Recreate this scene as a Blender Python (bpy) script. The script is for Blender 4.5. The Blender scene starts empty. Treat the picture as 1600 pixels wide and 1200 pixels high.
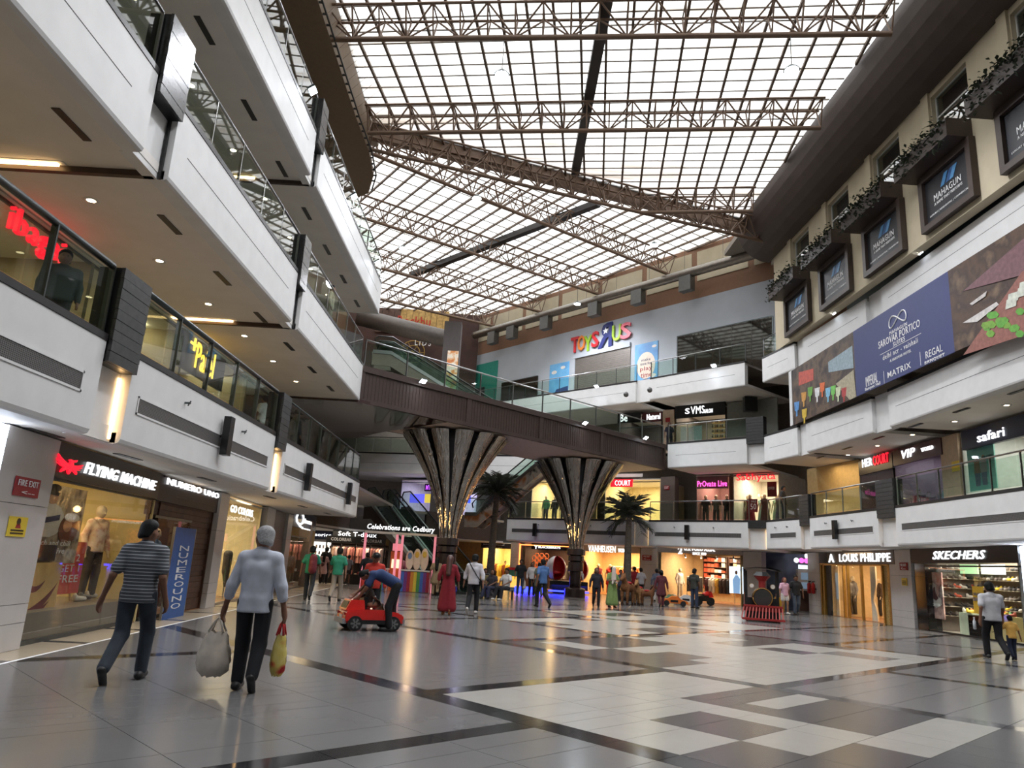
import bpy, math, random
import numpy as np
from mathutils import Vector, Matrix
random.seed(7); RNG = np.random.default_rng(7)
sc = bpy.context.scene
COL = sc.collection
# ------------------------------------------------------------ camera (solved from the floor grid, verticals and people)
FPX, PIT, ROL, HC = 1157.6, math.radians(13.614), math.radians(3.321), 1.5
_f = np.array([0, math.cos(PIT), math.sin(PIT)]); _r = np.array([1., 0, 0]); _u = np.cross(_r, _f)
RX = math.cos(ROL)*_r + math.sin(ROL)*_u; UX = -math.sin(ROL)*_r + math.cos(ROL)*_u; CAM = np.array([0, 0, HC])
cd = bpy.data.cameras.new('camera'); cam = bpy.data.objects.new('camera', cd); COL.objects.link(cam)
cd.sensor_fit = 'HORIZONTAL'; cd.sensor_width = 36; cd.lens = FPX/1600*36; cd.clip_start = .05; cd.clip_end = 400
cam.matrix_world = Matrix(((RX[0], UX[0], -_f[0], 0), (RX[1], UX[1], -_f[1], 0), (RX[2], UX[2], -_f[2], HC), (0, 0, 0, 1)))
sc.camera = cam
# ------------------------------------------------------------ overcast sky, exposure
wd = bpy.data.worlds.new('overcast_sky'); sc.world = wd; wd.use_nodes = True
bg = wd.node_tree.nodes['Background']; bg.inputs[0].default_value = (.93, .97, 1, 1); bg.inputs[1].default_value = 2.5
sc.view_settings.view_transform = 'Standard'; sc.view_settings.look = 'None'; sc.view_settings.gamma = 1
sc.view_settings.use_curve_mapping = False; sc.view_settings.exposure = 0.32
sc.cycles.use_denoising = True; sc.cycles.max_bounces = 7; sc.cycles.transparent_max_bounces = 16
sc.cycles.diffuse_bounces = 4; sc.cycles.glossy_bounces = 3; sc.cycles.sample_clamp_indirect = 6
sc.cycles.caustics_reflective = False; sc.cycles.caustics_refractive = False

# ------------------------------------------------------------ pixel -> place helpers (frame 1600x1200)
def ray(x, y): return (x-800)*RX - (y-600)*UX + FPX*_f
def atz(x, y, z=0.):
    d = ray(x, y); return CAM + d*(z-HC)/d[2]
def zat(x, y, X, Y):
    d = ray(x, y); t = (X*d[0]+Y*d[1])/(d[0]**2+d[1]**2); return HC + d[2]*t
class Wall:
    """vertical wall over a plan polyline; the atrium lies on its right-hand side"""
    def __init__(s, *pts): s.p = [np.array(q, float) for q in pts]
    def hit(s, x, y, off=0.):
        d = ray(x, y); best = None
        for i in range(len(s.p)-1):
            a, b = s.p[i], s.p[i+1]; t = (b-a)/np.linalg.norm(b-a); n = np.array([t[1], -t[0]])
            a2, L = a+n*off, np.linalg.norm(b-a)
            den = n @ d[:2]
            if abs(den) < 1e-9: continue
            k = (n @ a2)/den
            if k <= 0: continue
            P = CAM+d*k; u = (P[:2]-a2) @ t
            lo = -1e9 if i == 0 else -.02; hi = L+1e9 if i == len(s.p)-2 else L+.02
            if lo <= u <= hi and (best is None or k < best[0]): best = (k, P, t, n)
        return best[1:]
def rect(W, TL, BR, off=0.):
    """frame of a wall rectangle from its top-left and bottom-right pixels: origin(lower left), xdir, normal, w, z0, z1"""
    A, t, n = W.hit(*TL, off); B, t2, n2 = W.hit(*BR, off)
    v = B[:2]-A[:2]; w = np.linalg.norm(v); t = v/w; n = np.array([t[1], -t[0]])
    return A[:2], t, n, w, min(A[2], B[2]), max(A[2], B[2])

# ------------------------------------------------------------ materials
def lin(c): return tuple((v/255/12.92 if v/255 <= .04045 else ((v/255+.055)/1.055)**2.4) for v in c)
_mats = {}
def mat(name, col=(200, 200, 200), rough=.5, metal=0., emit=None, es=0., noise=.06, ns=6., bump=0., trans=0., spec=.5, coat=0.):
    if name in _mats: return _mats[name]
    m = bpy.data.materials.new(name); m.use_nodes = True; nt = m.node_tree; b = nt.nodes['Principled BSDF']
    c = lin(col); b.inputs['Roughness'].default_value = rough; b.inputs['Metallic'].default_value = metal
    b.inputs['Specular IOR Level'].default_value = spec; b.inputs['Coat Weight'].default_value = coat
    b.inputs['Base Color'].default_value = (*c, 1)
    if emit is not None:
        b.inputs['Emission Color'].default_value = (*lin(emit), 1); b.inputs['Emission Strength'].default_value = es
    if noise > 0 and emit is None:
        tc = nt.nodes.new('ShaderNodeTexCoord'); no = nt.nodes.new('ShaderNodeTexNoise'); no.inputs['Scale'].default_value = ns
        no.inputs['Detail'].default_value = 4; rp = nt.nodes.new('ShaderNodeValToRGB')
        rp.color_ramp.elements[0].position = .3; rp.color_ramp.elements[1].position = .7
        rp.color_ramp.elements[0].color = (*[v*(1-noise*1.6) for v in c], 1); rp.color_ramp.elements[1].color = (*[min(1, v*(1+noise)) for v in c], 1)
        nt.links.new(tc.outputs['Object'], no.inputs['Vector']); nt.links.new(no.outputs['Fac'], rp.inputs['Fac']); nt.links.new(rp.outputs['Color'], b.inputs['Base Color'])
        if bump:
            bp = nt.nodes.new('ShaderNodeBump'); bp.inputs['Strength'].default_value = bump; nt.links.new(no.outputs['Fac'], bp.inputs['Height']); nt.links.new(bp.outputs['Normal'], b.inputs['Normal'])
    _mats[name] = m; return m
def glass(name, tint=(225, 235, 232), refl=.12, opac=.0):
    """thin architectural glass: tinted see-through with fresnel mirror reflection"""
    if name in _mats: return _mats[name]
    m = bpy.data.materials.new(name); m.use_nodes = True; nt = m.node_tree; nt.nodes.clear(); N = nt.nodes.new; L = nt.links.new
    o = N('ShaderNodeOutputMaterial'); t = N('ShaderNodeBsdfTransparent'); t.inputs[0].default_value = (*lin(tint), 1)
    g = N('ShaderNodeBsdfGlossy'); g.inputs['Roughness'].default_value = .02; mx = N('ShaderNodeMixShader')
    lw = N('ShaderNodeLayerWeight'); lw.inputs[0].default_value = .5; pw = N('ShaderNodeMath'); pw.operation = 'POWER'; pw.inputs[1].default_value = 4.; L(lw.outputs['Facing'], pw.inputs[0])
    ad = N('ShaderNodeMath'); ad.operation = 'ADD'; ad.use_clamp = True; ad.inputs[1].default_value = refl; L(pw.outputs[0], ad.inputs[0])
    ge = N('ShaderNodeNewGeometry'); iv = N('ShaderNodeMath'); iv.operation = 'SUBTRACT'; iv.inputs[0].default_value = 1.; L(ge.outputs['Backfacing'], iv.inputs[1])
    mu = N('ShaderNodeMath'); mu.operation = 'MULTIPLY'; L(ad.outputs[0], mu.inputs[0]); L(iv.outputs[0], mu.inputs[1]); L(mu.outputs[0], mx.inputs[0])
    L(t.outputs[0], mx.inputs[1]); L(g.outputs[0], mx.inputs[2]); L(mx.outputs[0], o.inputs[0])
    _mats[name] = m; return m
def tex_mat(name, build, rough=.5, metal=0., spec=.5):
    """principled with a colour socket made by build(nt, texcoord_object_socket)"""
    if name in _mats: return _mats[name]
    m = bpy.data.materials.new(name); m.use_nodes = True; nt = m.node_tree; b = nt.nodes['Principled BSDF']
    b.inputs['Roughness'].default_value = rough; b.inputs['Metallic'].default_value = metal; b.inputs['Specular IOR Level'].default_value = spec
    tc = nt.nodes.new('ShaderNodeTexCoord'); build(nt, tc.outputs['Object'], b); _mats[name] = m; return m
def ramp(nt, fac, stops, const=False):
    r = nt.nodes.new('ShaderNodeValToRGB'); e = r.color_ramp.elements
    if const: r.color_ramp.interpolation = 'CONSTANT'
    while len(e) < len(stops): e.new(.5)
    for k, (p, c) in enumerate(stops): e[k].position = p; e[k].color = (*lin(c), 1)
    nt.links.new(fac, r.inputs['Fac']); return r.outputs['Color']
def stripes(name, c1, c2, scale, axis='Z', rough=.8, w=.5):
    def b(nt, tc, bs):
        sx = nt.nodes.new('ShaderNodeSeparateXYZ'); nt.links.new(tc, sx.inputs[0])
        mu = nt.nodes.new('ShaderNodeMath'); mu.operation = 'MULTIPLY'; mu.inputs[1].default_value = scale; nt.links.new(sx.outputs[axis], mu.inputs[0])
        fr = nt.nodes.new('ShaderNodeMath'); fr.operation = 'FRACT'; nt.links.new(mu.outputs[0], fr.inputs[0])
        nt.links.new(ramp(nt, fr.outputs[0], [(0, c1), (w, c2)], True), bs.inputs['Base Color'])
    return tex_mat(name, b, rough)
def mottled(name, cols, scale, rough=.7, detail=3., dist=0.):
    """noise-driven print with several colours"""
    def b(nt, tc, bs):
        n = nt.nodes.new('ShaderNodeTexNoise'); n.inputs['Scale'].default_value = scale; n.inputs['Detail'].default_value = detail; n.inputs['Distortion'].default_value = dist
        nt.links.new(tc, n.inputs['Vector']); k = len(cols)
        nt.links.new(ramp(nt, n.outputs['Fac'], [(.3+.4*i/max(1, k-1), c) for i, c in enumerate(cols)]), bs.inputs['Base Color'])
    return tex_mat(name, b, rough)

# ------------------------------------------------------------ mesh gathering
class G:
    def __init__(s): s.v = []; s.f = []; s.m = []; s.k = 0
    def add(s, vs, fs):
        o = len(s.v); s.v += [tuple(map(float, p)) for p in vs]
        for f in fs: s.f.append([i+o for i in f]); s.m.append(s.k)
        return s
    def hexa(s, p): return s.add(p, [(0, 3, 2, 1), (4, 5, 6, 7), (0, 1, 5, 4), (1, 2, 6, 5), (2, 3, 7, 6), (3, 0, 4, 7)])
    def box(s, x0, x1, y0, y1, z0, z1):
        return s.hexa([(x0, y0, z0), (x1, y0, z0), (x1, y1, z0), (x0, y1, z0), (x0, y0, z1), (x1, y0, z1), (x1, y1, z1), (x0, y1, z1)])
    def seg(s, a, b, z0, z1, t, off=0.):
        """box along plan segment a->b; spans off-t .. off along the right-hand normal"""
        a = np.array(a, float)[:2]; b = np.array(b, float)[:2]; d = (b-a)/np.linalg.norm(b-a); n = np.array([d[1], -d[0]])
        q = [a+n*off, b+n*off, b+n*(off-t), a+n*(off-t)]
        return s.hexa([(*p, z0) for p in q]+[(*p, z1) for p in q])
    def cyl(s, p, q, r, n=8, r2=None, cap=True):
        p = np.array(p, float); q = np.array(q, float); r2 = r if r2 is None else r2; d = q-p; L = np.linalg.norm(d); d = d/L
        e = np.array([0, 0, 1.]) if abs(d[2]) < .9 else np.array([1., 0, 0]); a = np.cross(d, e); a /= np.linalg.norm(a); b = np.cross(d, a)
        vs = []
        for c, rr in ((p, r), (q, r2)):
            for i in range(n):
                th = 2*math.pi*i/n; vs.append(c+rr*(math.cos(th)*a+math.sin(th)*b))
        fs = [(i, i+n, (i+1) % n+n, (i+1) % n) for i in range(n)]
        if cap: fs += [tuple(range(n)), tuple(range(2*n-1, n-1, -1))]
        return s.add(vs, fs)
    def tube(s, pts, r, n=8):
        pts = [np.array(p, float) for p in pts]
        rs = r if hasattr(r, '__len__') else [r]*len(pts); vs = []; prev = None
        for i, p in enumerate(pts):
            d = pts[min(i+1, len(pts)-1)]-pts[max(i-1, 0)]; d = d/(np.linalg.norm(d)+1e-9)
            if prev is None:
                e = np.array([0, 0, 1.]) if abs(d[2]) < .9 else np.array([1., 0, 0]); a = np.cross(d, e)
            else: a = prev-d*(prev@d)
            a /= np.linalg.norm(a); prev = a; b = np.cross(d, a)
            for k in range(n):
                th = 2*math.pi*k/n; vs.append(p+rs[i]*(math.cos(th)*a+math.sin(th)*b))
        fs = []
        for i in range(len(pts)-1):
            for k in range(n): fs.append((i*n+k, i*n+n+k, i*n+n+(k+1) % n, i*n+(k+1) % n))
        fs += [tuple(range(n)), tuple(range(len(pts)*n-1, len(pts)*n-n-1, -1))]
        return s.add(vs, fs)
    def prism(s, poly, z0, z1):
        n = len(poly); A = sum(poly[i][0]*poly[(i+1) % n][1]-poly[(i+1) % n][0]*poly[i][1] for i in range(n))
        if A < 0: poly = poly[::-1]
        vs = [(x, y, z0) for x, y in poly]+[(x, y, z1) for x, y in poly]
        return s.add(vs, [tuple(range(n-1, -1, -1)), tuple(range(n, 2*n))]+[(i, (i+1) % n, (i+1) % n+n, i+n) for i in range(n)])
    def sph(s, c, r, n=8, m=6):
        r = r if hasattr(r, '__len__') else (r, r, r); vs = []; fs = []
        for j in range(m+1):
            ph = math.pi*j/m
            for i in range(n):
                th = 2*math.pi*i/n; vs.append((c[0]+r[0]*math.sin(ph)*math.cos(th), c[1]+r[1]*math.sin(ph)*math.sin(th), c[2]-r[2]*math.cos(ph)))
        for j in range(m):
            for i in range(n): fs.append((j*n+i, j*n+(i+1) % n, j*n+n+(i+1) % n, j*n+n+i))
        return s.add(vs, fs)
    def lathe(s, prof, c=(0, 0, 0), n=16):
        vs = []
        for r, z in prof:
            for i in range(n): th = 2*math.pi*i/n; vs.append((c[0]+r*math.cos(th), c[1]+r*math.sin(th), c[2]+z))
        fs = [(j*n+i, j*n+(i+1) % n, j*n+n+(i+1) % n, j*n+n+i) for j in range(len(prof)-1) for i in range(n)]
        fs += [tuple(range(n-1, -1, -1)), tuple(range((len(prof)-1)*n, len(prof)*n))]
        return s.add(vs, fs)
    def sheet(s, rows, thick=None):
        """grid surface from rows of points"""
        n = len(rows[0]); return s.add([p for r in rows for p in r], [(j*n+i, j*n+i+1, j*n+n+i+1, j*n+n+i) for j in range(len(rows)-1) for i in range(n-1)])
    def plate(s, pts2, A, t, n, z0, th, off=0.):
        """flat outline (u,z metres) on a wall frame, extruded th along normal"""
        k = len(pts2); Ar = sum(pts2[i][0]*pts2[(i+1) % k][1]-pts2[(i+1) % k][0]*pts2[i][1] for i in range(k))
        if Ar < 0: pts2 = pts2[::-1]
        f = [(A[0]+t[0]*u+n[0]*(off+th), A[1]+t[1]*u+n[1]*(off+th), z0+z) for u, z in pts2]
        b = [(A[0]+t[0]*u+n[0]*off, A[1]+t[1]*u+n[1]*off, z0+z) for u, z in pts2]
        return s.add(f+b, [tuple(range(k)), tuple(range(2*k-1, k-1, -1))]+[(i, i+k, (i+1) % k+k, (i+1) % k) for i in range(k)])
def mesh(name, g, mats, smooth=False):
    me = bpy.data.meshes.new(name); me.from_pydata(g.v, [], g.f)
    mats = mats if isinstance(mats, (list, tuple)) else [mats]
    for m in mats: me.materials.append(m)
    if len(mats) > 1: me.polygons.foreach_set('material_index', g.m)
    if smooth: me.polygons.foreach_set('use_smooth', [True]*len(me.polygons))
    me.update(); return me
def tag(o, label=None, cat=None, group=None, kind=None):
    if label: o['label'] = label
    if cat: o['category'] = cat
    if group: o['group'] = group
    if kind: o['kind'] = kind
    return o
def mk(name, g, mats, par=None, smooth=False, label=None, cat=None, group=None, kind=None):
    me = g if isinstance(g, bpy.types.Mesh) else mesh(name, g, mats, smooth)
    o = bpy.data.objects.new(name, me); COL.objects.link(o)
    if par is not None: o.parent = par; o.matrix_parent_inverse = par.matrix_basis.inverted()
    return tag(o, label, cat, group, kind)
def inst(name, me, M, par=None, **k):
    """object with shared mesh at world matrix M (parents stand unrotated unless moved later)"""
    o = bpy.data.objects.new(name, me); COL.objects.link(o); o.matrix_world = M
    if par is not None: o.parent = par; o.matrix_parent_inverse = par.matrix_basis.inverted()
    return tag(o, **k)
def thing(name, label, cat, loc=(0, 0, 0), group=None, rz=0., kind=None):
    o = bpy.data.objects.new(name, None); COL.objects.link(o); o.location = tuple(map(float, loc)); o.rotation_euler = (0, 0, rz); o.empty_display_size = .2
    o.matrix_basis = Matrix.Translation(Vector(tuple(map(float, loc)))) @ Matrix.Rotation(rz, 4, 'Z')
    return tag(o, label, cat, group, kind)
def local(name, g, mats, par, smooth=False, **k):
    """part given in its thing's own coordinates"""
    me = g if isinstance(g, bpy.types.Mesh) else mesh(name, g, mats, smooth)
    o = bpy.data.objects.new(name, me); COL.objects.link(o); o.parent = par; return tag(o, **k)
def copy_tree(o, parent=None):
    c = o.copy(); COL.objects.link(c)
    if parent is not None: c.parent = parent
    for ch in o.children: copy_tree(ch, c)
    return c
def rodM(p, q, r):
    """matrix that maps the unit cylinder (z 0..1, r 1) onto p->q"""
    p = Vector(tuple(map(float, p))); d = Vector(tuple(map(float, q)))-p; L = d.length
    return Matrix.Translation(p) @ d.to_track_quat('Z', 'Y').to_matrix().to_4x4() @ Matrix.Diagonal((r, r, L, 1))
def unit_cyl(name, m, n=6):
    g = G().cyl((0, 0, 0), (0, 0, 1), 1, n); return mesh(name, g, m, True)
_tx = {}
def text_mesh(body, ext=.03, bold=.0, shear=0., space=1.):
    key = (body, ext, bold, shear, space)
    if key in _tx: return _tx[key]
    c = bpy.data.curves.new('lettering', 'FONT'); c.body = body; c.extrude = .5; c.offset = bold*.2; c.shear = shear; c.space_character = space; c.resolution_u = 2; c.align_x = 'LEFT'
    o = bpy.data.objects.new('lettering', c); COL.objects.link(o); dg = bpy.context.evaluated_depsgraph_get(); e = o.evaluated_get(dg); me = e.to_mesh()
    v = np.array([p.co[:] for p in me.vertices]); f = [list(p.vertices) for p in me.polygons]; e.to_mesh_clear()
    bpy.data.objects.remove(o); bpy.data.curves.remove(c)
    mn, mx = v.min(0), v.max(0); v[:, 0] = (v[:, 0]-mn[0])/(mx[0]-mn[0]); v[:, 1] = (v[:, 1]-mn[1])/(mx[1]-mn[1]); _tx[key] = (v, f); return v, f
def letters(body, fr, m, par, off=.03, ext=.03, bold=.0, shear=0., name='lettering', u=(0, 1), v=(0, 1), space=1.06, label=None):
    """lettering fitted into the fraction u x v of wall frame fr"""
    A, t, n, w, z0, z1 = fr; tv, tf = text_mesh(body, ext, bold, shear, space); h = z1-z0; g = G()
    vs = [(A[0]+t[0]*w*(u[0]+(u[1]-u[0])*p[0])+n[0]*(off+ext*(p[2]+.5)), A[1]+t[1]*w*(u[0]+(u[1]-u[0])*p[0])+n[1]*(off+ext*(p[2]+.5)), z0+h*(v[0]+(v[1]-v[0])*p[1])) for p in tv]
    g.add(vs, tf); return mk(name, g, m, par, label=label)
def board(fr, th=.08, off=.0, g=None):
    """box of a wall frame, th thick, starting off in front of the wall"""
    A, t, n, w, z0, z1 = fr; return (g or G()).seg(A, A+t*w, z0, z1, th, off+th)
def lamp(name, kind, loc, power, col=(255, 255, 255), size=1., size_y=None, aim=None, spot=None, par=None):
    l = bpy.data.lights.new(name, kind); l.energy = power; l.color = lin(col)
    if kind == 'AREA':
        l.size = size
        if size_y: l.shape = 'RECTANGLE'; l.size_y = size_y
    elif kind == 'SPOT': l.spot_size = spot or 1.6; l.spot_blend = .6; l.shadow_soft_size = size
    else: l.shadow_soft_size = size
    o = bpy.data.objects.new(name, l); COL.objects.link(o); loc = Vector(tuple(map(float, loc)))
    q = (Vector(tuple(map(float, aim)))-loc).to_track_quat('-Z', 'Y') if aim is not None else Vector((0, 0, -1)).to_track_quat('-Z', 'Y')
    o.matrix_world = Matrix.Translation(loc) @ q.to_matrix().to_4x4()
    if par is not None: o.parent = par; o.matrix_parent_inverse = par.matrix_basis.inverted()
    return o
# common materials
WHITE = mat('painted_white', (222, 222, 221), .55, noise=.03, ns=2.5)
SOFFIT = mat('soffit_paint', (230, 226, 220), .8, noise=.03, ns=1.5)
CLAD = mat('grey_cladding', (196, 192, 188), .35, noise=.03, ns=3)
DARK = mat('black_ledge', (38, 36, 36), .4, noise=.1)
BLACK = mat('black_panel', (22, 22, 23), .35, noise=.1)
SLATE = mat('slate_cladding', (52, 52, 52), .45, noise=.25, ns=9, bump=.1)
BROWN = mat('brown_cladding', (66, 52, 46), .5, noise=.08, ns=5)
DBROWN = mat('dark_brown_paint', (78, 66, 60), .6, noise=.06, ns=2)
TRUSS = mat('truss_paint', (122, 98, 80), .55, noise=.12, ns=4)
BEIGE = mat('beige_plaster', (192, 180, 154), .8, noise=.05, ns=1.5)
STEEL = mat('brushed_steel', (170, 172, 172), .3, 1., noise=.05)
DSTEEL = mat('grey_steel', (86, 92, 92), .35, .8, noise=.1)
GLASS = glass('balustrade_glass', (232, 242, 237), .04)
SHOPG = glass('shop_glass', (246, 248, 247), .02)
WIN = glass('window_glass', (170, 192, 190), .3)
WARM = mat('warm_led', (255, 214, 150), emit=(255, 205, 140), es=7.)
LAMPW = mat('downlight_glow', (255, 240, 215), emit=(255, 226, 180), es=14.)
COLDW = mat('floodlight_glow', (255, 255, 255), emit=(235, 244, 255), es=60.)
LEDW = mat('white_letter_glow', (255, 255, 255), emit=(250, 252, 255), es=1.35)
LEDR = mat('red_letter_glow', (240, 30, 50), emit=(250, 28, 50), es=1.15)
LEDP = mat('pink_letter_glow', (230, 90, 180), emit=(250, 90, 190), es=1.8)
LEDY = mat('gold_letter_glow', (255, 205, 70), emit=(255, 200, 70), es=2.)
LWHITE = mat('white_lettering', (238, 238, 238), .5, noise=0)
# ============================================================ STRUCTURE
def sweep(g, a, b, prof):
    """profile [(offset along right normal, z)] extruded along plan segment a->b"""
    a = np.array(a, float)[:2]; b = np.array(b, float)[:2]; d = (b-a)/np.linalg.norm(b-a); n = np.array([d[1], -d[0]]); k = len(prof)
    vs = [(*(a+n*o), z) for o, z in prof]+[(*(b+n*o), z) for o, z in prof]
    Ar = sum(prof[i][0]*prof[(i+1) % k][1]-prof[(i+1) % k][0]*prof[i][1] for i in range(k))
    fs = [tuple(range(k)), tuple(range(2*k-1, k-1, -1))]+[(i, i+k, (i+1) % k+k, (i+1) % k) for i in range(k)]
    if Ar > 0: fs = [f[::-1] for f in fs]
    return g.add(vs, fs)
_cnt = {}
def nm(base):
    _cnt[base] = _cnt.get(base, 0)+1; return f'{base}_{_cnt[base]}'
def struct(name, g, m, par=None, **k): return mk(name, g, m, par, kind=None if par else 'structure', **k)
# ---- plan lines
LSW = Wall((-5.75, 1.5), (-8.62, 33.0))                       # ground shops, left
LFW = Wall((-5.65, -6), (-5.65, 29))                          # left gallery fascia
L1W = Wall((-8.7, -6), (-8.9, 32))                            # shops on the left galleries
RSW = Wall((15.55, 38.5), (15.55, -6))                        # ground shops, right
RPT = [(0.2, 46.9), (7.3, 42.1), (8.0, 41.5), (12.2, 37.5), (12.85, 36.8), (13.4, 33.9), (13.45, 33.0), (13.8, 27.6), (13.85, 26.45), (13.95, -6)]
RFW = Wall(*RPT)                                              # right and far gallery fascia
FWW = Wall((-6, 53.0), (0.5, 49.6), (8.3, 45.2), (13.0, 41.2), (15.55, 38.5))   # far shop wall
R1W = Wall((13.0, 41.2), (16.25, 37.2), (16.4, -6))            # shops on the right galleries
dT = np.array([.663, -.749])
TWW = Wall(np.array([10.5, 43.9])-dT*23, np.array([10.5, 43.9])+dT*7)          # grey toy shop wall on top gallery
BWW = Wall((13.15, 35.6), (13.95, -6))                        # beige wall above the right gallery

# ---- floor: granite tiles on a grid turned 44 degrees
th = math.radians(44); UG = np.array([math.cos(th), math.sin(th)]); VG = np.array([-math.sin(th), math.cos(th)])
def granite(name, c, rough, speck):
    def b(nt, tc, bs):
        n = nt.nodes.new('ShaderNodeTexNoise'); n.inputs['Scale'].default_value = 1.2; n.inputs['Detail'].default_value = 8; n.inputs['Roughness'].default_value = .65
        n2 = nt.nodes.new('ShaderNodeTexNoise'); n2.inputs['Scale'].default_value = 90; nt.links.new(tc, n.inputs['Vector']); nt.links.new(tc, n2.inputs['Vector'])
        a = nt.nodes.new('ShaderNodeMath'); a.operation = 'ADD'; m1 = nt.nodes.new('ShaderNodeMath'); m1.operation = 'MULTIPLY'; m1.inputs[1].default_value = speck
        nt.links.new(n2.outputs['Fac'], m1.inputs[0]); nt.links.new(n.outputs['Fac'], a.inputs[0]); nt.links.new(m1.outputs[0], a.inputs[1])
        nt.links.new(ramp(nt, a.outputs[0], [(.3+speck*.3, tuple(v*.965 for v in c)), (.72+speck*.6, tuple(min(255, v*1.015) for v in c))]), bs.inputs['Base Color'])
        mr = nt.nodes.new('ShaderNodeMapRange'); mr.inputs[3].default_value = rough*.9; mr.inputs[4].default_value = rough*1.1; nt.links.new(n.outputs['Fac'], mr.inputs[0]); nt.links.new(mr.outputs[0], bs.inputs['Roughness'])
    return tex_mat(name, b, rough)
FT = [granite('grey_granite', (112, 111, 111), .2, .15), granite('white_granite', (164, 161, 154), .26, .35), granite('dark_granite', (66, 66, 68), .22, .2), granite('black_granite', (44, 44, 46), .12, .2), granite('beige_granite', (182, 168, 146), .25, .2)]
GROUT = mat('floor_grout', (98, 95, 92), .6)
us = [-7, -5.5, -4, -3.2, -2, -1, 0, 1.05, 1.35, 2.4, 3.4, 4.5, 5.58, 5.92, 6.95, 7.93, 8.48, 8.97, 10.42, 10.74, 11.5, 12.25, 13.1, 13.8, 14.6, 14.9, 15.9, 16.7, 17.7, 18.4, 19.15, 19.45, 20.5, 21.5, 22.5, 23.5, 23.8, 25, 26.2, 27.4, 28.0, 28.3, 29.5, 30.7, 31.9, 32.6, 32.9, 34.2, 35.5, 37, 37.3, 38.6, 40, 41.4, 42.8, 44.2]
vs_ = [-9, -7.8, -6.6, -5.4, -4.2, -3.2, -2.2, -1.2, -.3, .6, 1.5, 2.47, 3.14, 3.81, 4.42, 4.85, 5.2, 5.47, 5.95, 6.98, 7.28, 7.72, 8.0, 8.3, 8.65, 9.45, 10.7, 10.98, 11.28, 12.45, 13.5, 14.5, 15.48, 15.78, 16.9, 18.1, 18.4, 19.4, 20.4, 20.7, 21.8, 23, 24.2, 25.4, 26.6, 27.8, 29, 30.2, 31.4, 32.6, 33.8, 35, 36.2, 37.4, 38.6, 40]
paint = [(-9, 60, -20, 60, 0)]
for u0, u1 in ((1.05, 1.35), (5.58, 5.92), (10.42, 10.74), (14.6, 14.9), (19.15, 19.45), (23.5, 23.8), (28, 28.3), (32.6, 32.9), (37, 37.3)): paint.append((u0, u1, -20, 60, 3))
for v0, v1, a, b in ((5.2, 5.47, -9, 60), (8.0, 8.3, 19.2, 60), (10.98, 11.28, -9, 60), (15.48, 15.78, -9, 60), (20.4, 20.7, -9, 60), (18.1, 18.4, 10.5, 60)): paint.append((a, b, v0, v1, 3))
paint += [(5.92, 10.42, -9, 6.98, 1), (10.42, 19.15, 5.47, 10.98, 1), (14.9, 19.15, 11.28, 15.48, 1), (19.45, 23.5, 11.28, 18.1, 1), (5.6, 10.42, 6.98, 7.28, 3), (5.92, 10.74, 7.28, 20, 0),
          (10.42, 10.74, 5.47, 20, 3), (5.58, 5.92, -9, 60, 3), (10.74, 19.15, 5.2, 5.47, 3),
          (6.95, 7.93, 3.81, 4.85, 2), (8.48, 10.42, 3.14, 5.47, 2), (8.97, 10.42, 4.42, 4.85, 1), (5.92, 6.95, 2.47, 3.81, 2), (6.95, 7.93, 1.5, 3.14, 2), (7.93, 8.97, -.3, 2.47, 2), (8.97, 10.42, 1.5, 2.47, 2), (8.97, 10.42, -1.2, .6, 2), (10.42, 10.74, -9, 5.2, 3),
          (10.74, 14.6, 7.28, 10.98, 2), (11.5, 12.25, 9.45, 10.7, 1), (12.25, 14.6, 5.47, 8.65, 1), (10.74, 12.25, 5.95, 7.28, 1), (12.25, 13.1, 7.72, 8.65, 2), (12.25, 14.6, 8.65, 9.45, 1),
          (14.9, 15.9, 10.3, 10.98, 2), (15.9, 16.7, 7.28, 8.3, 2), (16.7, 17.7, 5.95, 7.28, 0), (16.7, 17.7, 11.28, 12.45, 2), (17.7, 19.15, 11.28, 12.45, 0), (15.9, 17.7, 8.65, 9.45, 2), (17.7, 18.4, 8.65, 10.7, 2), (18.4, 19.15, 7.28, 10.7, 2), (17.7, 18.4, 14.5, 15.48, 2), (19.45, 21.5, 12.45, 14.5, 2), (20.5, 22.5, 15.78, 16.9, 2), (14.9, 15.9, 13.5, 14.5, 2)]
def clip(poly, a, b, c):
    out = []
    for i in range(len(poly)):
        p, q = poly[i], poly[(i+1) % len(poly)]; dp, dq = a*p[0]+b*p[1]-c, a*q[0]+b*q[1]-c
        if dp <= 0: out.append(p)
        if (dp < 0 < dq) or (dq < 0 < dp): t = dp/(dp-dq); out.append((p[0]+(q[0]-p[0])*t, p[1]+(q[1]-p[1])*t))
    return out
def parea(p): return abs(sum(p[i][0]*p[(i+1) % len(p)][1]-p[(i+1) % len(p)][0]*p[i][1] for i in range(len(p))))/2
WL0, WL1 = (-5.17, -1.0), (-8.33, 45.5)      # white line: floor border along the left shops
wd_ = np.array(WL1)-np.array(WL0); wn = np.array([-wd_[1], wd_[0]])/np.linalg.norm(wd_)   # points left
floor = struct('floor', G().box(-16, 22, -8, 66, -.3, -.022), GROUT)
tiles = []
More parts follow.
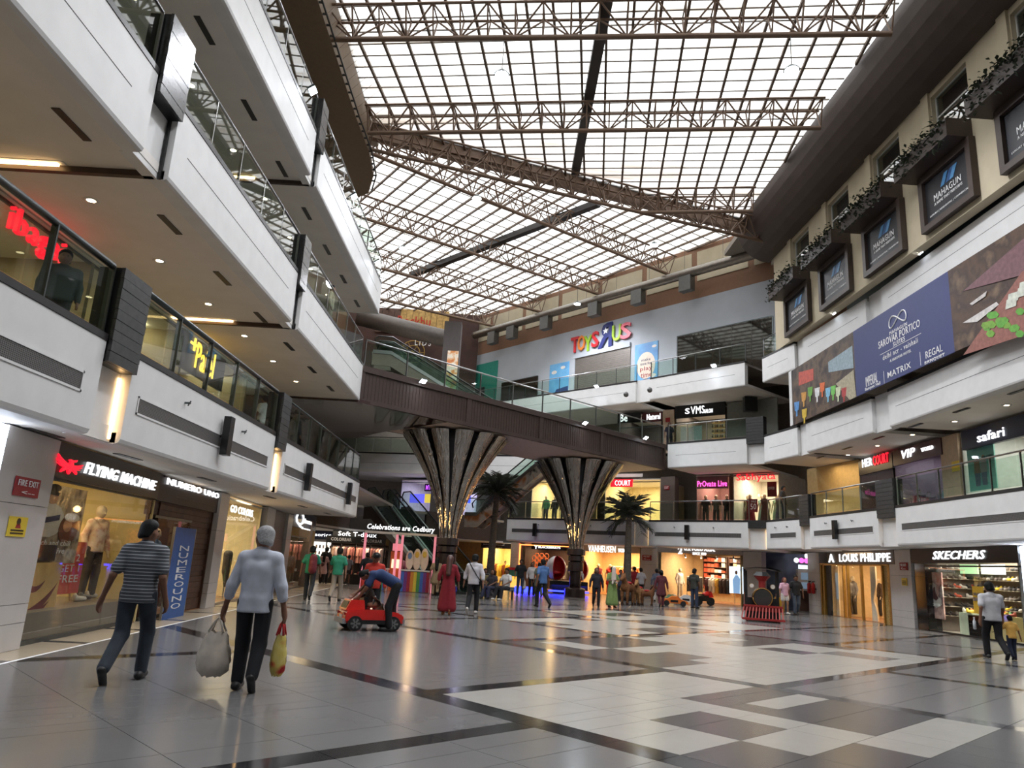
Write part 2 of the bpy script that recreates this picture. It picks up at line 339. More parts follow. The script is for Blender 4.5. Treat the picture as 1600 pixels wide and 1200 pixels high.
for i in range(len(us)-1):
    for j in range(len(vs_)-1):
        u0, u1, v0, v1 = us[i], us[i+1], vs_[j], vs_[j+1]; cu, cv = (u0+u1)/2, (v0+v1)/2; k = 0
        for a, b, c, d, m in paint:
            if a <= cu <= b and c <= cv <= d: k = m
        e = .003; poly = [tuple(UG*uu+VG*vv) for uu, vv in ((u0+e, v0+e), (u1-e, v0+e), (u1-e, v1-e), (u0+e, v1-e))]
        poly = clip(poly, wn[0], wn[1], wn @ np.array(WL0)); 
        for a, b, c in ((1, 0, 15.6), (0, -1, 5.5), (0, 1, 50)):
            if len(poly) > 2: poly = clip(poly, a, b, c)
        if len(poly) < 3 or parea(poly) < .01: continue
        c = np.mean(poly, 0); dd = np.hypot(*c) if c[1] > 2.5 else 999
        tiles.append((dd, poly, k))
tiles.sort(key=lambda t: -parea(t[1])/t[0]**3)
rest = G()
for r, (dd, poly, k) in enumerate(tiles):
    if r < 300: mk('floor_tile', G().prism(poly, -.02, 0), FT[k], floor)
    else: rest.k = k; rest.prism(poly, -.02, 0)
mk('far_floor_tiles', rest, FT, floor, kind='stuff')
g = G().seg(WL0, WL1, -.02, .0015, .045, .02); mk('border_line', g, LWHITE, floor)
for k in range(22):                                   # beige border slabs with brown inlays beside the shops
    y0, y1 = -1+k*2.1, -1+k*2.1+2.1; P = lambda y, f: np.array(WL0)+wd_*((y-WL0[1])/wd_[1])+wn*f
    mk('border_slab', G().prism([tuple(P(y0+.2, .025)), tuple(P(y1-.004, .025)), tuple(P(y1-.004, 2.6)), tuple(P(y0+.2, 2.6))], -.02, 0), FT[4], floor)
    mk('border_inlay', G().prism([tuple(P(y0, .025)), tuple(P(y0+.196, .025)), tuple(P(y0+.196, 2.6)), tuple(P(y0, 2.6))], -.02, 0), FT[2], floor)

# ---- balustrades
def balustrade(a, b, z0, label, group, h=1.07, rail_r=.028, rail=STEEL, post=STEEL, step=1.25, post_w=.05, off=-.12):
    a = np.array(a, float); b = np.array(b, float); L = np.linalg.norm(b-a); d = (b-a)/L; n = np.array([d[1], -d[0]]); a = a+n*off; b = b+n*off
    t = thing('glass_balustrade', label, 'balustrade', ((a[0]+b[0])/2, (a[1]+b[1])/2, z0), group)
    mk('handrail', G().cyl((*a, z0+h), (*b, z0+h), rail_r, 8), rail, t, True); N = max(1, round(L/step))
    pg = G().box(-post_w/2, post_w/2, -.012, .012, 0, h-.02).box(-post_w/2, post_w/2, -.05, .05, 0, .02); pm = mesh('post', pg, post)
    R = Matrix.Rotation(math.atan2(n[1], n[0]), 4, 'Z')
    for i in range(N+1): p = a+d*L*i/N; inst('post', pm, Matrix.Translation((p[0], p[1], z0)) @ R, t)
    for i in range(N):
        p, q = a+d*(L*i/N+.035)+n*.025, a+d*(L*(i+1)/N-.035)+n*.025; mk('glass_panel', G().seg(p, q, z0+.06, z0+h-.1, .012), GLASS, t)
    return t
FASC = lambda zb, zt: [(0, zt), (0, zb+.07), (-.02, zb+.02), (-.07, zb), (-.3, zb), (-.3, zt)]
def vent_mat():
    def b(nt, tc, bs):
        sx = nt.nodes.new('ShaderNodeSeparateXYZ'); nt.links.new(tc, sx.inputs[0]); c = []
        for ax, s in (('Y', 30), ('Z', 45)):
            mu = nt.nodes.new('ShaderNodeMath'); mu.operation = 'MULTIPLY'; mu.inputs[1].default_value = s; nt.links.new(sx.outputs[ax], mu.inputs[0])
            fr = nt.nodes.new('ShaderNodeMath'); fr.operation = 'FRACT'; nt.links.new(mu.outputs[0], fr.inputs[0]); gt = nt.nodes.new('ShaderNodeMath'); gt.operation = 'LESS_THAN'; gt.inputs[1].default_value = .35; nt.links.new(fr.outputs[0], gt.inputs[0]); c.append(gt)
        mx = nt.nodes.new('ShaderNodeMath'); mx.operation = 'MAXIMUM'; nt.links.new(c[0].outputs[0], mx.inputs[0]); nt.links.new(c[1].outputs[0], mx.inputs[1])
        nt.links.new(ramp(nt, mx.outputs[0], [(0, (28, 28, 28)), (.5, (104, 102, 100))], True), bs.inputs['Base Color'])
    return tex_mat('vent_mesh', b, .5)
VENT = vent_mat()
def fascia(a, b, zb, zt, vent=None, groove=True, ledge=True):
    o = struct(nm('trim'), sweep(G(), a, b, FASC(zb, zt)), WHITE); a = np.array(a, float); b = np.array(b, float); L = np.linalg.norm(b-a); d = (b-a)/L
    if ledge: mk('ledge', sweep(G(), a, b, [(.012, zt+.005), (.012, zt+.1), (-.3, zt+.1), (-.3, zt+.005)]), DARK, o)
    if vent:
        p, q = a+d*vent[0], b-d*vent[1]
        mk('vent_frame', G().seg(p, q, zb+.5, zb+.53, .03, .012).seg(p, q, zb+.75, zb+.78, .03, .012).seg(p, p+d*.03, zb+.5, zb+.78, .03, .012).seg(q-d*.03, q, zb+.5, zb+.78, .03, .012), WHITE, o)
        mk('vent_mesh', G().seg(p, q, zb+.525, zb+.755, .02, .004), VENT, o)
        for f in (.25, .7): x = p+(q-p)*f; n = np.array([d[1], -d[0]]); mk('bracket_stub', G().cyl((*x, zb+1.02), (*(x+n*.1), zb+1.02), .02, 6).cyl((*(x+n*.06), zb+.97), (*(x+n*.1), zb+1.06), .012, 5), DSTEEL, o)
    elif groove: mk('groove', G().seg(a+d*.5, b-d*.6, zb+.68, zb+.695, .02, .002), mat('groove_shadow_gap', (70, 70, 70), .8), o)
    return o
def recess(a, b, zb, zt, led=True, gap=True):
    """set-back white panel between two fascia lengths"""
    a = np.array(a, float); b = np.array(b, float); o = struct(nm('trim'), G().seg(a, b, zb, zt+.1, .2, -.16), WHITE); d = (b-a)/np.linalg.norm(b-a)
    if led: mk('led_strip', G().seg(b-d*.07, b-d*.02, zb+.06, zt-.35, .03, -.13), WARM, o)
    else: mk('dark_joint', G().seg(b-d*.05, b+d*.0, zb, zt, .04, -.1), BLACK, o)
    return o
def slate_box(a, b, z0, z1, label, group, shiny=False):
    a = np.array(a, float); b = np.array(b, float); d = (b-a)/np.linalg.norm(b-a); n = np.array([d[1], -d[0]]); c = (a+b)/2
    t = thing('slate_pier', label, 'pier', (*c, z0), group); mk('core', G().seg(a+d*.02, b-d*.02, z0, z1, .34, -.0), BLACK, t); N = 9
    for k in range(N):
        h = (z1-z0)/N; mk('slate_board', G().seg(a, b, z0+h*k+.004, z0+h*(k+1)-.004, .05, .045+(.005 if k % 3 == 1 else .0)), SLATE if not shiny else mat('glossy_slate', (62, 62, 62), .22, noise=.2, ns=7), t)
    return t
LV = [(2.87, 4.18), (7.1, 8.42), (11.2, 12.45)]
SEG = {0: [(-6, 9.93), (10.75, 17.85), (18.55, 28.75)], 1: [(-6, 9.93), (10.75, 17.9), (18.5, 27.0)], 2: [(-6, 9.93), (10.75, 17.9), (18.5, 29.0)]}
ord3 = ['first', 'second', 'third']
for L in range(3):
    zb, zt = LV[L]
    for k, (y0, y1) in enumerate(SEG[L]):
        fascia((-5.65, y0), (-5.65, y1), zb, zt, vent=(.3 if L == 0 else None, .38) if L == 0 else None)
        struct('ceiling', G().box(-9.2, -5.72, y0, y1, zb+.01, zb+.16), SOFFIT)
        balustrade((-5.65, max(y0, 3) + (.02 if k else 0)), (-5.65, y1-.02), zt+.1, f'glass balustrade with {"grey tube" if L == 0 else "steel"} rail on the {ord3[L]} left gallery' + [', before its first pier', ', between its two piers', ', by the footbridge end'][k], f'balustrades of the left galleries level {L+1}', h=1.0,
                   rail_r=.05 if L == 0 and k < 2 else .025, rail=DSTEEL if L == 0 else STEEL, post=DSTEEL if L == 0 else STEEL, step=1.3 if L == 0 else 1.5, post_w=.09 if L == 0 else .05, off=-.1)
        if k < 2:
            y2 = SEG[L][k+1][0]; recess((-5.65, y1), (-5.65, y2), zb, zt, led=(L == 0))
            slate_box((-5.62, y1), (-5.62, y2), zt-.28, zt+1.1, f'dark slate-clad pier in the {ord3[L]} left gallery balustrade, ' + ('nearer to the fire exit column' if k == 0 else 'nearer to the footbridge'), 'slate piers on the left galleries', L > 0)
            struct('ceiling', G().box(-9.2, -5.8, y1, y2, zb+(.1 if L else .012), zb+.25), SOFFIT)
            if L: struct(nm('trim'), G().box(-9.0, -5.85, y2-.1, y2, zb+.0, zb+.1), BROWN)
            if L: mk('cove_light', G().box(-8.9, -7.3, y2-.2, y2-.14, zb+.05, zb+.09), WARM, struct(nm('trim'), G().box(-9.0, -7.2, y2-.24, y2-.12, zb+.09, zb+.1), WHITE))
    # slab and gallery floor
    struct('floor', G().box(-14, -5.95, -6, SEG[L][2][1] if L else 40, zt-.1, zt+.02), mat('gallery_floor', (150, 140, 128), .3))
    struct(nm('trim'), G().box(-14, -5.66, SEG[L][2][1]-.0, SEG[L][2][1]+.15, zb, zt+.1), WHITE if L != 0 else BROWN)
    struct('wall_left', G().box(-14.2, -14, -6, 60, zt, zt+4.3), DBROWN)
# ---- outer shell and roof slabs
SHELL = mat('shell_paint', (150, 142, 132), .8, noise=.02)
struct('wall_left', G().box(-16.3, -16, -8, 66, -.3, 24), SHELL); struct('wall_right', G().box(22, 22.3, -8, 66, -.3, 24), SHELL)
struct('wall_back', G().box(-16, 22, -8.3, -8, -.3, 24), SHELL); struct('wall_front', G().box(-16, 22, 66, 66.3, -.3, 24), SHELL)
# ---- right and far galleries
RG = [(0, 1), (2, 3), (4, 5), (6, 7), (8, 9)]      # fascia lengths as index pairs of RPT; the gaps between are recesses
RP = [np.array(p, float) for p in RPT]
RL = {0: list(range(5)), 1: [1, 2, 3, 4], 2: [2, 3, 4]}
for L in range(3):
    zb, zt = LV[L]
    if L == 2: zb = 11.25; zt = 12.5
    for si in RL[L]:
        a, b = RP[RG[si][0]], RP[RG[si][1]]
        if L == 1 and si == 1: a = a+(b-a)*.2
        fascia(a, b, zb, zt, vent=(.35, .35) if L == 0 else None, ledge=not (L == 2 and si >= 3))
        if si < 4 and not (L == 0 and si == 4):
            c, e = RP[RG[si][1]], RP[RG[si+1][0]]
            if np.linalg.norm(e-c) > .2: recess(c, e, zb, zt, led=(L == 0))
            if (L == 0 and si > 0) or (L == 1 and si == 1): slate_box(c, e, zt-.3, zt+(1.08 if L or si > 1 else .1), ['', 'brown-black pier over the lit recess between the two women\'s-wear shops and the luggage shops', 'brown-black pier on the first right gallery beside the luggage shops', 'brown-black pier on the first right gallery below the mixed drinks poster', 'dark pier'][si+1] if L == 0 and si < 3 else ('brown-black pier on the first right gallery nearest the running shoe shop' if L == 0 else 'brown pier in the second gallery balustrade beside the salon'), 'piers of the right galleries')
        if not (L == 2 and si >= 3) and not (L == 1 and si >= 3) and not (L == 1 and si == 2) and not (L == 2 and si == 3):
            balustrade(a, b, zt+.1, ['', 'glass balustrade with steel handrail in front of the women\'s-wear shops', 'glass balustrade below the salon, short length beside the pier', 'glass balustrade in front of the luggage shops', 'long glass balustrade in front of the green travel poster'][si] if L == 0 and si else ['glass balustrade behind the footbridge pillar on the first gallery', 'glass balustrade in front of the salon on the second gallery', 'short glass balustrade curving to the beige wall'][min(L, 2)], 'balustrades of the right galleries', h=1.0, step=1.3)
        n = np.array([(b-a)[1], -(b-a)[0]])/np.linalg.norm(b-a)
        q = [a-n*.08, b-n*.08, b-n*6.5, a-n*6.5]; struct('ceiling', G().prism([tuple(p) for p in q], zb+.01+.004*si, zb+.15), SOFFIT); struct('floor', G().prism([tuple(p) for p in q], zt-.1-.004*si, zt+.02+.001*si), mat('gallery_floor'))
# top far gallery in front of the toy shop
TF = [np.array(p, float) for p in ((-3.5, 53.6), (7.4, 43.1), (8.1, 42.3), (12.2, 37.6))]
for a, b in ((TF[0], TF[1]), (TF[2], TF[3])):
    fascia(a, b, 11.25, 12.5); n = np.array([(b-a)[1], -(b-a)[0]])/np.linalg.norm(b-a); q = [a-n*.08, b-n*.08, b-n*5, a-n*5]
    struct('ceiling', G().prism([tuple(p) for p in q], 11.27, 11.4), SOFFIT); struct('floor', G().prism([tuple(p) for p in q], 12.4, 12.52), mat('gallery_floor'))
    balustrade(a, b, 12.6, 'glass balustrade with dark posts in front of the toy shop' + (' shutter' if a[0] > 7 else ' windows'), 'balustrades of the top far gallery', h=1.0, post=DSTEEL, rail=STEEL, step=1.5)
recess(TF[1], TF[2], 11.25, 12.5, led=False)
fascia((-12, 52), (-3.2, 50.2), 7.1, 8.42); balustrade((-12, 52), (-3.2, 50.2), 8.52, 'grey glass balustrade on the far second gallery behind the pillar', 'far balustrades')
fascia((-3.2, 50.2), (4.5, 47.5), 7.1, 8.42)
struct('ceiling', G().prism([(-14, 52), (-3.2, 50.3), (4.5, 47.6), (8.3, 45.2), (8.3, 60), (-14, 60)], 7.11, 7.3), SOFFIT)
# far shop wall, all levels (solid backing behind the shops)
bp = [(-16, 57.5), (-6, 57.2), (3, 54), (11, 49.6), (17.5, 44), (19.8, 38)]
for i in range(len(bp)-1): struct('wall_front', G().seg(bp[i], bp[i+1], 0, 12.4, .2), mat('far_wall_paint', (176, 168, 158), .7))
struct('wall_right', G().box(19.8, 20, -6, 38, 0, 12.4), mat('far_wall_paint'))
# toy shop wall with brown band and beige panels above
A, B = TWW.p; GREYW = mat('grey_blue_wall', (176, 182, 190), .7, noise=.03, ns=1)
tw = struct('wall_front', G().seg(A, B, 12.4, 18.08, .25), GREYW)
BAND = mat('brown_band_paint', (140, 104, 80), .7, noise=.04)
mk('band', G().seg(A, B, 18.09, 21.6, .25, .0), BAND, tw)
L = np.linalg.norm(B-A); d = (B-A)/L
for k in range(8):
    s0, s1 = .6+k*3.9, .6+k*3.9+3.5; mk('beige_panel', G().seg(A+d*s0, A+d*min(s1, L-.1), 19.2, 21.15, .06, .05), BEIGE, tw)
# beige wall above the right gallery, with windows
A0, B0 = BWW.p; dB = (B0-A0)/np.linalg.norm(B0-A0); WS = 3.05
wins = []
def sB(px, py): P = BWW.hit(px, py)[0]; return (P[:2]-A0) @ dB
for k in range(9):
    s = 2.42+k*3.85; wins.append((s, s+1.85))
zs, zw0, zw1 = 12.6, 15.3, 17.4
ed = [0]+[v for w in wins for v in w]+[41.5]
gb = G(); gb.seg(A0, B0, zs, zw0, .35); gb.seg(A0, B0, zw1, 17.9, .35)
for i in range(0, len(ed), 2): gb.seg(A0+dB*ed[i], A0+dB*ed[i+1], zw0, zw1, .35)
bw = struct('wall_right', gb, BEIGE)
for i in range(0, len(ed)-2, 2): mk('pilaster', G().seg(A0+dB*(ed[i+1]-.45), A0+dB*(ed[i+1]-.05), zw0-.3, 17.7, .1, .09), BEIGE, bw)
for k, (s0, s1) in enumerate(wins):
    wo = struct(nm('window'), G().seg(A0+dB*s0, A0+dB*s1, zw0, zw0+.05, .08, -.14).seg(A0+dB*s0, A0+dB*s1, zw1-.05, zw1, .08, -.14).seg(A0+dB*s0, A0+dB*s1, zw0+1.28, zw0+1.34, .08, -.14).seg(A0+dB*s0, A0+dB*(s0+.05), zw0, zw1, .08, -.14).seg(A0+dB*(s1-.05), A0+dB*s1, zw0, zw1, .08, -.14), mat('window_frame_paint', (206, 208, 204), .5))
    mk('pane', G().seg(A0+dB*(s0+.05), A0+dB*(s1-.05), zw0+.05, zw0+1.28, .015, -.17), WIN, wo); mk('pane', G().seg(A0+dB*(s0+.05), A0+dB*(s1-.05), zw0+1.34, zw1-.05, .015, -.17), WIN, wo)
struct('wall_right', G().box(17.5, 17.7, -6, 37, 12.6, 18.4), mat('dim_room_paint', (96, 104, 104), .8))
struct('ceiling', G().box(13.9, 22, -6, 38, 18.3, 18.5), SHELL)
# left top wall (mirror-like shop glazing on the third gallery) and lacquered brown soffit past the second gallery
struct('wall_left', G().box(-8.75, -8.7, -6, 29, 8.44, 11.2), mat('dim_glazing', (96, 96, 92), .08, .0, noise=.1, coat=.6))
struct('wall_left', G().box(-8.75, -8.7, -6, 29, 12.5, 17.9), mat('mirror_glazing', (168, 166, 160), .06, .9, noise=.03))
LACQ = mat('brown_lacquer', (70, 52, 44), .14, noise=.15, ns=3, coat=.4)
struct('ceiling', G().prism([(-14, 27.05), (-5.7, 27.05), (-2.6, 30.2), (-5.8, 33.6), (-7.5, 36), (-14, 36)], 7.02, 7.14), LACQ)
struct('floor', G().prism([(-14, 27.05), (-5.7, 27.05), (-2.6, 30.2), (-5.8, 33.6), (-7.5, 36), (-14, 36)], 8.3, 8.44), mat('gallery_floor'))
# ============================================================ ROOF
def fibre():
    m = bpy.data.materials.new('translucent_roof_sheet'); m.use_nodes = True; nt = m.node_tree; nt.nodes.clear(); N = nt.nodes.new; K = nt.links.new
    o = N('ShaderNodeOutputMaterial'); t = N('ShaderNodeBsdfTransparent'); d = N('ShaderNodeBsdfTranslucent'); mx = N('ShaderNodeMixShader'); mx.inputs[0].default_value = .4
    tc = N('ShaderNodeTexCoord'); no = N('ShaderNodeTexNoise'); no.inputs['Scale'].default_value = .7; no.inputs['Detail'].default_value = 6; mp = N('ShaderNodeMapping'); mp.inputs['Scale'].default_value = (.35, 3, 1)
    K(tc.outputs['Object'], mp.inputs[0]); K(mp.outputs[0], no.inputs['Vector']); c = ramp(nt, no.outputs['Fac'], [(.3, (226, 220, 212)), (.55, (250, 249, 248))])
    K(c, t.inputs[0]); K(c, d.inputs[0]); K(t.outputs[0], mx.inputs[1]); K(d.outputs[0], mx.inputs[2]); K(mx.outputs[0], o.inputs[0]); return m
SHEET = fibre()
UC = unit_cyl('truss_member', TRUSS, 6)
def truss(a, b, z, label, depth=1.0, width=.85, r=.095, group='roof trusses', bay=.88):
    a = np.array(a[:2], float); b = np.array(b[:2], float); L = np.linalg.norm(b-a); d = (b-a)/L; n = np.array([d[1], -d[0]]); c = (a+b)/2
    t = thing('roof_truss', label, 'truss', (*c, z), group); P = lambda s, o, zz: (*(a+d*s+n*o), zz)
    inst('bottom_chord', UC, rodM(P(0, 0, z), P(L, 0, z), r), t); zt = z+depth; h = width/2
    for o in (-h, h): inst('top_chord', UC, rodM(P(-.1, o, zt), P(L+.1, o, zt), .05), t)
    K = max(2, 2*round(L/(2*bay))); s = L/K
    for i in range(K+1):
        inst('cross_strut', UC, rodM(P(i*s, -h, zt), P(i*s, h, zt), .026), t)
        for o in (-h, h):
            if i % 2 == 1:
                for j in (i-1, i, i+1): inst('web_member', UC, rodM(P(i*s, 0, z), P(j*s, o, zt), .034), t)
            else: inst('web_member', UC, rodM(P(i*s, 0, z), P(i*s, o, zt), .03), t)
    return t
trs = [((510, 62), (1393, 53), 18., 'long roof truss crossing the skylight beyond the nearest bay'), ((575, 208), (1282, 200), 18., 'long roof truss meeting the diagonal girder at its left end'), ((1000, 332), (1176, 330), 18., 'short roof truss framing into the diagonal girder and the dark cove'),
       ((578, 233), (1205, 380), 18., 'diagonal roof truss under the plate girder where the roof bends'), ((610, 252), (1045, 429), 20., 'roof truss behind the diagonal girder in the far roof'), ((573, 342), (942, 462), 20., 'second roof truss of the far roof, above the toy shop'), ((594, 419), (846, 488), 20., 'third roof truss of the far roof, ending at the beige panels'), ((600, 469), (772, 510), 20., 'last roof truss of the far roof, over the dark square column')]
TR = []
for A, B, z, lb in trs:
    p, q = atz(*A, z), atz(*B, z); 
    if z == 20.:
        dd = (q-p)/np.linalg.norm(q-p); p = p-dd*1.5
        if p[0] < -13.5: p = p+dd*(-13.5-p[0])/dd[0]
    TR.append((p, q)); truss(p, q, z, lb, r=.095 if z == 18 else .11, depth=1. if z == 18. else 1.1, width=.85 if z == 18. else 1.05)
truss((-6.9, 15.9), (11.3, 14.2), 18., 'long roof truss above the viewer, nearest bay of the skylight')
# plate girder on the bend
ga, gb_ = atz(590, 200, 19.3), atz(1180, 352, 19.3); gd = (gb_-ga)/np.linalg.norm(gb_-ga); ga = ga-gd*.8; gb_ = gb_+gd*1.2
pg = thing('plate_girder', 'brown steel plate girder running diagonally where the two skylights meet', 'girder', (ga+gb_)/2)
mk('web_plate', G().seg(ga, gb_, 18.75, 19.5, .04, .02), TRUSS, pg); mk('flange', G().seg(ga, gb_, 19.46, 19.52, .3, .15), TRUSS, pg); mk('flange', G().seg(ga, gb_, 18.72, 18.78, .3, .15), TRUSS, pg)
LL = np.linalg.norm(gb_-ga)
for k in range(1, 22): p = ga+gd*LL*k/22; mk('stiffener', G().seg(p[:2], p[:2]+gd[:2]*.03, 18.78, 19.46, .26, .13), TRUSS, pg)
struct('wall_front', G().seg(ga-gd*8, gb_+gd*9, 19.5, 21.6, .15, -.1), BAND)
# skylights
def skylight(name, label, halfs, o, ax, ay, nu, nv, du, dv, z, purl_r=.045, big=None):
    o = np.array(o); ax = np.array(ax)/np.linalg.norm(ax); ay = np.array([-ax[1], ax[0]]); t = thing(name, label, 'skylight', (*(o+ax*nu*du/2+ay*nv*dv/2), z)); cells = []
    def cl(poly):
        for h in halfs:
            if len(poly) > 2: poly = clip(poly, *h)
        return poly
    for i in range(nu):
        for j in range(nv):
            e = .012; q = cl([tuple(o+ax*(i*du+a)+ay*(j*dv+b)) for a, b in ((e, e), (du-e, e), (du-e, dv-e), (e, dv-e))])
            if len(q) < 3 or parea(q) < .02: continue
            c = np.mean(q, 0); f = (np.array([*c, z])-CAM) @ _f; vis = 0
            if f > 3:
                v = np.array([*c, z])-CAM; X, Y = 800+FPX*(v@RX)/f, 600-FPX*(v@UX)/f
                if 300 < X < 1500 and -60 < Y < 560: vis = 1
            cells.append((vis*parea(q)/f**3 if f > 3 else 0, q))
    cells.sort(key=lambda c: -c[0]); rest = G()
    for k, (_, q) in enumerate(cells):
        if k < 300: mk('roof_pane', G().prism(q, z, z+.012), SHEET, t)
        else: rest.prism(q, z, z+.012)
    if rest.v: mk('remaining_panes', rest, SHEET, t, kind='stuff')
    def line(p, q, r, nm_, m, hgt):
        # clip a segment to the region
        lo, hi = 0., 1.; d = q-p
        for a, b, c in halfs:
            den = a*d[0]+b*d[1]; num = c-a*p[0]-b*p[1]
            if abs(den) < 1e-9:
                if num < 0: return
            elif den > 0: hi = min(hi, num/den)
            else: lo = max(lo, num/den)
        if hi-lo < .01: return
        mk(nm_, G().seg(p+d*lo, p+d*hi, z-hgt, z-.002, 2*r, r), m, t)
    pm = mat('purlin_paint', (104, 86, 72), .6, noise=.1); bm = mat('glazing_bar_paint', (120, 112, 104), .6)
    for i in range(nu+1): line(o+ax*i*du, o+ax*i*du+ay*nv*dv, purl_r, 'purlin', pm, .12)
    for j in range(nv+1): line(o+ay*j*dv, o+ay*j*dv+ax*nu*du, .022, 'glazing_bar', bm, .04)
    return t
gn = np.array([-gd[1], gd[0]]); gc = gn @ ga[:2]                      # girder line: near side has gn.p < gc
d1 = TR[1][1]-TR[1][0]; d1 = d1[:2]/np.linalg.norm(d1[:2]); Z1 = 19.42
skylight('near_skylight', 'white translucent skylight sheets over the near half of the atrium', [(gn[0], gn[1], gc), (-1, 0, 6.62), (1, .012, 11.78), (0, -1, -1.)], TR[1][0][:2]-d1*2-np.array([-d1[1], d1[0]])*27, d1, None, 24, 66, .88, .62, Z1)
d2 = TR[5][1]-TR[5][0]; d2 = d2[:2]/np.linalg.norm(d2[:2]); Z2 = 21.5; tn = np.array([-dT[1], dT[0]])
skylight('far_skylight', 'white translucent skylight sheets over the far half beyond the diagonal girder', [(-gn[0], -gn[1], -gc-.1), (-1, 0, 13.9), (tn[0], tn[1], tn @ TWW.p[0]-.0), (0, 1, 62)], TR[4][0][:2]-d2*14-np.array([-d2[1], d2[0]])*9, d2, None, 44, 34, .95, 1.0, Z2, .045)
mk('drain_beam', G().seg((2.3, 12), (2.36, 31.0), 19.1, 19.4, .38, .19), mat('black_steel', (40, 34, 32), .5), None, label='wide dark drain beam running along the middle of the near skylight', cat='beam')
b0, b1 = atz(935, 318, 21.2), atz(690, 412, 21.2); mk('drain_beam', G().seg(b0, b1+(b1-b0)*.25, 21.05, 21.4, .4, .2), mat('black_steel'), None, label='dark drain beam crossing the far skylight', cat='beam')
# roof slabs around the skylights, cove on the right, soffit band on the left
cove = [(0, 17.6), (.45, 17.68), (.85, 17.86), (1.15, 18.1), (1.4, 18.42), (1.58, 18.78), (1.7, 19.14), (1.78, 19.5), (0, 19.7)]
struct('ceiling', sweep(G(), (13.12, 36.2), (13.95, -6), cove), DBROWN)
struct('ceiling', G().box(11.9, 22, -8, 40, 19.6, 19.9), SHELL); struct('ceiling', G().box(-16, 22, -8, 1.2, 19.5, 19.9), SHELL)
SOFB = mat('brown_soffit_band', (124, 104, 82), .7, noise=.04)
pts = [(-16, -8), (-6.62, -8), (-6.62, 25.5), (-6.55, 28), (-6.7, 30), (-7.2, 31.6), (-8.2, 32.4), (-16, 32.6)]
struct('ceiling', G().prism(pts, 17.9, 18.15), SOFB); struct('ceiling', G().box(-16, -6.62, -8, 30, 19.4, 19.7), SHELL); struct(nm('trim'), G().box(-6.75, -6.62, -8, 28, 18.15, 19.5), SOFB)
struct('ceiling', G().prism([(12, 36), (22, 30), (22, 66), (-5, 66), tuple(TWW.p[0]), tuple(TWW.p[1])], 21.6, 21.8), SHELL)
struct('wall_left', G().box(-14.2, -14, 28, 60, 12.5, 21.7), BAND); struct('wall_right', G().seg(TWW.p[1], (22, 36), 12.4, 21.7, .2), BAND); struct('wall_right', G().seg((13.9,36.6), (22, 36.4), 18.2, 21.7, .2), BAND)
fr_ = thing('festoon_rail', 'black pipe with small lamp hooks along the curved brown soffit edge', 'rail', (-6.5, 20, 17.95))
path = [(-6.5, y, 17.95) for y in (2, 10, 18, 25.5)]+[(-6.43, 28, 17.95), (-6.58, 30, 17.95), (-7.05, 31.5, 17.95)]
mk('pipe', G().tube(path, .035, 6), BLACK, fr_, True); hk = mesh('lamp_hook', G().box(-.3, .02, -.02, .02, -.03, .03).sph((-.32, 0, 0), .05, 6, 4), BLACK)
for k in range(36): y = 13+k*.5; x = np.interp(y, [2, 25.5, 28, 30, 31.5], [-6.5, -6.5, -6.43, -6.58, -7.05]); inst('lamp_hook', hk, Matrix.Translation((x, y, 17.95)), fr_)
for k in range(14): y = 20+k*.55; inst('hanging_wire', UC, rodM((-6.45, y, 18), (-5.9+.03*k, y+.15, 19.0), .006), fr_)
# pendant lamps
hous = mesh('housing', G().lathe([(.05, .2), (.1, .16), (.24, .02), (.25, 0), (.22, 0)], n=12), DSTEEL, True); disc = mesh('lamp_disc', G().lathe([(.01, .0), (.21, -.02), (.2, .04)], n=12), COLDW)
for px, py, z, zt_, lb in ((784, 117, 16.7, 18.0, 'bright round high-bay lamp hanging on a cord from the near roof truss'), (1237, 110, 16.7, 18., 'bright round high-bay lamp hanging on a cord near the dark cove'), (745, 310, 18.5, 21.4, 'bright high-bay lamp hanging beyond the diagonal girder'), (630, 388, 18.5, 21.4, 'bright high-bay lamp hanging beside the top left gallery'), (1022, 383, 18.5, 21.4, 'bright high-bay lamp hanging high before the beige panels'), (820, 457, 18.5, 21.4, 'bright high-bay lamp hanging over the toy shop corridor'), (902, 475, 18.5, 21.4, 'bright high-bay lamp hanging just above the spiral duct')):
    P = atz(px, py, z); o = thing('pendant_lamp', lb, 'lamp', P, 'high-bay pendant lamps'); local('cord', G().cyl((0, 0, .18), (0, 0, zt_-z), .014, 5), BLACK, o); local('housing', hous, None, o); local('lamp_disc', disc, None, o)
    lamp('high_bay_light', 'SPOT', P-np.array([0, 0, .1]), 1500, (246, 248, 255), .35, aim=P-np.array([0, 0, 3]), spot=2.7, par=o)
for y in (4, 10): P = np.array([2.5, y, 16.8]); o = thing('pendant_lamp', 'bright high-bay lamp hanging above the viewer' + (' in the nearest bay' if y < 5 else ' in the second bay'), 'lamp', P, 'high-bay pendant lamps'); local('cord', G().cyl((0, 0, .18), (0, 0, 2.5), .014, 5), BLACK, o); local('housing', hous, None, o); local('lamp_disc', disc, None, o); lamp('high_bay_light', 'SPOT', P-np.array([0, 0, .1]), 1500, (246, 248, 255), .35, aim=P-np.array([0, 0, 3]), spot=2.7, par=o)
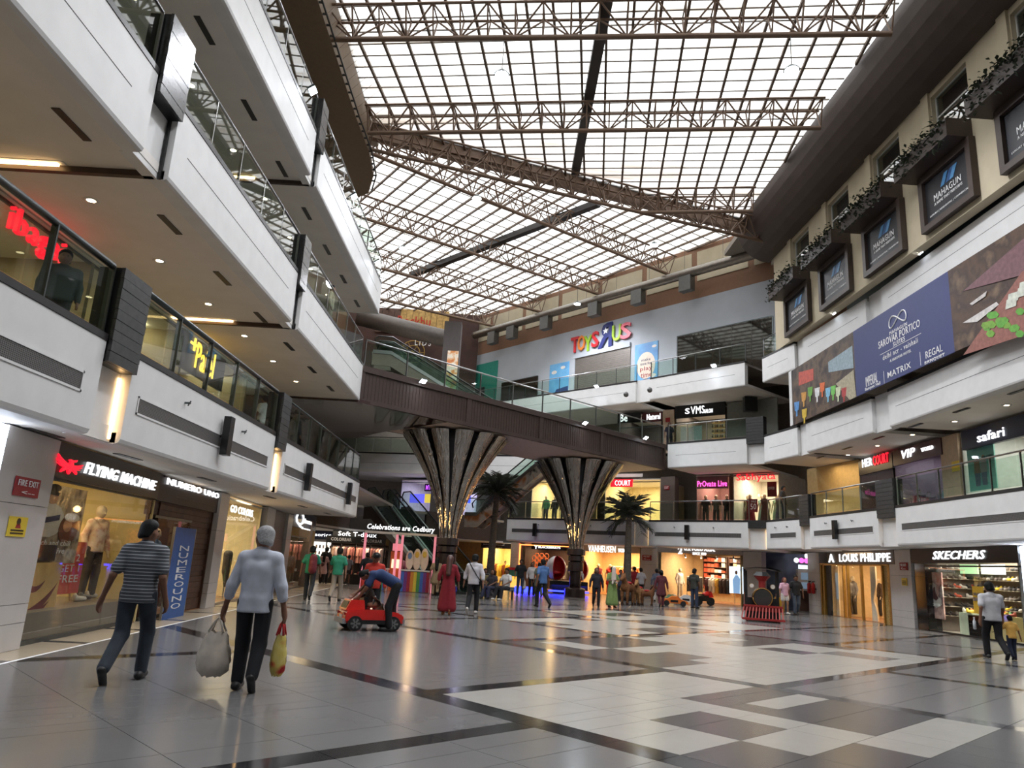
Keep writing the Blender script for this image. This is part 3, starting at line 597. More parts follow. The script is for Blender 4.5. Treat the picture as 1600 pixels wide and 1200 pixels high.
# spiral duct in front of the beige panels, with drop nozzles
P0, P1 = TWW.hit(1232, 386, 1.0)[0], TWW.hit(742, 521, 1.0)[0]; zz = (P0[2]+P1[2])/2; P0[2] = P1[2] = zz
du_ = thing('air_duct', 'long grey spiral air duct with square nozzles hung before the beige panels', 'duct', (P0+P1)/2); N = 150
mk('duct_tube', G().tube([P0+(P1-P0)*k/N for k in range(N+1)], [.29 if k % 2 else .305 for k in range(N+1)], 14), mat('duct_metal', (136, 130, 122), .35, .75, noise=.1), du_, True)
for px, py in ((1073, 452), (997, 470), (929, 487), (853, 507), (800, 520), (770, 533)):
    P = TWW.hit(px, py, 1.0)[0]; dd = dT*.42; mk('nozzle', G().seg(P[:2]-dd, P[:2]+dd, zz-1.15, zz-.2, .5, .25), mat('nozzle_metal', (104, 104, 102), .4, .6), du_)
for k in range(10): p = P0+(P1-P0)*(k+.5)/10; mk('hanger_wire', G().cyl((p[0], p[1], zz+.28), (p[0], p[1], 21.3), .01, 4), DSTEEL, du_)
# ============================================================ PEOPLE: smooth signed-distance bodies turned into one continuous mesh
def surfnet(f, lo, hi, h):
    lo = np.array(lo); n = np.ceil((np.array(hi)-lo)/h).astype(int)+1
    X, Y, Z = np.meshgrid(*[lo[i]+h*np.arange(n[i]) for i in range(3)], indexing='ij'); F = f(np.stack([X, Y, Z], -1).reshape(-1, 3).astype(np.float32)).reshape(n); ins = F < 0
    c = np.zeros(n-1); S = np.zeros((*(n-1), 3)); base = np.array(np.meshgrid(*[np.arange(k-1) for k in n], indexing='ij')).transpose(1, 2, 3, 0).astype(float)
    cs = [(i, j, k) for i in (0, 1) for j in (0, 1) for k in (0, 1)]; sl = lambda o: tuple(slice(o[i], n[i]-1+o[i]) for i in range(3))
    for a in cs:
        for ax in range(3):
            if a[ax]: continue
            b = list(a); b[ax] = 1; Fa, Fb = F[sl(a)], F[sl(b)]; m = (Fa < 0) != (Fb < 0); t = np.where(m, Fa/np.where(m, Fa-Fb, 1), 0)
            p = np.broadcast_to(np.array(a, float), S.shape).copy(); p[..., ax] += t; S += p*m[..., None]; c += m
    act = c > 0; idx = -np.ones(n-1, int); idx[act] = np.arange(act.sum()); V = lo+h*((base[act]+S[act]/c[act][:, None])); Q = []
    for ax in range(3):
        o = [0, 0, 0]; o[ax] = 1; e = (slice(None),)*3
        s0 = tuple(slice(0, n[i]-1) if i == ax else slice(1, n[i]-1) for i in range(3)); s1 = tuple(slice(1, n[i]) if i == ax else slice(1, n[i]-1) for i in range(3))
        A, B = ins[s0], ins[s1]; b, d = [i for i in range(3) if i != ax]
        if ax == 1: b, d = d, b
        for sgn, m in ((1, A & ~B), (0, ~A & B)):
            w = np.argwhere(m)
            if not len(w): continue
            w = w+np.array([0 if i == ax else 1 for i in range(3)]); q = []
            for db, dd in ((1, 1), (0, 1), (0, 0), (1, 0)):
                v = w.copy(); v[:, b] -= db; v[:, d] -= dd; q.append(idx[v[:, 0], v[:, 1], v[:, 2]])
            q = np.stack(q, 1); Q.append(q if sgn else q[:, ::-1])
    return V, np.concatenate(Q)
def cone_sdf(P, a, b, ra, rb):
    a = np.array(a, np.float32); ba = (np.array(b, np.float32)-a); pa = P-a; h = np.clip(pa@ba/np.float32(ba@ba+1e-9), 0, 1); pa -= h[:, None]*ba; return np.sqrt(np.einsum('ij,ij->i', pa, pa))-(np.float32(ra)+np.float32(rb-ra)*h)
def blob(prims, h, k=.03, cuts=(), grow=0.):
    """prims (a, b, ra, rb); cuts: list of (axis point, normal) half-spaces removed along +normal"""
    lo = np.min([np.minimum(p[0], p[1])-max(p[2], p[3]) for p in prims], 0)-.04-grow; hi = np.max([np.maximum(p[0], p[1])+max(p[2], p[3]) for p in prims], 0)+.04+grow
    def f(P):
        ds = [cone_sdf(P, *p) for p in prims]; r = ds[0]
        for d in ds[1:]: t = np.clip(.5+.5*(d-r)/k, 0, 1); r = d*(1-t)+r*t-k*t*(1-t)
        r = r-grow
        for c, nn in cuts: r = np.maximum(r, (P-np.array(c)) @ np.array(nn))
        return r
    V, F = surfnet(f, lo, hi, h); g = G(); g.v = [tuple(v) for v in V]; g.f = [list(q) for q in F]; g.m = [0]*len(F); return g
SKIN = [mat('brown_skin', (122, 84, 64), .55, noise=.05), mat('tan_skin', (160, 116, 90), .55, noise=.05)]
HAIRB = mat('black_hair', (14, 13, 13), .6, noise=.2, ns=30, spec=.2); HAIRG = mat('grey_hair', (150, 150, 152), .6, noise=.25, ns=60); SHOE = mat('black_shoe', (28, 26, 26), .5); SHOEW = mat('white_shoe', (214, 210, 204), .5)
EYE = mat('eye_dark', (18, 14, 12), .3, noise=0); LIP = mat('lip_tone', (128, 70, 62), .5, noise=0)
def person(loc, face, label, H=1.68, pose='walk', ph=1., shirt=(120, 120, 130), sleeve='short', legs=(30, 30, 36), lower='trousers', hair='short', hcol=None, skin=0, shoe=None, res=.022, group=None, arm=None, bulk=1., shirt_mat=None, leg_mat=None, hem=None, head_turn=0., fingers=False, gaze=0., cat='person', plain=False, scarf=None):
    """face: heading of the body (radians, 0 = +y). pose joints are metres for a 1.7 m figure, x right, y forward"""
    s = H/1.7; root = thing('person' if not plain else 'mannequin', label, cat, loc, group, face)
    J = dict(pel=(0, 0, .92), che=(0, .0, 1.26), nek=(0, -.01, 1.45), hed=(0, .02, 1.585))
    sw = .172*bulk
    J.update(shl=(-sw, -.01, 1.37), shr=(sw, -.01, 1.37), hl=(-.1, 0, .9), hr=(.1, 0, .9))
    if pose == 'walk':
        J.update(kl=(-.1, .16*ph, .5), al=(-.1, .14*ph+.0, .09), kr=(.1, -.02*ph, .48), ar=(.1, -.34*ph, .17 if ph > 0 else .09), el=(-.27, -.1*ph, 1.13), wl=(-.3, -.08*ph, .86), er=(.27, .06*ph, 1.13), wr=(.3, .16*ph, .87))
        if ph < 0: J.update(al=(-.1, .34*ph, .17), kl=(-.1, .02*ph, .48), kr=(.1, -.16*ph, .5), ar=(.1, -.14*ph, .09))
    elif pose == 'stand': J.update(kl=(-.11, .02, .49), al=(-.12, 0, .09), kr=(.11, .02, .49), ar=(.13, 0, .09), el=(-.27, -.03, 1.13), wl=(-.28, .05, .87), er=(.27, -.03, 1.13), wr=(.28, .05, .87))
    elif pose == 'sit':
        dz = -.42
        for q in ('pel', 'che', 'nek', 'hed', 'shl', 'shr', 'hl', 'hr'): J[q] = (J[q][0], J[q][1], J[q][2]+dz)
        J.update(kl=(-.14, .44, .5), al=(-.14, .5, .09), kr=(.14, .44, .5), ar=(.16, .55, .09), el=(-.28, .08, .76), wl=(-.12, .3, .62), er=(.28, .08, .76), wr=(.12, .32, .62))
    elif pose == 'bend':
        J.update(pel=(0, -.16, .93), che=(0, .2, 1.1), nek=(0, .4, 1.1), hed=(0, .52, 1.08), shl=(-sw, .34, 1.1), shr=(sw, .34, 1.1), hl=(-.1, -.15, .9), hr=(.1, -.15, .9), kl=(-.12, -.02, .49), al=(-.14, -.06, .09), kr=(.12, -.1, .49), ar=(.14, -.16, .09), el=(-.22, .46, .84), wl=(-.14, .6, .64), er=(.2, .5, .86), wr=(.1, .68, .7))
    if arm:
        for q, v in arm.items(): J[q] = v
    J = {k: np.array(v, float)*s for k, v in J.items()}; mid = lambda a, b, t: J[a]+(J[b]-J[a])*t; up = (J['hed']-J['nek'])/np.linalg.norm(J['hed']-J['nek'])
    b_ = bulk; w = .075*s*b_; X = np.array([1, 0, 0.]); ct, st = math.cos(head_turn), math.sin(head_turn); fwd = np.array([-st, ct, 0.])
    if pose == 'bend': fwd = np.array([0, .5, -.86])
    torso = [(J['pel']-X*.06*s, J['che']-X*.075*s*b_, .094*s*b_, .1*s*b_), (J['pel']+X*.06*s, J['che']+X*.075*s*b_, .094*s*b_, .1*s*b_), (J['che']-X*.08*s, J['shl']*.86+J['che']*.14, .1*s*b_, .07*s), (J['che']+X*.08*s, J['shr']*.86+J['che']*.14, .1*s*b_, .07*s), (J['nek']-up*.03*s, J['shl'], .05*s, .056*s), (J['nek']-up*.03*s, J['shr'], .05*s, .056*s), (mid('pel', 'che', .15), J['che'], .11*s*b_, .11*s*b_)]
    arms = [(J['sh'+q], J['e'+q], .05*s, .04*s) for q in 'lr']; fore = [(J['e'+q], J['w'+q], .04*s, .027*s) for q in 'lr']
    leg = [(J['h'+q], J['k'+q], .085*s*b_, .058*s) for q in 'lr']+[(J['k'+q], J['a'+q], .056*s, .038*s) for q in 'lr']
    hp = J['hed']; head = [(J['nek'], hp-up*.06*s, .055*s, .055*s), (hp+up*.025*s-fwd*.015*s, hp-up*.02*s, .093*s, .088*s), (hp-up*.06*s+fwd*.035*s, hp-up*.08*s+fwd*.045*s, .055*s, .04*s), (hp-up*.01*s+fwd*.09*s, hp-up*.035*s+fwd*.108*s, .012*s, .018*s)]
    side = np.cross(fwd, up); side /= np.linalg.norm(side)
    for q in (-1, 1): head.append((hp+side*q*.088*s-up*.0*s, hp+side*q*.09*s-up*.03*s, .014*s, .014*s))
    hands = []
    for q in 'lr':
        d = J['w'+q]-J['e'+q]; d /= np.linalg.norm(d); sg = -1 if q == 'l' else 1; y = np.array([0, 1., 0]); pw = np.cross(d, y*1.); pw = y-(y@d)*d; pw /= np.linalg.norm(pw); thick = np.cross(d, pw)
        base = J['w'+q]; hands.append((base, base+d*.05*s, .026*s, .03*s)); hands.append((base+d*.03*s-pw*.02*s, base+d*.08*s-pw*.02*s, .02*s, .018*s)); hands.append((base+d*.03*s+pw*.02*s, base+d*.08*s+pw*.02*s, .02*s, .018*s))
        for i, o in enumerate((-.032, -.011, .011, .032)):
            L = (.06, .075, .08, .068)[i]*s; p0 = base+d*.085*s+pw*o*s; p1 = p0+d*L*.5-thick*sg*.012*s; p2 = p1+d*L*.4-thick*sg*.03*s; hands += [(p0, p1, .0095*s, .009*s), (p1, p2, .009*s, .008*s)]
        hands += [(base+d*.025*s+pw*.025*s, base+d*.07*s+pw*.055*s, .012*s, .01*s), (base+d*.07*s+pw*.055*s, base+d*.1*s+pw*.055*s-thick*sg*.01*s, .01*s, .008*s)]
    if not fingers: hands = [(J['w'+q], J['w'+q]+(J['w'+q]-J['e'+q])/np.linalg.norm(J['w'+q]-J['e'+q])*.13*s, .03*s, .024*s) for q in 'lr']
    sm = skin if isinstance(skin, bpy.types.Material) else SKIN[skin]
    inner = [(a, b, c*.9, d*.9) for a, b, c, d in torso+arms+leg]
    local('body', blob(inner+fore+head+hands, res if not fingers else .0135, .022*s), sm, root, True)
    shm = shirt_mat or mat('cloth_%d_%d_%d' % shirt, shirt, .85, noise=.08, ns=9); lgm = leg_mat or mat('cloth_%d_%d_%d' % legs, legs, .85, noise=.08, ns=9)
    hz = (hem or .84)*s; gr = .012*s
    sl = []
    for q in 'lr':
        if sleeve == 'long': sl += [(J['sh'+q], J['e'+q], .055*s, .048*s), (J['e'+q], J['e'+q]+(J['w'+q]-J['e'+q])*.9, .048*s, .038*s)]
        elif sleeve == 'short': sl += [(J['sh'+q], J['sh'+q]+(J['e'+q]-J['sh'+q])*.72, .057*s, .058*s)]
        elif sleeve == 'roll': sl += [(J['sh'+q], J['e'+q], .056*s, .05*s), (J['e'+q], J['e'+q]+(J['w'+q]-J['e'+q])*.45, .05*s, .046*s)]
    cuts = []
    if pose in ('walk', 'stand'): cuts = [((0, 0, hz), (0, 0, -1))]
    low = [(J['pel']+X*q*.055*s, J['pel']+X*q*.06*s-np.array([0, 0, .16*s]), .112*s*b_, .118*s*b_) for q in (-1, 1)] if pose in ('walk', 'stand') else []
    if lower in ('gown', 'kurta'):
        zb = .1*s if lower == 'gown' else .5*s; low = [(J['pel']+X*q*.06*s, (q*.1*s, 0, zb+.12*s), .12*s*b_, .17*s if lower == 'gown' else .13*s) for q in (-1, 1)]; cuts = [((0, 0, zb), (0, 0, -1))]
    collar = [(J['nek']-up*.06*s, J['nek']-up*.015*s, .066*s, .06*s)]
    local('shirt' if lower not in ('gown', 'kurta') else lower, blob(torso+sl+low+collar, res, .03*s, cuts, gr), shm, root, True)
    zw = J['pel'][2]+.04*s; tl = []
    if lower == 'skirt': tl = [(J['pel'], (0, 0, .55*s), .14*s, .2*s)]
    for q in 'lr':
        if lower == 'shorts': tl += [(J['h'+q], J['h'+q]+(J['k'+q]-J['h'+q])*.5, .1*s*b_, .1*s)]
        elif lower in ('trousers', 'kurta'): tl += [(J['h'+q], J['k'+q], .09*s*b_, .072*s), (J['k'+q], J['a'+q]+(J['k'+q]-J['a'+q])*.03, .074*s, .062*s)]
    if tl: local('trousers' if lower != 'skirt' else 'skirt', blob(tl+[(J['pel']-X*.055*s, J['pel']+X*.055*s, .1*s*b_, .1*s*b_)], res, .025*s, [((0, 0, .06*s), (0, 0, -1))] if lower != 'skirt' else [((0, 0, .5*s), (0, 0, -1))], .004), lgm, root, True)
    if not plain:
        for q in 'lr':
            a = J['a'+q]; toe = np.array([0, 1, 0.]);
            if a[2] > .13*s: toe = np.array([0, .55, -.83])      # lifted heel
            heel = a-np.array([0, 0, .05*s])-toe*.05*s; tip = heel+toe*.2*s
            if a[2] <= .13*s: heel[2] = tip[2] = .045*s
            local('shoe', blob([(heel, tip, .045*s, .04*s), (a, heel, .045*s, .042*s)], res, .02*s, [((0, 0, .004), (0, 0, -1))]), shoe or SHOE, root, True)
        hm = hcol or HAIRB
        hs = [(hp+up*.04*s-fwd*.012*s, hp-fwd*.03*s-up*.04*s, .092*s, .08*s)]
        hc = [(hp+fwd*.03*s+up*.035*s, fwd*.78-up*.62), (hp-up*.085*s, -up)]
        if hair == 'long': hs += [(hp-fwd*.05*s, hp-fwd*.1*s-up*.42*s, .085*s, .06*s)]; hc = [(hp+fwd*.03*s, fwd)]
        if hair == 'bun': hs += [(hp-fwd*.11*s+up*.01*s, hp-fwd*.12*s, .05*s, .045*s)]
        local('hair', blob(hs, res*.8 if not fingers else .012, .03*s, [(c, n/np.linalg.norm(n)) for c, n in hc] if hair != 'bun' else [(hp+fwd*.045*s+up*.03*s, (fwd*.8-up*.6)/1.0)], .012*s), hm, root, True)
        for q in (-1, 1): c = hp+fwd*.086*s+side*q*.034*s+up*.008*s; local('eye', G().sph(tuple(c), .011*s, 6, 4), EYE, root)
        c = hp+fwd*.088*s-up*.062*s; local('mouth', G().cyl(c-side*.022*s, c+side*.022*s, .008*s, 6), LIP, root)
    if scarf: local('scarf', blob([(J['che']-X*.1*s+np.array([0, .1, .12])*s, J['pel']+X*.1*s+np.array([0, .1, -.2])*s, .05*s, .07*s), (J['shl'], J['che']+np.array([0, .1, .1])*s, .06*s, .05*s)], res, .03), mat('cloth_%d_%d_%d' % scarf, scarf, .9), root, True)
    return root, J
MANQ = mat('mannequin_skin', (206, 188, 160), .45, noise=.02)
def mannequin(loc, face, label, top, bottom, lower='trousers', sleeve='long', group=None, H=1.78, res=.024, top_mat=None, hem=None):
    return person(loc, face, label, H, 'stand', shirt=top, legs=bottom, lower=lower, sleeve=sleeve, skin=MANQ, plain=True, cat='mannequin', group=group, res=res, shirt_mat=top_mat, hem=hem)
# ============================================================ FOOTBRIDGE, PILLARS, ESCALATORS, PALMS
F0, F1 = np.array([-5.65, 27.12]), np.array([8.8, 41.0]); bd = (F1-F0)/np.linalg.norm(F1-F0); bn = np.array([bd[1], -bd[0]]); BL = np.linalg.norm(F1-F0); BWD = 4.4
CORR = stripes('corrugated_brown', (70, 54, 47), (80, 63, 55), 18, 'X', .5, .6)
br = thing('footbridge', 'dark brown clad footbridge crossing the atrium diagonally on two funnel pillars', 'bridge', (*(F0+F1)/2, 7.05))
mk('deck', G().seg(F0, F1, 7.06, 8.4, BWD, -.12), BROWN, br); mk('underside', G().seg(F0+bd*.3, F1-bd*.1, 7.03, 7.06, BWD-.2, -.14), mat('bridge_soffit', (196, 180, 170), .6), br)
joints = [0, 5.4, 9.9, 14.4, BL-.05]
for k in range(4):
    a, b = F0+bd*(joints[k]+.12), F0+bd*(joints[k+1]-.12); o = mk('cladding_panel', G().seg(a, b, 7.2, 8.22, .08, -.06), BROWN, br)
    for i in range(int(np.linalg.norm(b-a)/.16)): p = a+bd*(.08+i*.16); mk('rib', G().seg(p, p+bd*.05, 7.21, 8.21, .02, -.045), BROWN, o)
for j in joints: mk('stile', G().seg(F0+bd*max(0, j-.12), F0+bd*min(BL, j+.12), 7.04, 8.42, .12, 0), BROWN, br)
mk('top_rail', G().seg(F0, F1, 8.22, 8.46, .16, .02), BROWN, br); mk('bottom_rail', G().seg(F0, F1, 7.04, 7.2, .14, .0), BROWN, br)
mk('far_fascia', G().seg(F0-bn*BWD, F1-bn*BWD, 7.04, 8.46, .12), BROWN, br)
mk('walkway', G().seg(F0, F1, 8.4, 8.44, BWD-.3, -.15), mat('gallery_floor'), br)
balustrade(F0+bd*.1, F1-bd*.1, 8.46, 'clear glass balustrade with round steel rail on the near side of the footbridge', 'footbridge balustrades', h=1.05, step=1.95, rail_r=.032, post_w=.07)
balustrade(F1-bd*.2-bn*BWD, F0+bd*3-bn*BWD, 8.46, 'clear glass balustrade on the escalator side of the footbridge', 'footbridge balustrades', h=1.05, step=1.95, rail_r=.032)
# floodlights
def flood(P, n, label, group='small white floodlights', power=60, foot=None):
    P = np.array(P, float); n = np.array([n[0], n[1], 0.]); n /= np.linalg.norm(n); t = thing('floodlight', label, 'lamp', P, group); s = np.array([n[1], -n[0], 0]); u = np.array([0, 0, 1.])
    ax = (n*.6-u*.8); b = np.cross(s, ax)
    c = P+n*.16
    def bx(g, c, a, bb, w, h, d): return g.hexa([c+a*x*w+bb*y*h+ax*z*d for z in (-1, 1) for x, y in ((-1, -1), (1, -1), (1, 1), (-1, 1))])
    mk('housing', bx(G(), c, s, b, .15, .11, .03), DSTEEL, t); mk('lamp_face', bx(G(), c+ax*.034, s, b, .13, .09, .004), COLDW, t); mk('bracket', G().cyl(P, c, .015, 6) if foot is None else G().tube([c, P, (P[0]-n[0]*.1, P[1]-n[1]*.1, foot)], .015, 6), DSTEEL, t)
    lamp('floodlight_beam', 'SPOT', c+ax*.05, power, (238, 245, 255), .06, aim=c+ax*3, spot=2.4)
for px, py in ((657, 598), (910, 663), (1005, 686)):
    P = Wall(F0, F1).hit(px, py-2, .02)[0]; flood((P[0], P[1], P[2]), bn, 'white floodlight fixed to the top rail of the footbridge')
for px, py in ((1118, 572), (935, 604)):
    P = Wall(TF[0], TF[3]).hit(px, py, .03)[0]; flood(P, (-.749, -.663), 'white floodlight on the ledge below the toy shop')
for px, py in ((1308, 488), (1444, 393)):
    P = RFW.hit(px, py, .03)[0]; flood(P, (-1, 0), 'white floodlight below the black framed signs on the beige wall')
for px, py in ((478, 140), (545, 306), (583, 409)):
    P = LFW.hit(px, py, .03)[0]; flood(P, (1, 0), 'white floodlight on the top left gallery ledge', power=40, foot=12.5)
# funnel pillars
PET = None
def petal_mat():
    m = mat('wrinkled_mirror_steel', (186, 180, 172), .12, 1., noise=.1, ns=3); nt = m.node_tree; b = nt.nodes['Principled BSDF']
    no = nt.nodes.new('ShaderNodeTexNoise'); no.inputs['Scale'].default_value = 4.5; no.inputs['Detail'].default_value = 3; no.inputs['Distortion'].default_value = 1.5; bp = nt.nodes.new('ShaderNodeBump'); bp.inputs['Strength'].default_value = .4; bp.inputs['Distance'].default_value = .3
    nt.links.new(no.outputs['Fac'], bp.inputs['Height']); nt.links.new(bp.outputs['Normal'], b.inputs['Normal']); return m
PM = petal_mat(); NP = 13
rr = lambda t: .36+1.95*t**1.75; zz_ = lambda t: 2.43+4.5*t
def strip_mesh(hw0, hw1, bul, lift):
    g = G(); rows = []
    for j in range(15):
        t = j/14; r = rr(t)+lift; hw = (hw0+(hw1-hw0)*t)
        rows.append([((r+bul*(1-(a)**2)*(.3+t))*math.cos(a*hw), (r+bul*(1-a*a)*(.3+t))*math.sin(a*hw), zz_(t)) for a in (-1, -.5, 0, .5, 1)])
    g.sheet(rows); n = len(g.v)
    rows2 = [[(x*.97, y*.97, z) for x, y, z in r] for r in rows]; g.sheet([r[::-1] for r in rows2])
    return mesh('petal', g, PM, True)
PTM = strip_mesh(.2, .175, .1, .0)
for P, lb in ((atz(712, 680, 7.05), 'funnel pillar of mirror-steel petals nearer the escalators'), (atz(905, 722, 7.05), 'funnel pillar of mirror-steel petals before the lit menswear shops')):
    t = thing('funnel_pillar', lb, 'pillar', (P[0], P[1], 0), 'funnel pillars')
    local('core', G().lathe([(rr(k/10)*.86, zz_(k/10)) for k in range(11)], n=20), BLACK, t, True)
    local('shaft', G().lathe([(.3, 0), (.3, 2.6)], n=16), mat('dark_brown_gloss', (46, 36, 34), .25), t, True)
    for z0, z1, r in ((2.12, 2.44, .5), (1.82, 2.1, .44), (1.3, 1.78, .42)): local('collar', G().lathe([(r-.05, z0), (r, z0+.02), (r, z1-.02), (r-.05, z1)], n=16), mat('dark_brown_gloss'), t)
    local('base', G().lathe([(.55, 0), (.55, .4), (.5, .45), (.3, .5)], n=16), mat('dark_brown_gloss'), t)
    for k in range(NP):
        o = bpy.data.objects.new('petal', PTM); COL.objects.link(o); o.parent = t; o.rotation_euler = (0, 0, 2*math.pi*k/NP+.12)
    lamp('uplight', 'POINT', (P[0]-1.2, P[1]-.9, 2.9), 25, (255, 205, 130), .15)
# escalators
def escalator(top, bot, label, w=.95, side=BROWN, sub=None, rail_h=.95, mural=None):
    top = np.array(top, float); bot = np.array(bot, float); d = top[:2]-bot[:2]; R = np.linalg.norm(d); d = d/R; n = np.array([d[1], -d[0]]); H = top[2]-bot[2]; t = thing('escalator', label, 'escalator', bot, 'escalators')
    P = lambda s, o, z: (*(bot[:2]+d*s+n*o), bot[2]+z)
    prof = [(-1.0, 0), (-.2, 0), (R+.2, H), (R+1.2, H)]
    for o in (-w, w):
        oo = o*.5
        for nm_, lo, hi, th, m in (('side_panel', -.75, -.08, .09, side), ('skirt', -.08, .12, .12, STEEL), ('glass_panel', .12, rail_h-.05, .02, GLASS)):
            a = oo+(th/2 if o > 0 else -th/2)
            for i in range(3):
                (s0, z0), (s1, z1) = prof[i], prof[i+1]; l0 = lo if (bot[2] > 1 or i) else max(lo, -.05)
                if nm_ == 'side_panel' and i == 0 and bot[2] < 1: continue
                q = [P(s0, oo, z0+l0 if not (i == 1 and nm_ == 'side_panel' and bot[2] < 1) else max(z0+l0, .0)), P(s1, oo, z1+lo), P(s1, oo, z1+hi), P(s0, oo, z0+hi)]
                q2 = [(p[0]+n[0]*(a-oo)*2, p[1]+n[1]*(a-oo)*2, p[2]) for p in q]; mk(nm_, G().hexa(q+q2), mural if (mural and nm_ == 'side_panel' and o < 0) else m, t)
        mk('handrail', G().tube([P(-1.05, oo, .45), P(-1.15, oo, rail_h*.75), P(-.95, oo, rail_h), P(-.2, oo, rail_h), P(R+.2, oo, H+rail_h), P(R+1., oo, H+rail_h), P(R+1.15, oo, H+rail_h*.75), P(R+1.05, oo, H+.45)], .04, 8), BLACK, t, True)
    mk('underside', G().hexa([P(.4, -w/2, -.0), P(.4, w/2, -.0), P(R+.2, w/2, H-.72), P(R+.2, -w/2, H-.72), P(.4, -w/2, .12), P(.4, w/2, .12), P(R+.2, w/2, H-.6), P(R+.2, -w/2, H-.6)]), side, t)
    N = int(R/.4); g = G().box(0, R/N, -w/2+.06, w/2-.06, -.3, 0); m = mat('step_metal', (58, 60, 62), .4, .6, noise=.1); sm = mesh('step', g, m); ang = math.atan2(d[1], d[0])
    for k in range(N): inst('step', sm, Matrix.Translation(P(k*R/N, 0, H*(k+.5)/N)) @ Matrix.Rotation(ang, 4, 'Z'), t)
    mk('landing_plate', G().hexa([P(-1., -w/2, -.02), P(0, -w/2, -.02), P(0, w/2, -.02), P(-1., w/2, -.02), P(-1., -w/2, .015), P(0, -w/2, .015), P(0, w/2, .015), P(-1., w/2, .015)]), STEEL, t)
    return t
ed_ = np.array([4.2, -5.95]); en = np.array([ed_[1], -ed_[0]])/np.linalg.norm(ed_)
for k, lb in ((0, 'escalator to the first gallery behind the gift kiosk, lane with the brown outer side'), (1, 'escalator to the first gallery, lane on the pillar side')):
    o = -en*1.25*k; tp = np.array([-6.7, 41.3])+o; bt = tp+ed_; escalator((*tp, 4.2), (*bt, 0), lb)
mural = mottled('mural_print', [(60, 58, 60), (186, 174, 164), (200, 190, 180), (190, 120, 70), (90, 88, 92)], 1.1, .3, 2., .8)
escalator((3.2, 42.3, 8.42), (-1.2, 44.6, 4.2), 'escalator rising to the footbridge with a printed photo mural on its side', mural=mural, side=mural)
# escalator up to the third gallery seen over the bridge deck
p0 = np.array([.3, 40.6]); p1 = np.array([-6.6, 40.0])
for k, lb in ((0, 'upper escalator climbing from the footbridge, steel-edged near lane'), (1, 'upper escalator climbing from the footbridge, far lane')):
    o = np.array([.0, 1.])*1.25*k; escalator((*(p1+o), 12.4), (*(p0+o), 8.44), lb, side=mat('escalator_cladding', (120, 112, 100), .5))
# gallery platforms the escalators land on
struct('floor', G().prism([(-14, 34), (-9.2, 36), (-8.4, 41.2), (-7.6, 42.4), (-4.6, 44.6), (0, 49), (-14, 52)], 4.06, 4.2), mat('gallery_floor')); struct(nm('trim'), G().seg((-14, 34.2), (-9.2, 36), 2.7, 4.3, .2).seg((-9.2, 36), (-8.4, 41.2), 2.7, 4.3, .2).seg((-4.6, 44.6), (-.5, 47.6), 2.8, 4.25, .2), BROWN)
struct('ceiling', G().prism([(-14, 29), (-9, 29), (-9, 34.2), (-9.1, 36), (-8.3, 41.2), (-4.5, 44.7), (0, 48), (0, 56), (-14, 56)], 2.75, 2.85), SOFFIT)
struct('floor', G().prism([(-14, 39.4), (-7.8, 39.4), (-7.7, 42.2), (-4.5, 45.5), (-1.5, 52), (-14, 58)], 12.3, 12.44), mat('gallery_floor')); struct(nm('trim'), G().seg((-14, 39.3), (-7.8, 39.3), 11.4, 12.44, .2), BROWN)
balustrade((-14, 34.3), (-9.3, 36.05), 4.3, 'glass balustrade at the head of the ground escalators', 'far balustrades')
# square dark column with posters, beyond the footbridge
P = atz(683, 640, 8.44); c0 = (-4.05, 46.5)
sc_ = thing('square_column', 'tall dark square column with a red side and food posters beyond the footbridge', 'column', (*c0, 8.4)); mk('shaft', G().box(c0[0]-.55, c0[0]+.55, c0[1]-.5, c0[1]+.5, 4.2, 16.6), mat('charcoal_paint', (74, 68, 66), .7), sc_); mk('red_face', G().box(c0[0]-.6, c0[0]-.55, c0[1]-.5, c0[1]+.5, 8.4, 13.3), mat('dark_red_paint', (120, 30, 34), .6), sc_)
mk('food_poster', G().box(c0[0]-.2, c0[0]+.5, c0[1]-.56, c0[1]-.5, 10.4, 14.6), mottled('food_poster_print', [(206, 196, 176), (236, 226, 208), (214, 150, 80), (190, 60, 50)], 2.2, .6, 2.), sc_)
# fan palms
FR = []
def frond_mesh(seed):
    r = random.Random(seed); g = G(); L = r.uniform(1.25, 1.7); dr = r.uniform(.25, 1.0); pts = []
    for k in range(9): t = k/8; pts.append(np.array([L*t*(1-.18*dr*t), 0, .5*t*(1-.1)-dr*t*t*1.0]))
    g.tube(pts, [.016*(1-.8*k/8) for k in range(9)], 5)
    for k in range(2, 9):
        for s in (-1, 1):
            for q in (0, .5):
                i = min(7, k-1); p = pts[i]+(pts[i+1]-pts[i])*q; l = .55*(1-.045*abs(k-4))*r.uniform(.8, 1.15); d = np.array([.55, s*.75, -.25-.35*r.random()]); d /= np.linalg.norm(d); w = np.array([.02, 0, .012])
                e = p+d*l; g.add([p-w, p+w, p+d*l*.6+w*.9, e, p+d*l*.6-w*.9], [(0, 1, 2, 4), (4, 2, 3)])
    return mesh('frond', g, mat('palm_leaf', (60, 64, 54), .6, noise=.2, ns=4))
FR = [frond_mesh(k) for k in range(7)]
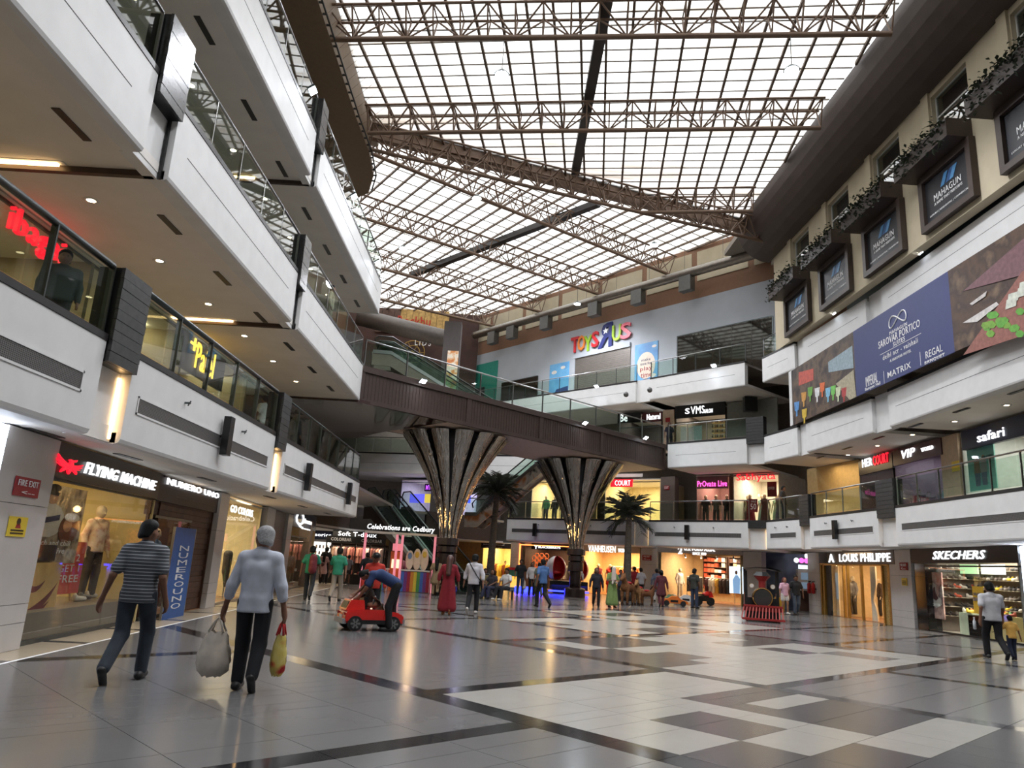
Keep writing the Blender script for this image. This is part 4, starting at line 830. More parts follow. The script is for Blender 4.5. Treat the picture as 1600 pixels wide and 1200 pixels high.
def palm(base, ztop, label, tilt):
    t = thing('fan_palm', label, 'palm', base, 'potted palms'); r = random.Random(int(base[0]*100)); pts = [(base[0]+tilt*k/8*(k/8), base[1], ztop*k/8) for k in range(9)]
    mk('trunk', G().tube(pts, [.24-.1*(k/8) for k in range(9)], 10), mat('palm_trunk', (92, 84, 76), .8, noise=.2, ns=14, bump=.4), t, True)
    for k in range(12): z = .5+k*(ztop-.6)/12; x = base[0]+tilt*(z/ztop)**2; rr_ = .245-.1*z/ztop; mk('leaf_scar', G().lathe([(rr_-.02, 0), (rr_+.012, .02), (rr_-.02, .05)], (x, base[1], z), 10), mat('palm_trunk'), t)
    mk('tub', G().lathe([(.42, 0), (.5, .5), (.46, .5), (.44, .44), (.1, .44)], base, 14), mat('dark_tub', (60, 54, 50), .5), t, True)
    top = Vector((base[0]+tilt, base[1], ztop-.05))
    for k in range(40):
        az = k*2.4+r.random()*.5; el = r.uniform(-.5, .75) if k < 26 else r.uniform(.8, 1.3)
        inst('frond', FR[k % 7], Matrix.Translation(top) @ Matrix.Rotation(az, 4, 'Z') @ Matrix.Rotation(-el, 4, 'Y') @ Matrix.Scale(r.uniform(.9, 1.2), 4), t)
    return t
B = atz(764, 925); palm((B[0], B[1], 0), zat(771, 770, B[0], B[1]), 'tall dark fan palm beside the photo mural escalator', .12)
B = atz(979, 938); palm((B[0], B[1], 0), zat(983, 805, B[0], B[1]), 'dark fan palm in front of the women\'s and menswear shop signs', .05)
# ============================================================ SHOPS AND SIGNS
def pl(W, px, py, off=0.): return W.hit(px, py, off)[0]
def shop(W, pxL, pxR, py, depth, z0, z1, wallm, power, col, floorm=None, front=True, name='wall_shop'):
    """shell of one shop: side walls, back wall, floor, ceiling, its ceiling lights; glass front is added apart"""
    a, b = pl(W, pxL, py)[:2], pl(W, pxR, py)[:2]; d = (b-a)/np.linalg.norm(b-a); n = np.array([d[1], -d[0]]); L = np.linalg.norm(b-a)
    o = struct(name, G().seg(a-n*depth, b-n*depth, z0, z1, .08).seg(a, a+d*.04, z0, z1, depth).seg(b-d*.04, b, z0, z1, depth), wallm)
    mk('shop_ceiling', G().seg(a, b, z1, z1+.06, depth), mat('shop_ceiling_paint', (226, 220, 210), .8), o); mk('shop_floor', G().seg(a, b, z0+.004, z0+.012, depth), floorm or mat('shop_wood_floor', (150, 104, 70), .35), o)
    c = (a+b)/2-n*depth*.45; lamp('shop_light', 'AREA', (*c, z1-.05), power, col, max(.8, L*.7), depth*.6); return a, b, d, n, o
def front_glass(a, b, z0, z1, splits, m=SHOPG, frame=None):
    o = struct(nm('window'), G().seg(a, b, z1-.05, z1, .06).seg(a, b, z0, z0+.06, .06), frame or DSTEEL); d = (np.array(b)-a)
    for k in range(splits): mk('pane', G().seg(a+d*(k+.01)/splits, a+d*(k+.99)/splits, z0+.06, z1-.05, .012, -.02), m, o)
    return o
def sign(W, TL, BR, m, label, texts, off=.03, th=.08, group=None, name='shop_sign', zz=None):
    fr = rect(W, TL, BR, off)
    if zz: fr = (*fr[:4], *zz)
    A, t, n, w, z0, z1 = fr; T = thing(name, label, 'sign', (*(A+t*w/2), z0), group)
    if m is not None: mk('board', board(fr, th), m, T)
    for tx in texts:
        body, tl, br, lm = tx[:4]; kw = tx[4] if len(tx) > 4 else {}
        f2 = rect(W, tl, br, off); letters(body, f2, lm, T, off=(th if m is not None else 0)+.01, **kw)
    return T, fr
NAVY = mat('navy_board', (26, 34, 62), .4); MAROON = mat('maroon_board', (58, 20, 34), .4); WOODD = mat('dark_wood', (84, 56, 42), .55, noise=.2, ns=5); CREAM = mat('cream_wall', (232, 216, 176), .8); YEL = mat('ochre_wall', (206, 190, 140), .8); GOLD = mat('gold_trim', (176, 140, 72), .35, .7)
REDS = mat('red_sign', (156, 36, 40), .5, noise=.02); YELS = mat('yellow_sign', (226, 196, 56), .5, noise=.02)
Bd = dict(bold=.02); It = dict(bold=.025, shear=.25)
# ---------- left ground floor
yL = lambda y: np.array([-5.75-(y-1.5)*.0911, y])
def column(W, a, b, z1, label, joints=(.35, .6, 1.9), m=CLAD, depth=.5, z0=0., proud=.12):
    t = thing('clad_column', label, 'column', (*(np.array(a)+b)/2, z0), 'clad columns'); zs = [z0]+[z0+j for j in joints]+[z1]
    for i in range(len(zs)-1): mk('cladding_panel', G().seg(a, b, zs[i]+.004, zs[i+1]-.004, depth, proud), m, t)
    mk('core', G().seg(np.array(a)+(np.array(b)-a)*.03, np.array(a)+(np.array(b)-a)*.97, z0, z1, depth-.04, proud-.02), DARK, t); return t
ZC = 2.86
column(LSW, yL(9.35), yL(10.7), ZC, 'grey clad column with the fire exit and yellow notice plates beside the sportswear shop')
mk('neon_portal', G().seg(yL(9.18), yL(9.32), 0.02, ZC-.02, .1, .14).seg(yL(4.5), yL(9.32), ZC-.16, ZC-.02, .1, .14), mat('white_neon', (255, 255, 255), emit=(225, 236, 255), es=5.), None, label='white glowing portal frame of the shop before the fire exit column', cat='portal')
struct('wall_left', G().seg(yL(-6), yL(9.2), 0, ZC, .1, -.6), BLACK)
sign(LSW, (25, 743), (57, 779), REDS, 'red fire exit plate with white arrow on the column beside the sportswear shop', [('FIRE EXIT', (27, 748), (56, 763), LWHITE, dict(bold=.02, ext=.006)), ('\u2190' if 0 else '<--', (31, 766), (50, 774), LWHITE, dict(bold=.03, ext=.006))], .125, .015, name='exit_sign')
T, fr = sign(LSW, (15, 806), (37, 839), YELS, 'yellow notice plate with a small figure on the fire exit column', [], .125, .012, name='notice_plate')
A, t, n, w, z0, z1 = fr; mk('printed_figure', G().plate([(w*.5+.05*math.cos(k*.785), (z1-z0)*.75+.05*math.sin(k*.785)) for k in range(8)], A, t, n, z0, .003, .013), EYE, T); mk('printed_body', G().plate([(w*.36, (z1-z0)*.42), (w*.66, (z1-z0)*.42), (w*.6, (z1-z0)*.64), (w*.42, (z1-z0)*.64)], A, t, n, z0, .003, .013), REDS, T)
for v in (.12, .27): mk('printed_line', G().plate([(w*.15, (z1-z0)*v), (w*.85, (z1-z0)*v), (w*.85, (z1-z0)*(v+.08)), (w*.15, (z1-z0)*(v+.08))], A, t, n, z0, .003, .013), EYE, T)
# sportswear shop
a, b, d, n, o = shop(LSW, 68, 240, 800, 3.2, 0, ZC, YEL, 70, (255, 226, 170)); a = yL(10.75); b = yL(14.85)
front_glass(a, b, .0, 2.36, 3)
mk('window_stage', G().seg(yL(10.8), yL(14.8), 0, .42, 1.5, -.1), mat('stage_grey', (120, 110, 96), .5), None, label='low display stage inside the sportswear window', cat='stage')
T, fr = sign(LSW, (83, 691), (238, 776), BLACK, 'black sign with red phoenix emblem and white slanted letters over the sportswear shop', [('FLYING MACHINE', (122, 720), (232, 766), LEDW, dict(bold=.03, shear=.22))], .02, .1, zz=(2.34, 2.85))
# phoenix emblem: wings, body, tail, head as curved plates
f2 = rect(LSW, (77, 707), (114, 745), .02); A, t, n, w, z0, z1 = f2; h = z1-z0
def feather(p, q, bend, wd_): 
    p, q = np.array(p, float), np.array(q, float); m = (p+q)/2+np.array([-(q-p)[1], (q-p)[0]])*bend; L = []; R = []
    for k in range(9):
        s = k/8; c = p*(1-s)**2+2*m*s*(1-s)+q*s*s; dv = 2*(m-p)*(1-s)+2*(q-m)*s; nn = np.array([-dv[1], dv[0]])/np.linalg.norm(dv); ww = wd_*(math.sin(math.pi*min(1, s*.8+.2))); L.append(c+nn*ww); R.append(c-nn*ww)
    return [tuple(x) for x in L+R[::-1]]
fe = [((.48, .5), (.02, .98), .25, .05), ((.46, .44), (.0, .74), .25, .05), ((.45, .38), (.04, .52), .22, .05), ((.56, .52), (.98, .72), -.3, .05), ((.58, .46), (.97, .55), -.25, .05), ((.58, .4), (.9, .38), -.2, .045), ((.52, .75), (.5, .3), .1, .07), ((.5, .4), (.2, .02), -.2, .06), ((.55, .36), (.5, .0), -.15, .06), ((.6, .34), (.78, .08), .2, .05), ((.45, .82), (.72, .9), -.6, .06)]
for p, q, bd_, wd2 in fe: mk('emblem_feather', G().plate([(x*w, y*h) for x, y in feather(p, q, bd_, wd2)], A, t, n, z0, .03, .105), LEDR, T)
# window display: ad panel, easels, mannequin, crate
fr = rect(LSW, (57, 752), (112, 880), -.5); T = thing('advert_panel', 'photo advert of a man in white polo and a woman inside the sportswear window', 'poster', (*fr[0], fr[4])); mk('backing', board(fr, .04), mottled('bookshelf_print', [(70, 58, 50), (150, 128, 104), (196, 178, 150), (90, 70, 60)], 3.5, .5), T)
A, t, n, w, z0, z1 = fr; h = z1-z0
def blobp(cx, cy, rx, ry, m, nm_, par, o=.045, k=14): mk(nm_, G().plate([((cx+rx*math.cos(2*math.pi*i/k))*w, (cy+ry*math.sin(2*math.pi*i/k))*h) for i in range(k)], A, t, n, z0, .004, o), m, par)
PW = mat('print_white', (222, 216, 208), .5); PR = mat('print_redbrown', (120, 70, 52), .5); PB = mat('print_navy', (50, 52, 90), .5); PS = mat('print_skin', (196, 150, 120), .5)
blobp(.3, .55, .3, .22, PW, 'printed_shirt', T); blobp(.3, .85, .11, .1, PS, 'printed_face', T, .05); blobp(.3, .96, .12, .05, EYE, 'printed_hair', T, .055); mk('printed_glasses', G().plate([(.19*w, .87*h), (.42*w, .86*h), (.42*w, .91*h), (.19*w, .92*h)], A, t, n, z0, .004, .056), EYE, T)
blobp(.72, .45, .2, .2, PR, 'printed_long_hair', T, .05); blobp(.68, .5, .09, .09, PS, 'printed_face', T, .055); blobp(.74, .61, .16, .06, PW, 'printed_hat', T, .06); mk('printed_band', G().plate([(.05*w, .47*h), (.5*w, .56*h), (.5*w, .63*h), (.05*w, .54*h)], A, t, n, z0, .004, .05), PB, T)
letters('watch and chill', fr, LWHITE, T, .065, .004, .02, .2, u=(.03, .8), v=(.23, .3)); letters('me is active', fr, LWHITE, T, .065, .004, .02, .2, u=(.03, .7), v=(.13, .2))
def easel(px0, px1, pyt, pyb, lines, label, off=-.75):
    fr = rect(LSW, (px0, pyt), (px1, pyb), off); A, t, n, w, z0, z1 = fr; T = thing('easel_board', label, 'sign', (*(A+t*w/2), .42), 'red sale easels'); mk('board', board(fr, .025), mat('sale_red', (222, 84, 72), .6), T)
    for tx, v0, v1, u0, u1 in lines: letters(tx, fr, LWHITE, T, .03, .004, .0, u=(u0, u1), v=(v0, v1))
    for q in (.15, .85): p = A+t*w*q; mk('leg', G().cyl((p[0], p[1], .42), (*(A+t*w*(.3+.4*q)-n*.0)[:2], z0+.3), .022, 6), mat('pale_wood', (206, 178, 130), .6), T)
    p = A+t*w*.5-n*.45; mk('leg', G().cyl((p[0], p[1], .42), (*(A+t*w*.5-n*.03), z1-.1), .02, 6), mat('pale_wood'), T); mk('crossbar', G().cyl((*(A+t*w*.2-n*.02), .62), (*(A+t*w*.8-n*.02), .62), .015, 6), mat('pale_wood'), T)
easel(83, 119, 845, 926, [('BUY 2', .62, .76, .22, .85), ('GET 1', .42, .56, .25, .88), ('FREE', .22, .36, .28, .9)], 'red BUY 2 GET 1 FREE easel board in the sportswear window')
easel(153, 187, 853, 928, [('LOOKS SMART', .52, .6, .1, .9), ('\u20b91000', .28, .4, .3, .8)], 'smaller red price easel board behind the mannequin in the sportswear window', -.9)
P = pl(LSW, 143, 880, -.8); fl = mottled('floral_shirt', [(228, 208, 190), (222, 196, 176), (190, 140, 128)], 9, .8); mannequin((P[0], P[1], .42), -math.pi/2-.25, 'bald mannequin in a pale floral shirt and dark trousers in the sportswear window', (220, 200, 180), (70, 62, 58), top_mat=fl, res=.018, H=1.72)
fr = rect(LSW, (38, 880), (80, 974), -.35); T = thing('display_crate', 'light wooden display crate with dark red painted wing in the sportswear window', 'crate', (*fr[0], fr[4])); mk('crate_body', board(fr, .3, -.3), mat('pale_plywood', (214, 172, 104), .6, noise=.1), T); A, t, n, w, z0, z1 = fr; h = z1-z0
for p, q, bd_, wd2 in (((.1, .2), (.95, .68), -.25, .06), ((.05, .14), (.8, .38), -.2, .06), ((.1, .7), (.6, .72), -.5, .05), ((.0, .4), (.3, .5), .2, .05)): mk('painted_wing', G().plate([(x*w, y*h) for x, y in feather(p, q, bd_, wd2)], A, t, n, z0, .004, .003), mat('dark_red_print', (110, 26, 28), .5), T)
mk('till_screen', board(rect(LSW, (42, 850), (80, 876), -.45), .05), BLACK, None, label='black monitor on top of the wooden crate in the sportswear window', cat='monitor')
for k in range(3): P = pl(LSW, 112+k*9, 962, -.6-.1*k); mk('sneaker', blob([(np.array([0, 0, .05]), np.array([.05, .2, .04]), .05, .045), (np.array([0, 0, .05]), np.array([0, -.02, .1]), .045, .04)], .02, .02), [SHOEW, mat('grey_shoe', (110, 110, 112), .6), SHOEW][k], None, True, label='pale sneaker lying on the sportswear window stage', cat='shoe', group='sneakers in the sportswear window').location = (P[0], P[1], .425)
# denim shop with timber front
a, b, d, n, o = shop(LSW, 244, 330, 830, 2.6, 0, ZC, WOODD, 40, (255, 220, 170)); a, b = yL(14.95), yL(19.1)
dw = struct('wall_left', G().seg(a, b, 2.05, ZC, .1, -.05), WOODD)
for k in range(7): mk('plank', G().seg(a, b, 2.06+k*.114, 2.165+k*.114, .03, -.03), WOODD, dw)
for (f0, f1) in ((.0, .06), (.62, 1.)):
    for k in range(16): mk('plank', G().seg(a+(b-a)*f0, a+(b-a)*f1, .02+k*.127, .14+k*.127, .05, -.05-(.02 if k % 4 == 2 else 0)), WOODD, dw)
front_glass(a+(b-a)*.06, a+(b-a)*.62, 0, 2.05, 2)
T, fr = sign(LSW, (244, 742), (343, 803), mat('charcoal_wood', (46, 38, 38), .5, noise=.15), 'dark timber sign with white serif letters over the denim shop', [('NUMERO UNO', (256, 746), (336, 779), LEDW, dict(bold=.02)), ('THE REAL DENIM', (269, 776), (331, 791), mat('dim_grey_letters', (150, 140, 136), .6), dict(bold=.0))], .0, .06)
T, fr = sign(LSW, (268, 850), (284, 957), mat('standee_blue', (44, 92, 160), .5), 'tall narrow blue standee board leaning at the denim shop door', [], .25, .04, name='standee', zz=(.0, 1.85)); A, t, n, w, z0, z1 = fr; mk('edge_strip', G().seg(A-t*.03, A, z0, z1, .045, .042), STEEL, T); mk('edge_strip', G().seg(A+t*w, A+t*(w+.03), z0, z1, .045, .042), STEEL, T)
for k, ch in enumerate('NUMEROUNO'): letters(ch, fr, LWHITE, T, .045, .004, .0, u=(.3, .75), v=(.74-k*.08, .8-k*.08))
for k, (px, py, c) in enumerate(((228, 860, (120, 150, 190)), (268, 850, (130, 160, 200)))):
    P = pl(LSW, px, 930, -.7); mannequin((P[0], P[1], .05), -math.pi/2, ('headless-look mannequin in pale blue denim shirt by the window post of the denim shop', 'mannequin in blue shirt and jeans against the timber wall of the denim shop')[k], c, (70, 84, 110), res=.024)
column(LSW, yL(19.15), yL(19.95), ZC, 'narrow grey clad column between the denim shop and the leggings shop')
# leggings shop, dark column, ethnic wear shop
a, b, d, n, o = shop(LSW, 344, 402, 850, 3, 0, ZC, CREAM, 110, (255, 238, 196)); front_glass(yL(20.1), yL(24.6), 0, ZC-.05, 3, frame=STEEL)
sign(LSW, (360, 787), (393, 810), None, 'white outline letters hung inside the leggings shop window', [('GO COLORS', (360, 788), (393, 808), LEDW, dict(bold=.01))], -.1)
for k, (px, c, lb) in enumerate(((352, (80, 74, 70), 'pair of dark hanging trousers on a leg form in the leggings window'), (357, (206, 176, 70), 'yellow printed leggings on a leg form in the leggings window'), (349, (150, 178, 84), 'green leggings on a leg form in the leggings window'))):
    P = pl(LSW, px, 900, -.5-.3*k); T = thing('leg_form', lb, 'mannequin', (P[0], P[1], .0), 'leg forms'); local('legs', blob([(np.array([0, -.08, 1.3]), np.array([0, -.09, .8]), .11, .09), (np.array([0, .08, 1.3]), np.array([.0, .09, .8]), .11, .09), (np.array([0, -.09, .8]), np.array([.06, -.1, .4]), .08, .05), (np.array([0, .09, .8]), np.array([.03, .1, .4]), .08, .05)], .03, .03), mat('legging_%d' % k, c, .8, noise=.15, ns=20), T, True); local('stand', G().cyl((0, 0, 0), (0, 0, .9), .02, 6).lathe([(.2, 0), (.2, .02), (.02, .03)], n=12), STEEL, T)
P = pl(LSW, 385, 885, -.3); T = thing('fire_extinguisher', 'small red fire extinguisher hung at the leggings shop window edge', 'extinguisher', (P[0], P[1], .9)); local('cylinder', G().lathe([(.0, 0), (.08, .02), (.08, .42), (.03, .5), (.0, .5)], n=12), mat('extinguisher_red', (190, 30, 28), .35), T, True); local('valve', G().cyl((0, 0, .5), (0, 0, .58), .025, 8).box(-.02, .1, -.02, .02, .55, .59), BLACK, T)
column(LSW, yL(24.7), yL(25.9), ZC, 'grey clad column beyond the leggings shop'); column(LSW, yL(26), yL(28.2), ZC, 'wide dark brown clad pier beside the ethnic wear shop', m=mat('taupe_panel', (104, 92, 86), .4), proud=.02); column(LSW, yL(28.3), yL(29.2), ZC, 'polished grey column at the ethnic wear shop')
a, b, d, n, o = shop(LSW, 448, 487, 880, 3, 0, ZC, CREAM, 110, (255, 226, 180)); front_glass(yL(29.3), yL(33.6), 0, 2.1, 2)
sign(LSW, (452, 793), (489, 830), NAVY, 'navy sign with round white swirl letter over the ethnic wear shop', [('Q', (459, 797), (469, 826), LEDW, dict(bold=.0)), ('ehom', (469, 809), (482, 820), LEDW, dict(bold=.02)), ('women', (466, 824), (480, 829), LEDW, {})], .0, .1)
for k, (px, tc_, bc, lb) in enumerate(((458, (232, 196, 170), (196, 190, 178), 'mannequin in a peach kurta in the ethnic wear window'), (465, (206, 200, 168), (228, 70, 78), 'mannequin in a beige printed top and long red skirt in the ethnic wear window'), (478, (226, 214, 180), (226, 214, 190), 'mannequin in a cream kurta in the ethnic wear window'))):
    P = pl(LSW, px, 900, -.6); mannequin((P[0], P[1], .015), -math.pi/2-.3, lb, tc_, bc, lower='skirt' if k == 1 else 'kurta', res=.03, H=1.75)
    if k == 1: mk('display_skirt', G().lathe([(.36, .02), (.36, .1), (.2, 1.0), (.16, 1.06)], (P[0], P[1], 0), 14), mat('red_skirt', (226, 66, 74), .8), None, True, label='long flared red skirt on the middle mannequin of the ethnic wear window', cat='skirt')
column(LSW, yL(33.7), yL(34.3), ZC, 'brown edged end column past the ethnic wear shop', m=mat('taupe_panel'))
# ---------- first left gallery: glazed shops
g1 = struct('wall_left', G().box(-11.6, -11.4, -4, 30, 4.2, 7.2), CREAM); struct(nm('window'), G().seg(L1W.p[0], L1W.p[1], 7.0, 7.1, .06), DSTEEL)
for k in range(9): y0 = 4+k*2.8; mk('pane', G().seg((-8.74, y0), (-8.76, y0+2.75), 4.25, 7., .012), SHOPG, bpy.data.objects[f'window_{_cnt["window"]}'])
for y in (7, 12, 17, 23): lamp('shop_light', 'AREA', (-10, y, 7.0), 60, (255, 232, 190), 1.6, 3)
struct('ceiling', G().box(-11.5, -8.75, -4, 30, 7.05, 7.09), SOFFIT)
for k, y in enumerate((10.1, 14.4, 19.0, 24)): struct('wall_left', G().box(-11.4, -8.8, y, y+.12, 4.2, 7.05), mat('shop_divider', (150, 136, 112), .7))
sign(L1W, (15, 320), (92, 425), None, 'glowing red lower-case shop letters behind the nearest first-gallery balustrade', [('ibagai', (16, 318), (90, 424), LEDR, dict(bold=.02, ext=.08))], .05)
sign(L1W, (284, 515), (342, 612), BLACK, 'black sign with gold jewellery shop letters and fleur emblem', [('Paiel', (304, 534), (326, 592), LEDY, dict(bold=.01)), ('\u2766' if 0 else '+', (294, 524), (303, 552), LEDY, dict(bold=.03))], .05)
for k, (y, c) in enumerate(((11.3, (120, 100, 80)), (12.6, (60, 56, 54)), (15.5, (170, 160, 150)), (17.2, (90, 110, 100)), (20.4, (150, 120, 90)), (21.8, (70, 66, 64)))):
    T = thing('display_cabinet', 'framed display cabinet against the cream wall of the ' + ['jewellery shop beside its lit picture', 'jewellery shop under the sign', 'shop past the jewellery shop', 'shop with pale shelves', 'corner gallery shop', 'last gallery shop'][k], 'cabinet', (-11.2, y, 4.2)); local('carcass', G().box(-.2, .2, -.45, .45, 0, 1.9), mat('cab_%d' % k, c, .5), T); local('glass_door', G().box(.2, .215, -.4, .4, .5, 1.8), SHOPG, T)
    for z in (.6, 1.0, 1.4): local('shelf', G().box(.05, .24, -.4, .4, z, z+.02), STEEL, T)
# ---------- right ground floor
column(RSW, (15.55, 38.3), (15.55, 36.9), ZC+.02, 'grey clad column at the gold-framed menswear shop'); column(RSW, (15.55, 30.2), (15.55, 28.6), ZC+.02, 'grey clad column with fire exit and yellow plates between the menswear and shoe shops')
a, b, d, n, o = shop(RSW, 1300, 1405, 920, 4.2, 0, ZC, mat('warm_shop_wall', (206, 176, 130), .8), 220, (255, 228, 186))
for z in (.0,): pass
sign(RSW, (1296, 861), (1402, 882), mat('bronze_board', (84, 72, 62), .4), 'bronze sign with white letters and crest over the gold-framed menswear shop', [('LOUIS PHILIPPE', (1316, 866), (1397, 878), LEDW, dict(bold=.04)), ('A', (1299, 866), (1308, 879), LEDW, dict(bold=.1))], .02, .12)
gf = struct(nm('door'), G(), GOLD) if 0 else None
dz = 2.33; a, b = np.array([15.5, 36.85]), np.array([15.5, 30.25]); gd_ = struct(nm('door'), G().seg(a, b, dz-.06, dz+.04, .1, .06), GOLD)
for f in (0, .05, .36, .42, .62, .9, .985): mk('gold_post', G().seg(a+(b-a)*f, a+(b-a)*(f+.015), 0, dz, .1, .06), GOLD, gd_)
for f0, f1 in ((.065, .36), (.435, .6)): mk('pane', G().seg(a+(b-a)*f0, a+(b-a)*f1, .05, dz-.06, .012), SHOPG, gd_)
LAT = mottled('gold_lattice', [(120, 96, 50), (206, 172, 104), (90, 70, 40)], 25, .4)
for f in (.015, .915): mk('lattice_panel', G().seg(a+(b-a)*f, a+(b-a)*(f+.04), 0, dz, .05), LAT, gd_)
for k, (f, lb) in enumerate(((.12, 'gathered cream curtain at the far end of the menswear window'), (.66, 'cream curtain tied back at the menswear shop entrance'))):
    p = a+(b-a)*f; rows = []
    for j in range(9):
        z = dz-.08-j*(dz-.1)/8; pinch = 1-.55*math.exp(-((z-.9)/.35)**2) if k else 1
        rows.append([(15.75+.05*math.sin(i*1.9), p[1]-.45*(i/12)*pinch*1.2, z) for i in range(13)])
    mk('curtain', G().sheet(rows), mat('cream_cloth', (236, 222, 196), .9), None, True, label=lb, cat='curtain', group='menswear curtains')
for k, (px, tc_, bc, lb) in enumerate(((1325, (224, 220, 216), (60, 56, 56), 'mannequin in a white jacket and hat in the gold-framed menswear window'), (1335, (110, 104, 104), (52, 50, 52), 'mannequin in grey suit in the gold-framed menswear window'), (1388, (34, 34, 40), (30, 30, 34), 'mannequin in a black suit at the menswear shop entrance'), (1374, (70, 54, 44), (40, 36, 34), 'mannequin in a brown jacket inside the menswear shop'))):
    P = pl(RSW, px, 950, -.9 if k != 3 else -2.2); mannequin((P[0], P[1], .06), math.pi/2, lb, tc_, bc, res=.028)
def shelf_unit(a, b, off, z0, hgt, nsh, label, cols, group, inw=(.22, .12), cat='shelf', gap=.06, frame=WOODD, back=True, jit=True):
    a = np.array(a, float); b = np.array(b, float); L = np.linalg.norm(b-a); d = (b-a)/L; n = np.array([d[1], -d[0]]); a = a+n*off; b = b+n*off
    T = thing('shelf_unit', label, cat, (*(a+b)/2, z0))
    if back: mk('back_board', G().seg(a, b, z0, z0+hgt, .02, -.02), frame, T)
    for k in range(nsh+1): mk('shelf', G().seg(a, b, z0+hgt*k/nsh, z0+hgt*k/nsh+.03, .36, .34), frame, T)
    for p in (a, b-d*.03): mk('upright', G().seg(p, p+d*.03, z0, z0+hgt, .36, .34), frame, T)
    r = random.Random(len(label)); N = int((L-.09)/(inw[0]+gap))
    for k in range(nsh):
        for i in range(N):
            if jit and r.random() < .08: continue
            c = r.choice(cols); s = .045+i*(inw[0]+gap); p = a+d*s; h = inw[1]*r.uniform(.7, 1.6); h = min(h, hgt/nsh-.06)
            mk('folded_stack', G().seg(p, p+d*inw[0], z0+hgt*k/nsh+.031, z0+hgt*k/nsh+.03+h, .28, .31), mat('stock_%d_%d_%d' % c, c, .8), None, label='small folded stack of clothes on the ' + group, cat='clothes', group=group)
    return T
shelf_unit((19.4, 32.9), (19.4, 30.5), .3, 0, 2.4, 7, 'wall shelf full of shirts at the back of the gold-framed menswear shop', [(226, 220, 210), (190, 90, 60), (236, 232, 226), (150, 60, 50), (210, 200, 190)], 'shirt shelves of the menswear shop', (.3, .2))
# running shoe shop
a, b, d, n, o = shop(RSW, 1438, 1597, 940, 4, 0, ZC, mat('shoe_shop_wall', (120, 112, 104), .7), 330, (255, 244, 226), floorm=mat('pale_floor', (190, 184, 176), .4))
sign(RSW, (1428, 858), (1600, 880), BLACK, 'black sign with white slanted letters over the running shoe shop', [('SKECHERS', (1464, 862), (1549, 874), LEDW, dict(bold=.05, shear=.3))], .05, .15)
column(RSW, (15.55, 28.5), (15.55, 27.8), ZC, 'glossy black pier at the running shoe shop window', m=mat('gloss_black', (14, 14, 16), .08), proud=.05)
front_glass(np.array([15.5, 27.75]), np.array([15.5, 22.2]), 0, 2.3, 3, frame=BLACK)
mk('neon_portal', G().seg((15.55, 22.35), (15.55, 22.15), 0.02, ZC-.02, .12, .2).seg((15.55, 22.35), (15.55, 15), ZC-.2, ZC-.02, .12, .2), mat('white_neon'), None, label='white glowing portal frame after the running shoe shop', cat='portal')
T, fr = sign(RSW, (1450, 894), (1478, 968), mottled('pink_shoe_print', [(206, 150, 136), (222, 186, 176), (130, 96, 96), (236, 226, 222)], 2.2, .5), 'tall shoe advert panel with a pink background in the running shoe window', [('SKECHERS', (1453, 942), (1472, 948), LWHITE, {})], -.25, .05, name='advert_panel')
A, t, n, w, z0, z1 = fr; h = z1-z0; mk('printed_shoe', G().plate([(w*u, h*v) for u, v in ((.12, .35), (.5, .22), (.9, .3), (.88, .42), (.6, .5), (.62, .72), (.4, .78), (.3, .6), (.15, .5))], A, t, n, z0, .004, .055), PW, T); mk('printed_upper', G().plate([(w*u, h*v) for u, v in ((.25, .45), (.55, .38), (.72, .44), (.55, .55), (.52, .68), (.42, .66))], A, t, n, z0, .004, .06), mat('print_grey', (110, 70, 66), .5), T)
SHM = mesh('shoe_body', blob([(np.array([0, 0, .05]), np.array([.0, .17, .035]), .042, .038), (np.array([0, -.01, .05]), np.array([0, -.015, .1]), .04, .038), (np.array([0, .0, .02]), np.array([0, .18, .02]), .04, .04)], .022, .02, [((0, 0, 0), (0, 0, -1))]), SHOE, True)
SHC = [mesh_c for mesh_c in []]
def shoe_mesh(c):
    me = SHM.copy(); me.materials.clear(); me.materials.append(mat('shoe_%d_%d_%d' % c, c, .6)); return me
SHMS = [shoe_mesh(c) for c in ((40, 38, 40), (200, 196, 190), (120, 112, 108), (220, 190, 60), (190, 90, 70), (84, 76, 70), (236, 120, 60), (90, 150, 90))]
T = thing('shoe_wall', 'back wall rack with rows of shoes in the running shoe shop', 'shelf', (17.6, 24.4, 0))
for k in range(6): mk('shelf', G().box(17.3, 17.6, 22.4, 27.9, .55+k*.33, .57+k*.33), mat('pale_shelf', (196, 186, 170), .5), T)
mk('back_board', G().box(17.6, 17.66, 22.4, 27.9, 0, 2.6), mat('taupe_board', (126, 112, 98), .7), T)
for k in range(6):
    for i in range(24):
        if RNG.random() < .1: continue
        inst('shoe', SHMS[int(RNG.choice([0, 0, 1, 2, 2, 5, 5, 1, 4, 3]))], Matrix.Translation((17.44, 22.6+i*.22, .572+k*.33)) @ Matrix.Rotation(math.pi/2+.3, 4, 'Z') @ Matrix.Scale(1.15, 4), label='single running shoe on the back wall rack of the running shoe shop', cat='shoe', group='shoes on the back rack')
T = thing('shoe_rack', 'side wall rack with rows of shoes nearest the black pier in the running shoe shop', 'shelf', (17.4, 28.2, 0))
for k in range(6): mk('shelf', G().box(15.75, 19.2, 28.0, 28.3, .55+k*.33, .57+k*.33), mat('pale_shelf'), T)
mk('back_board', G().box(15.75, 19.2, 28.3, 28.36, 0, 2.6), mat('taupe_board'), T)
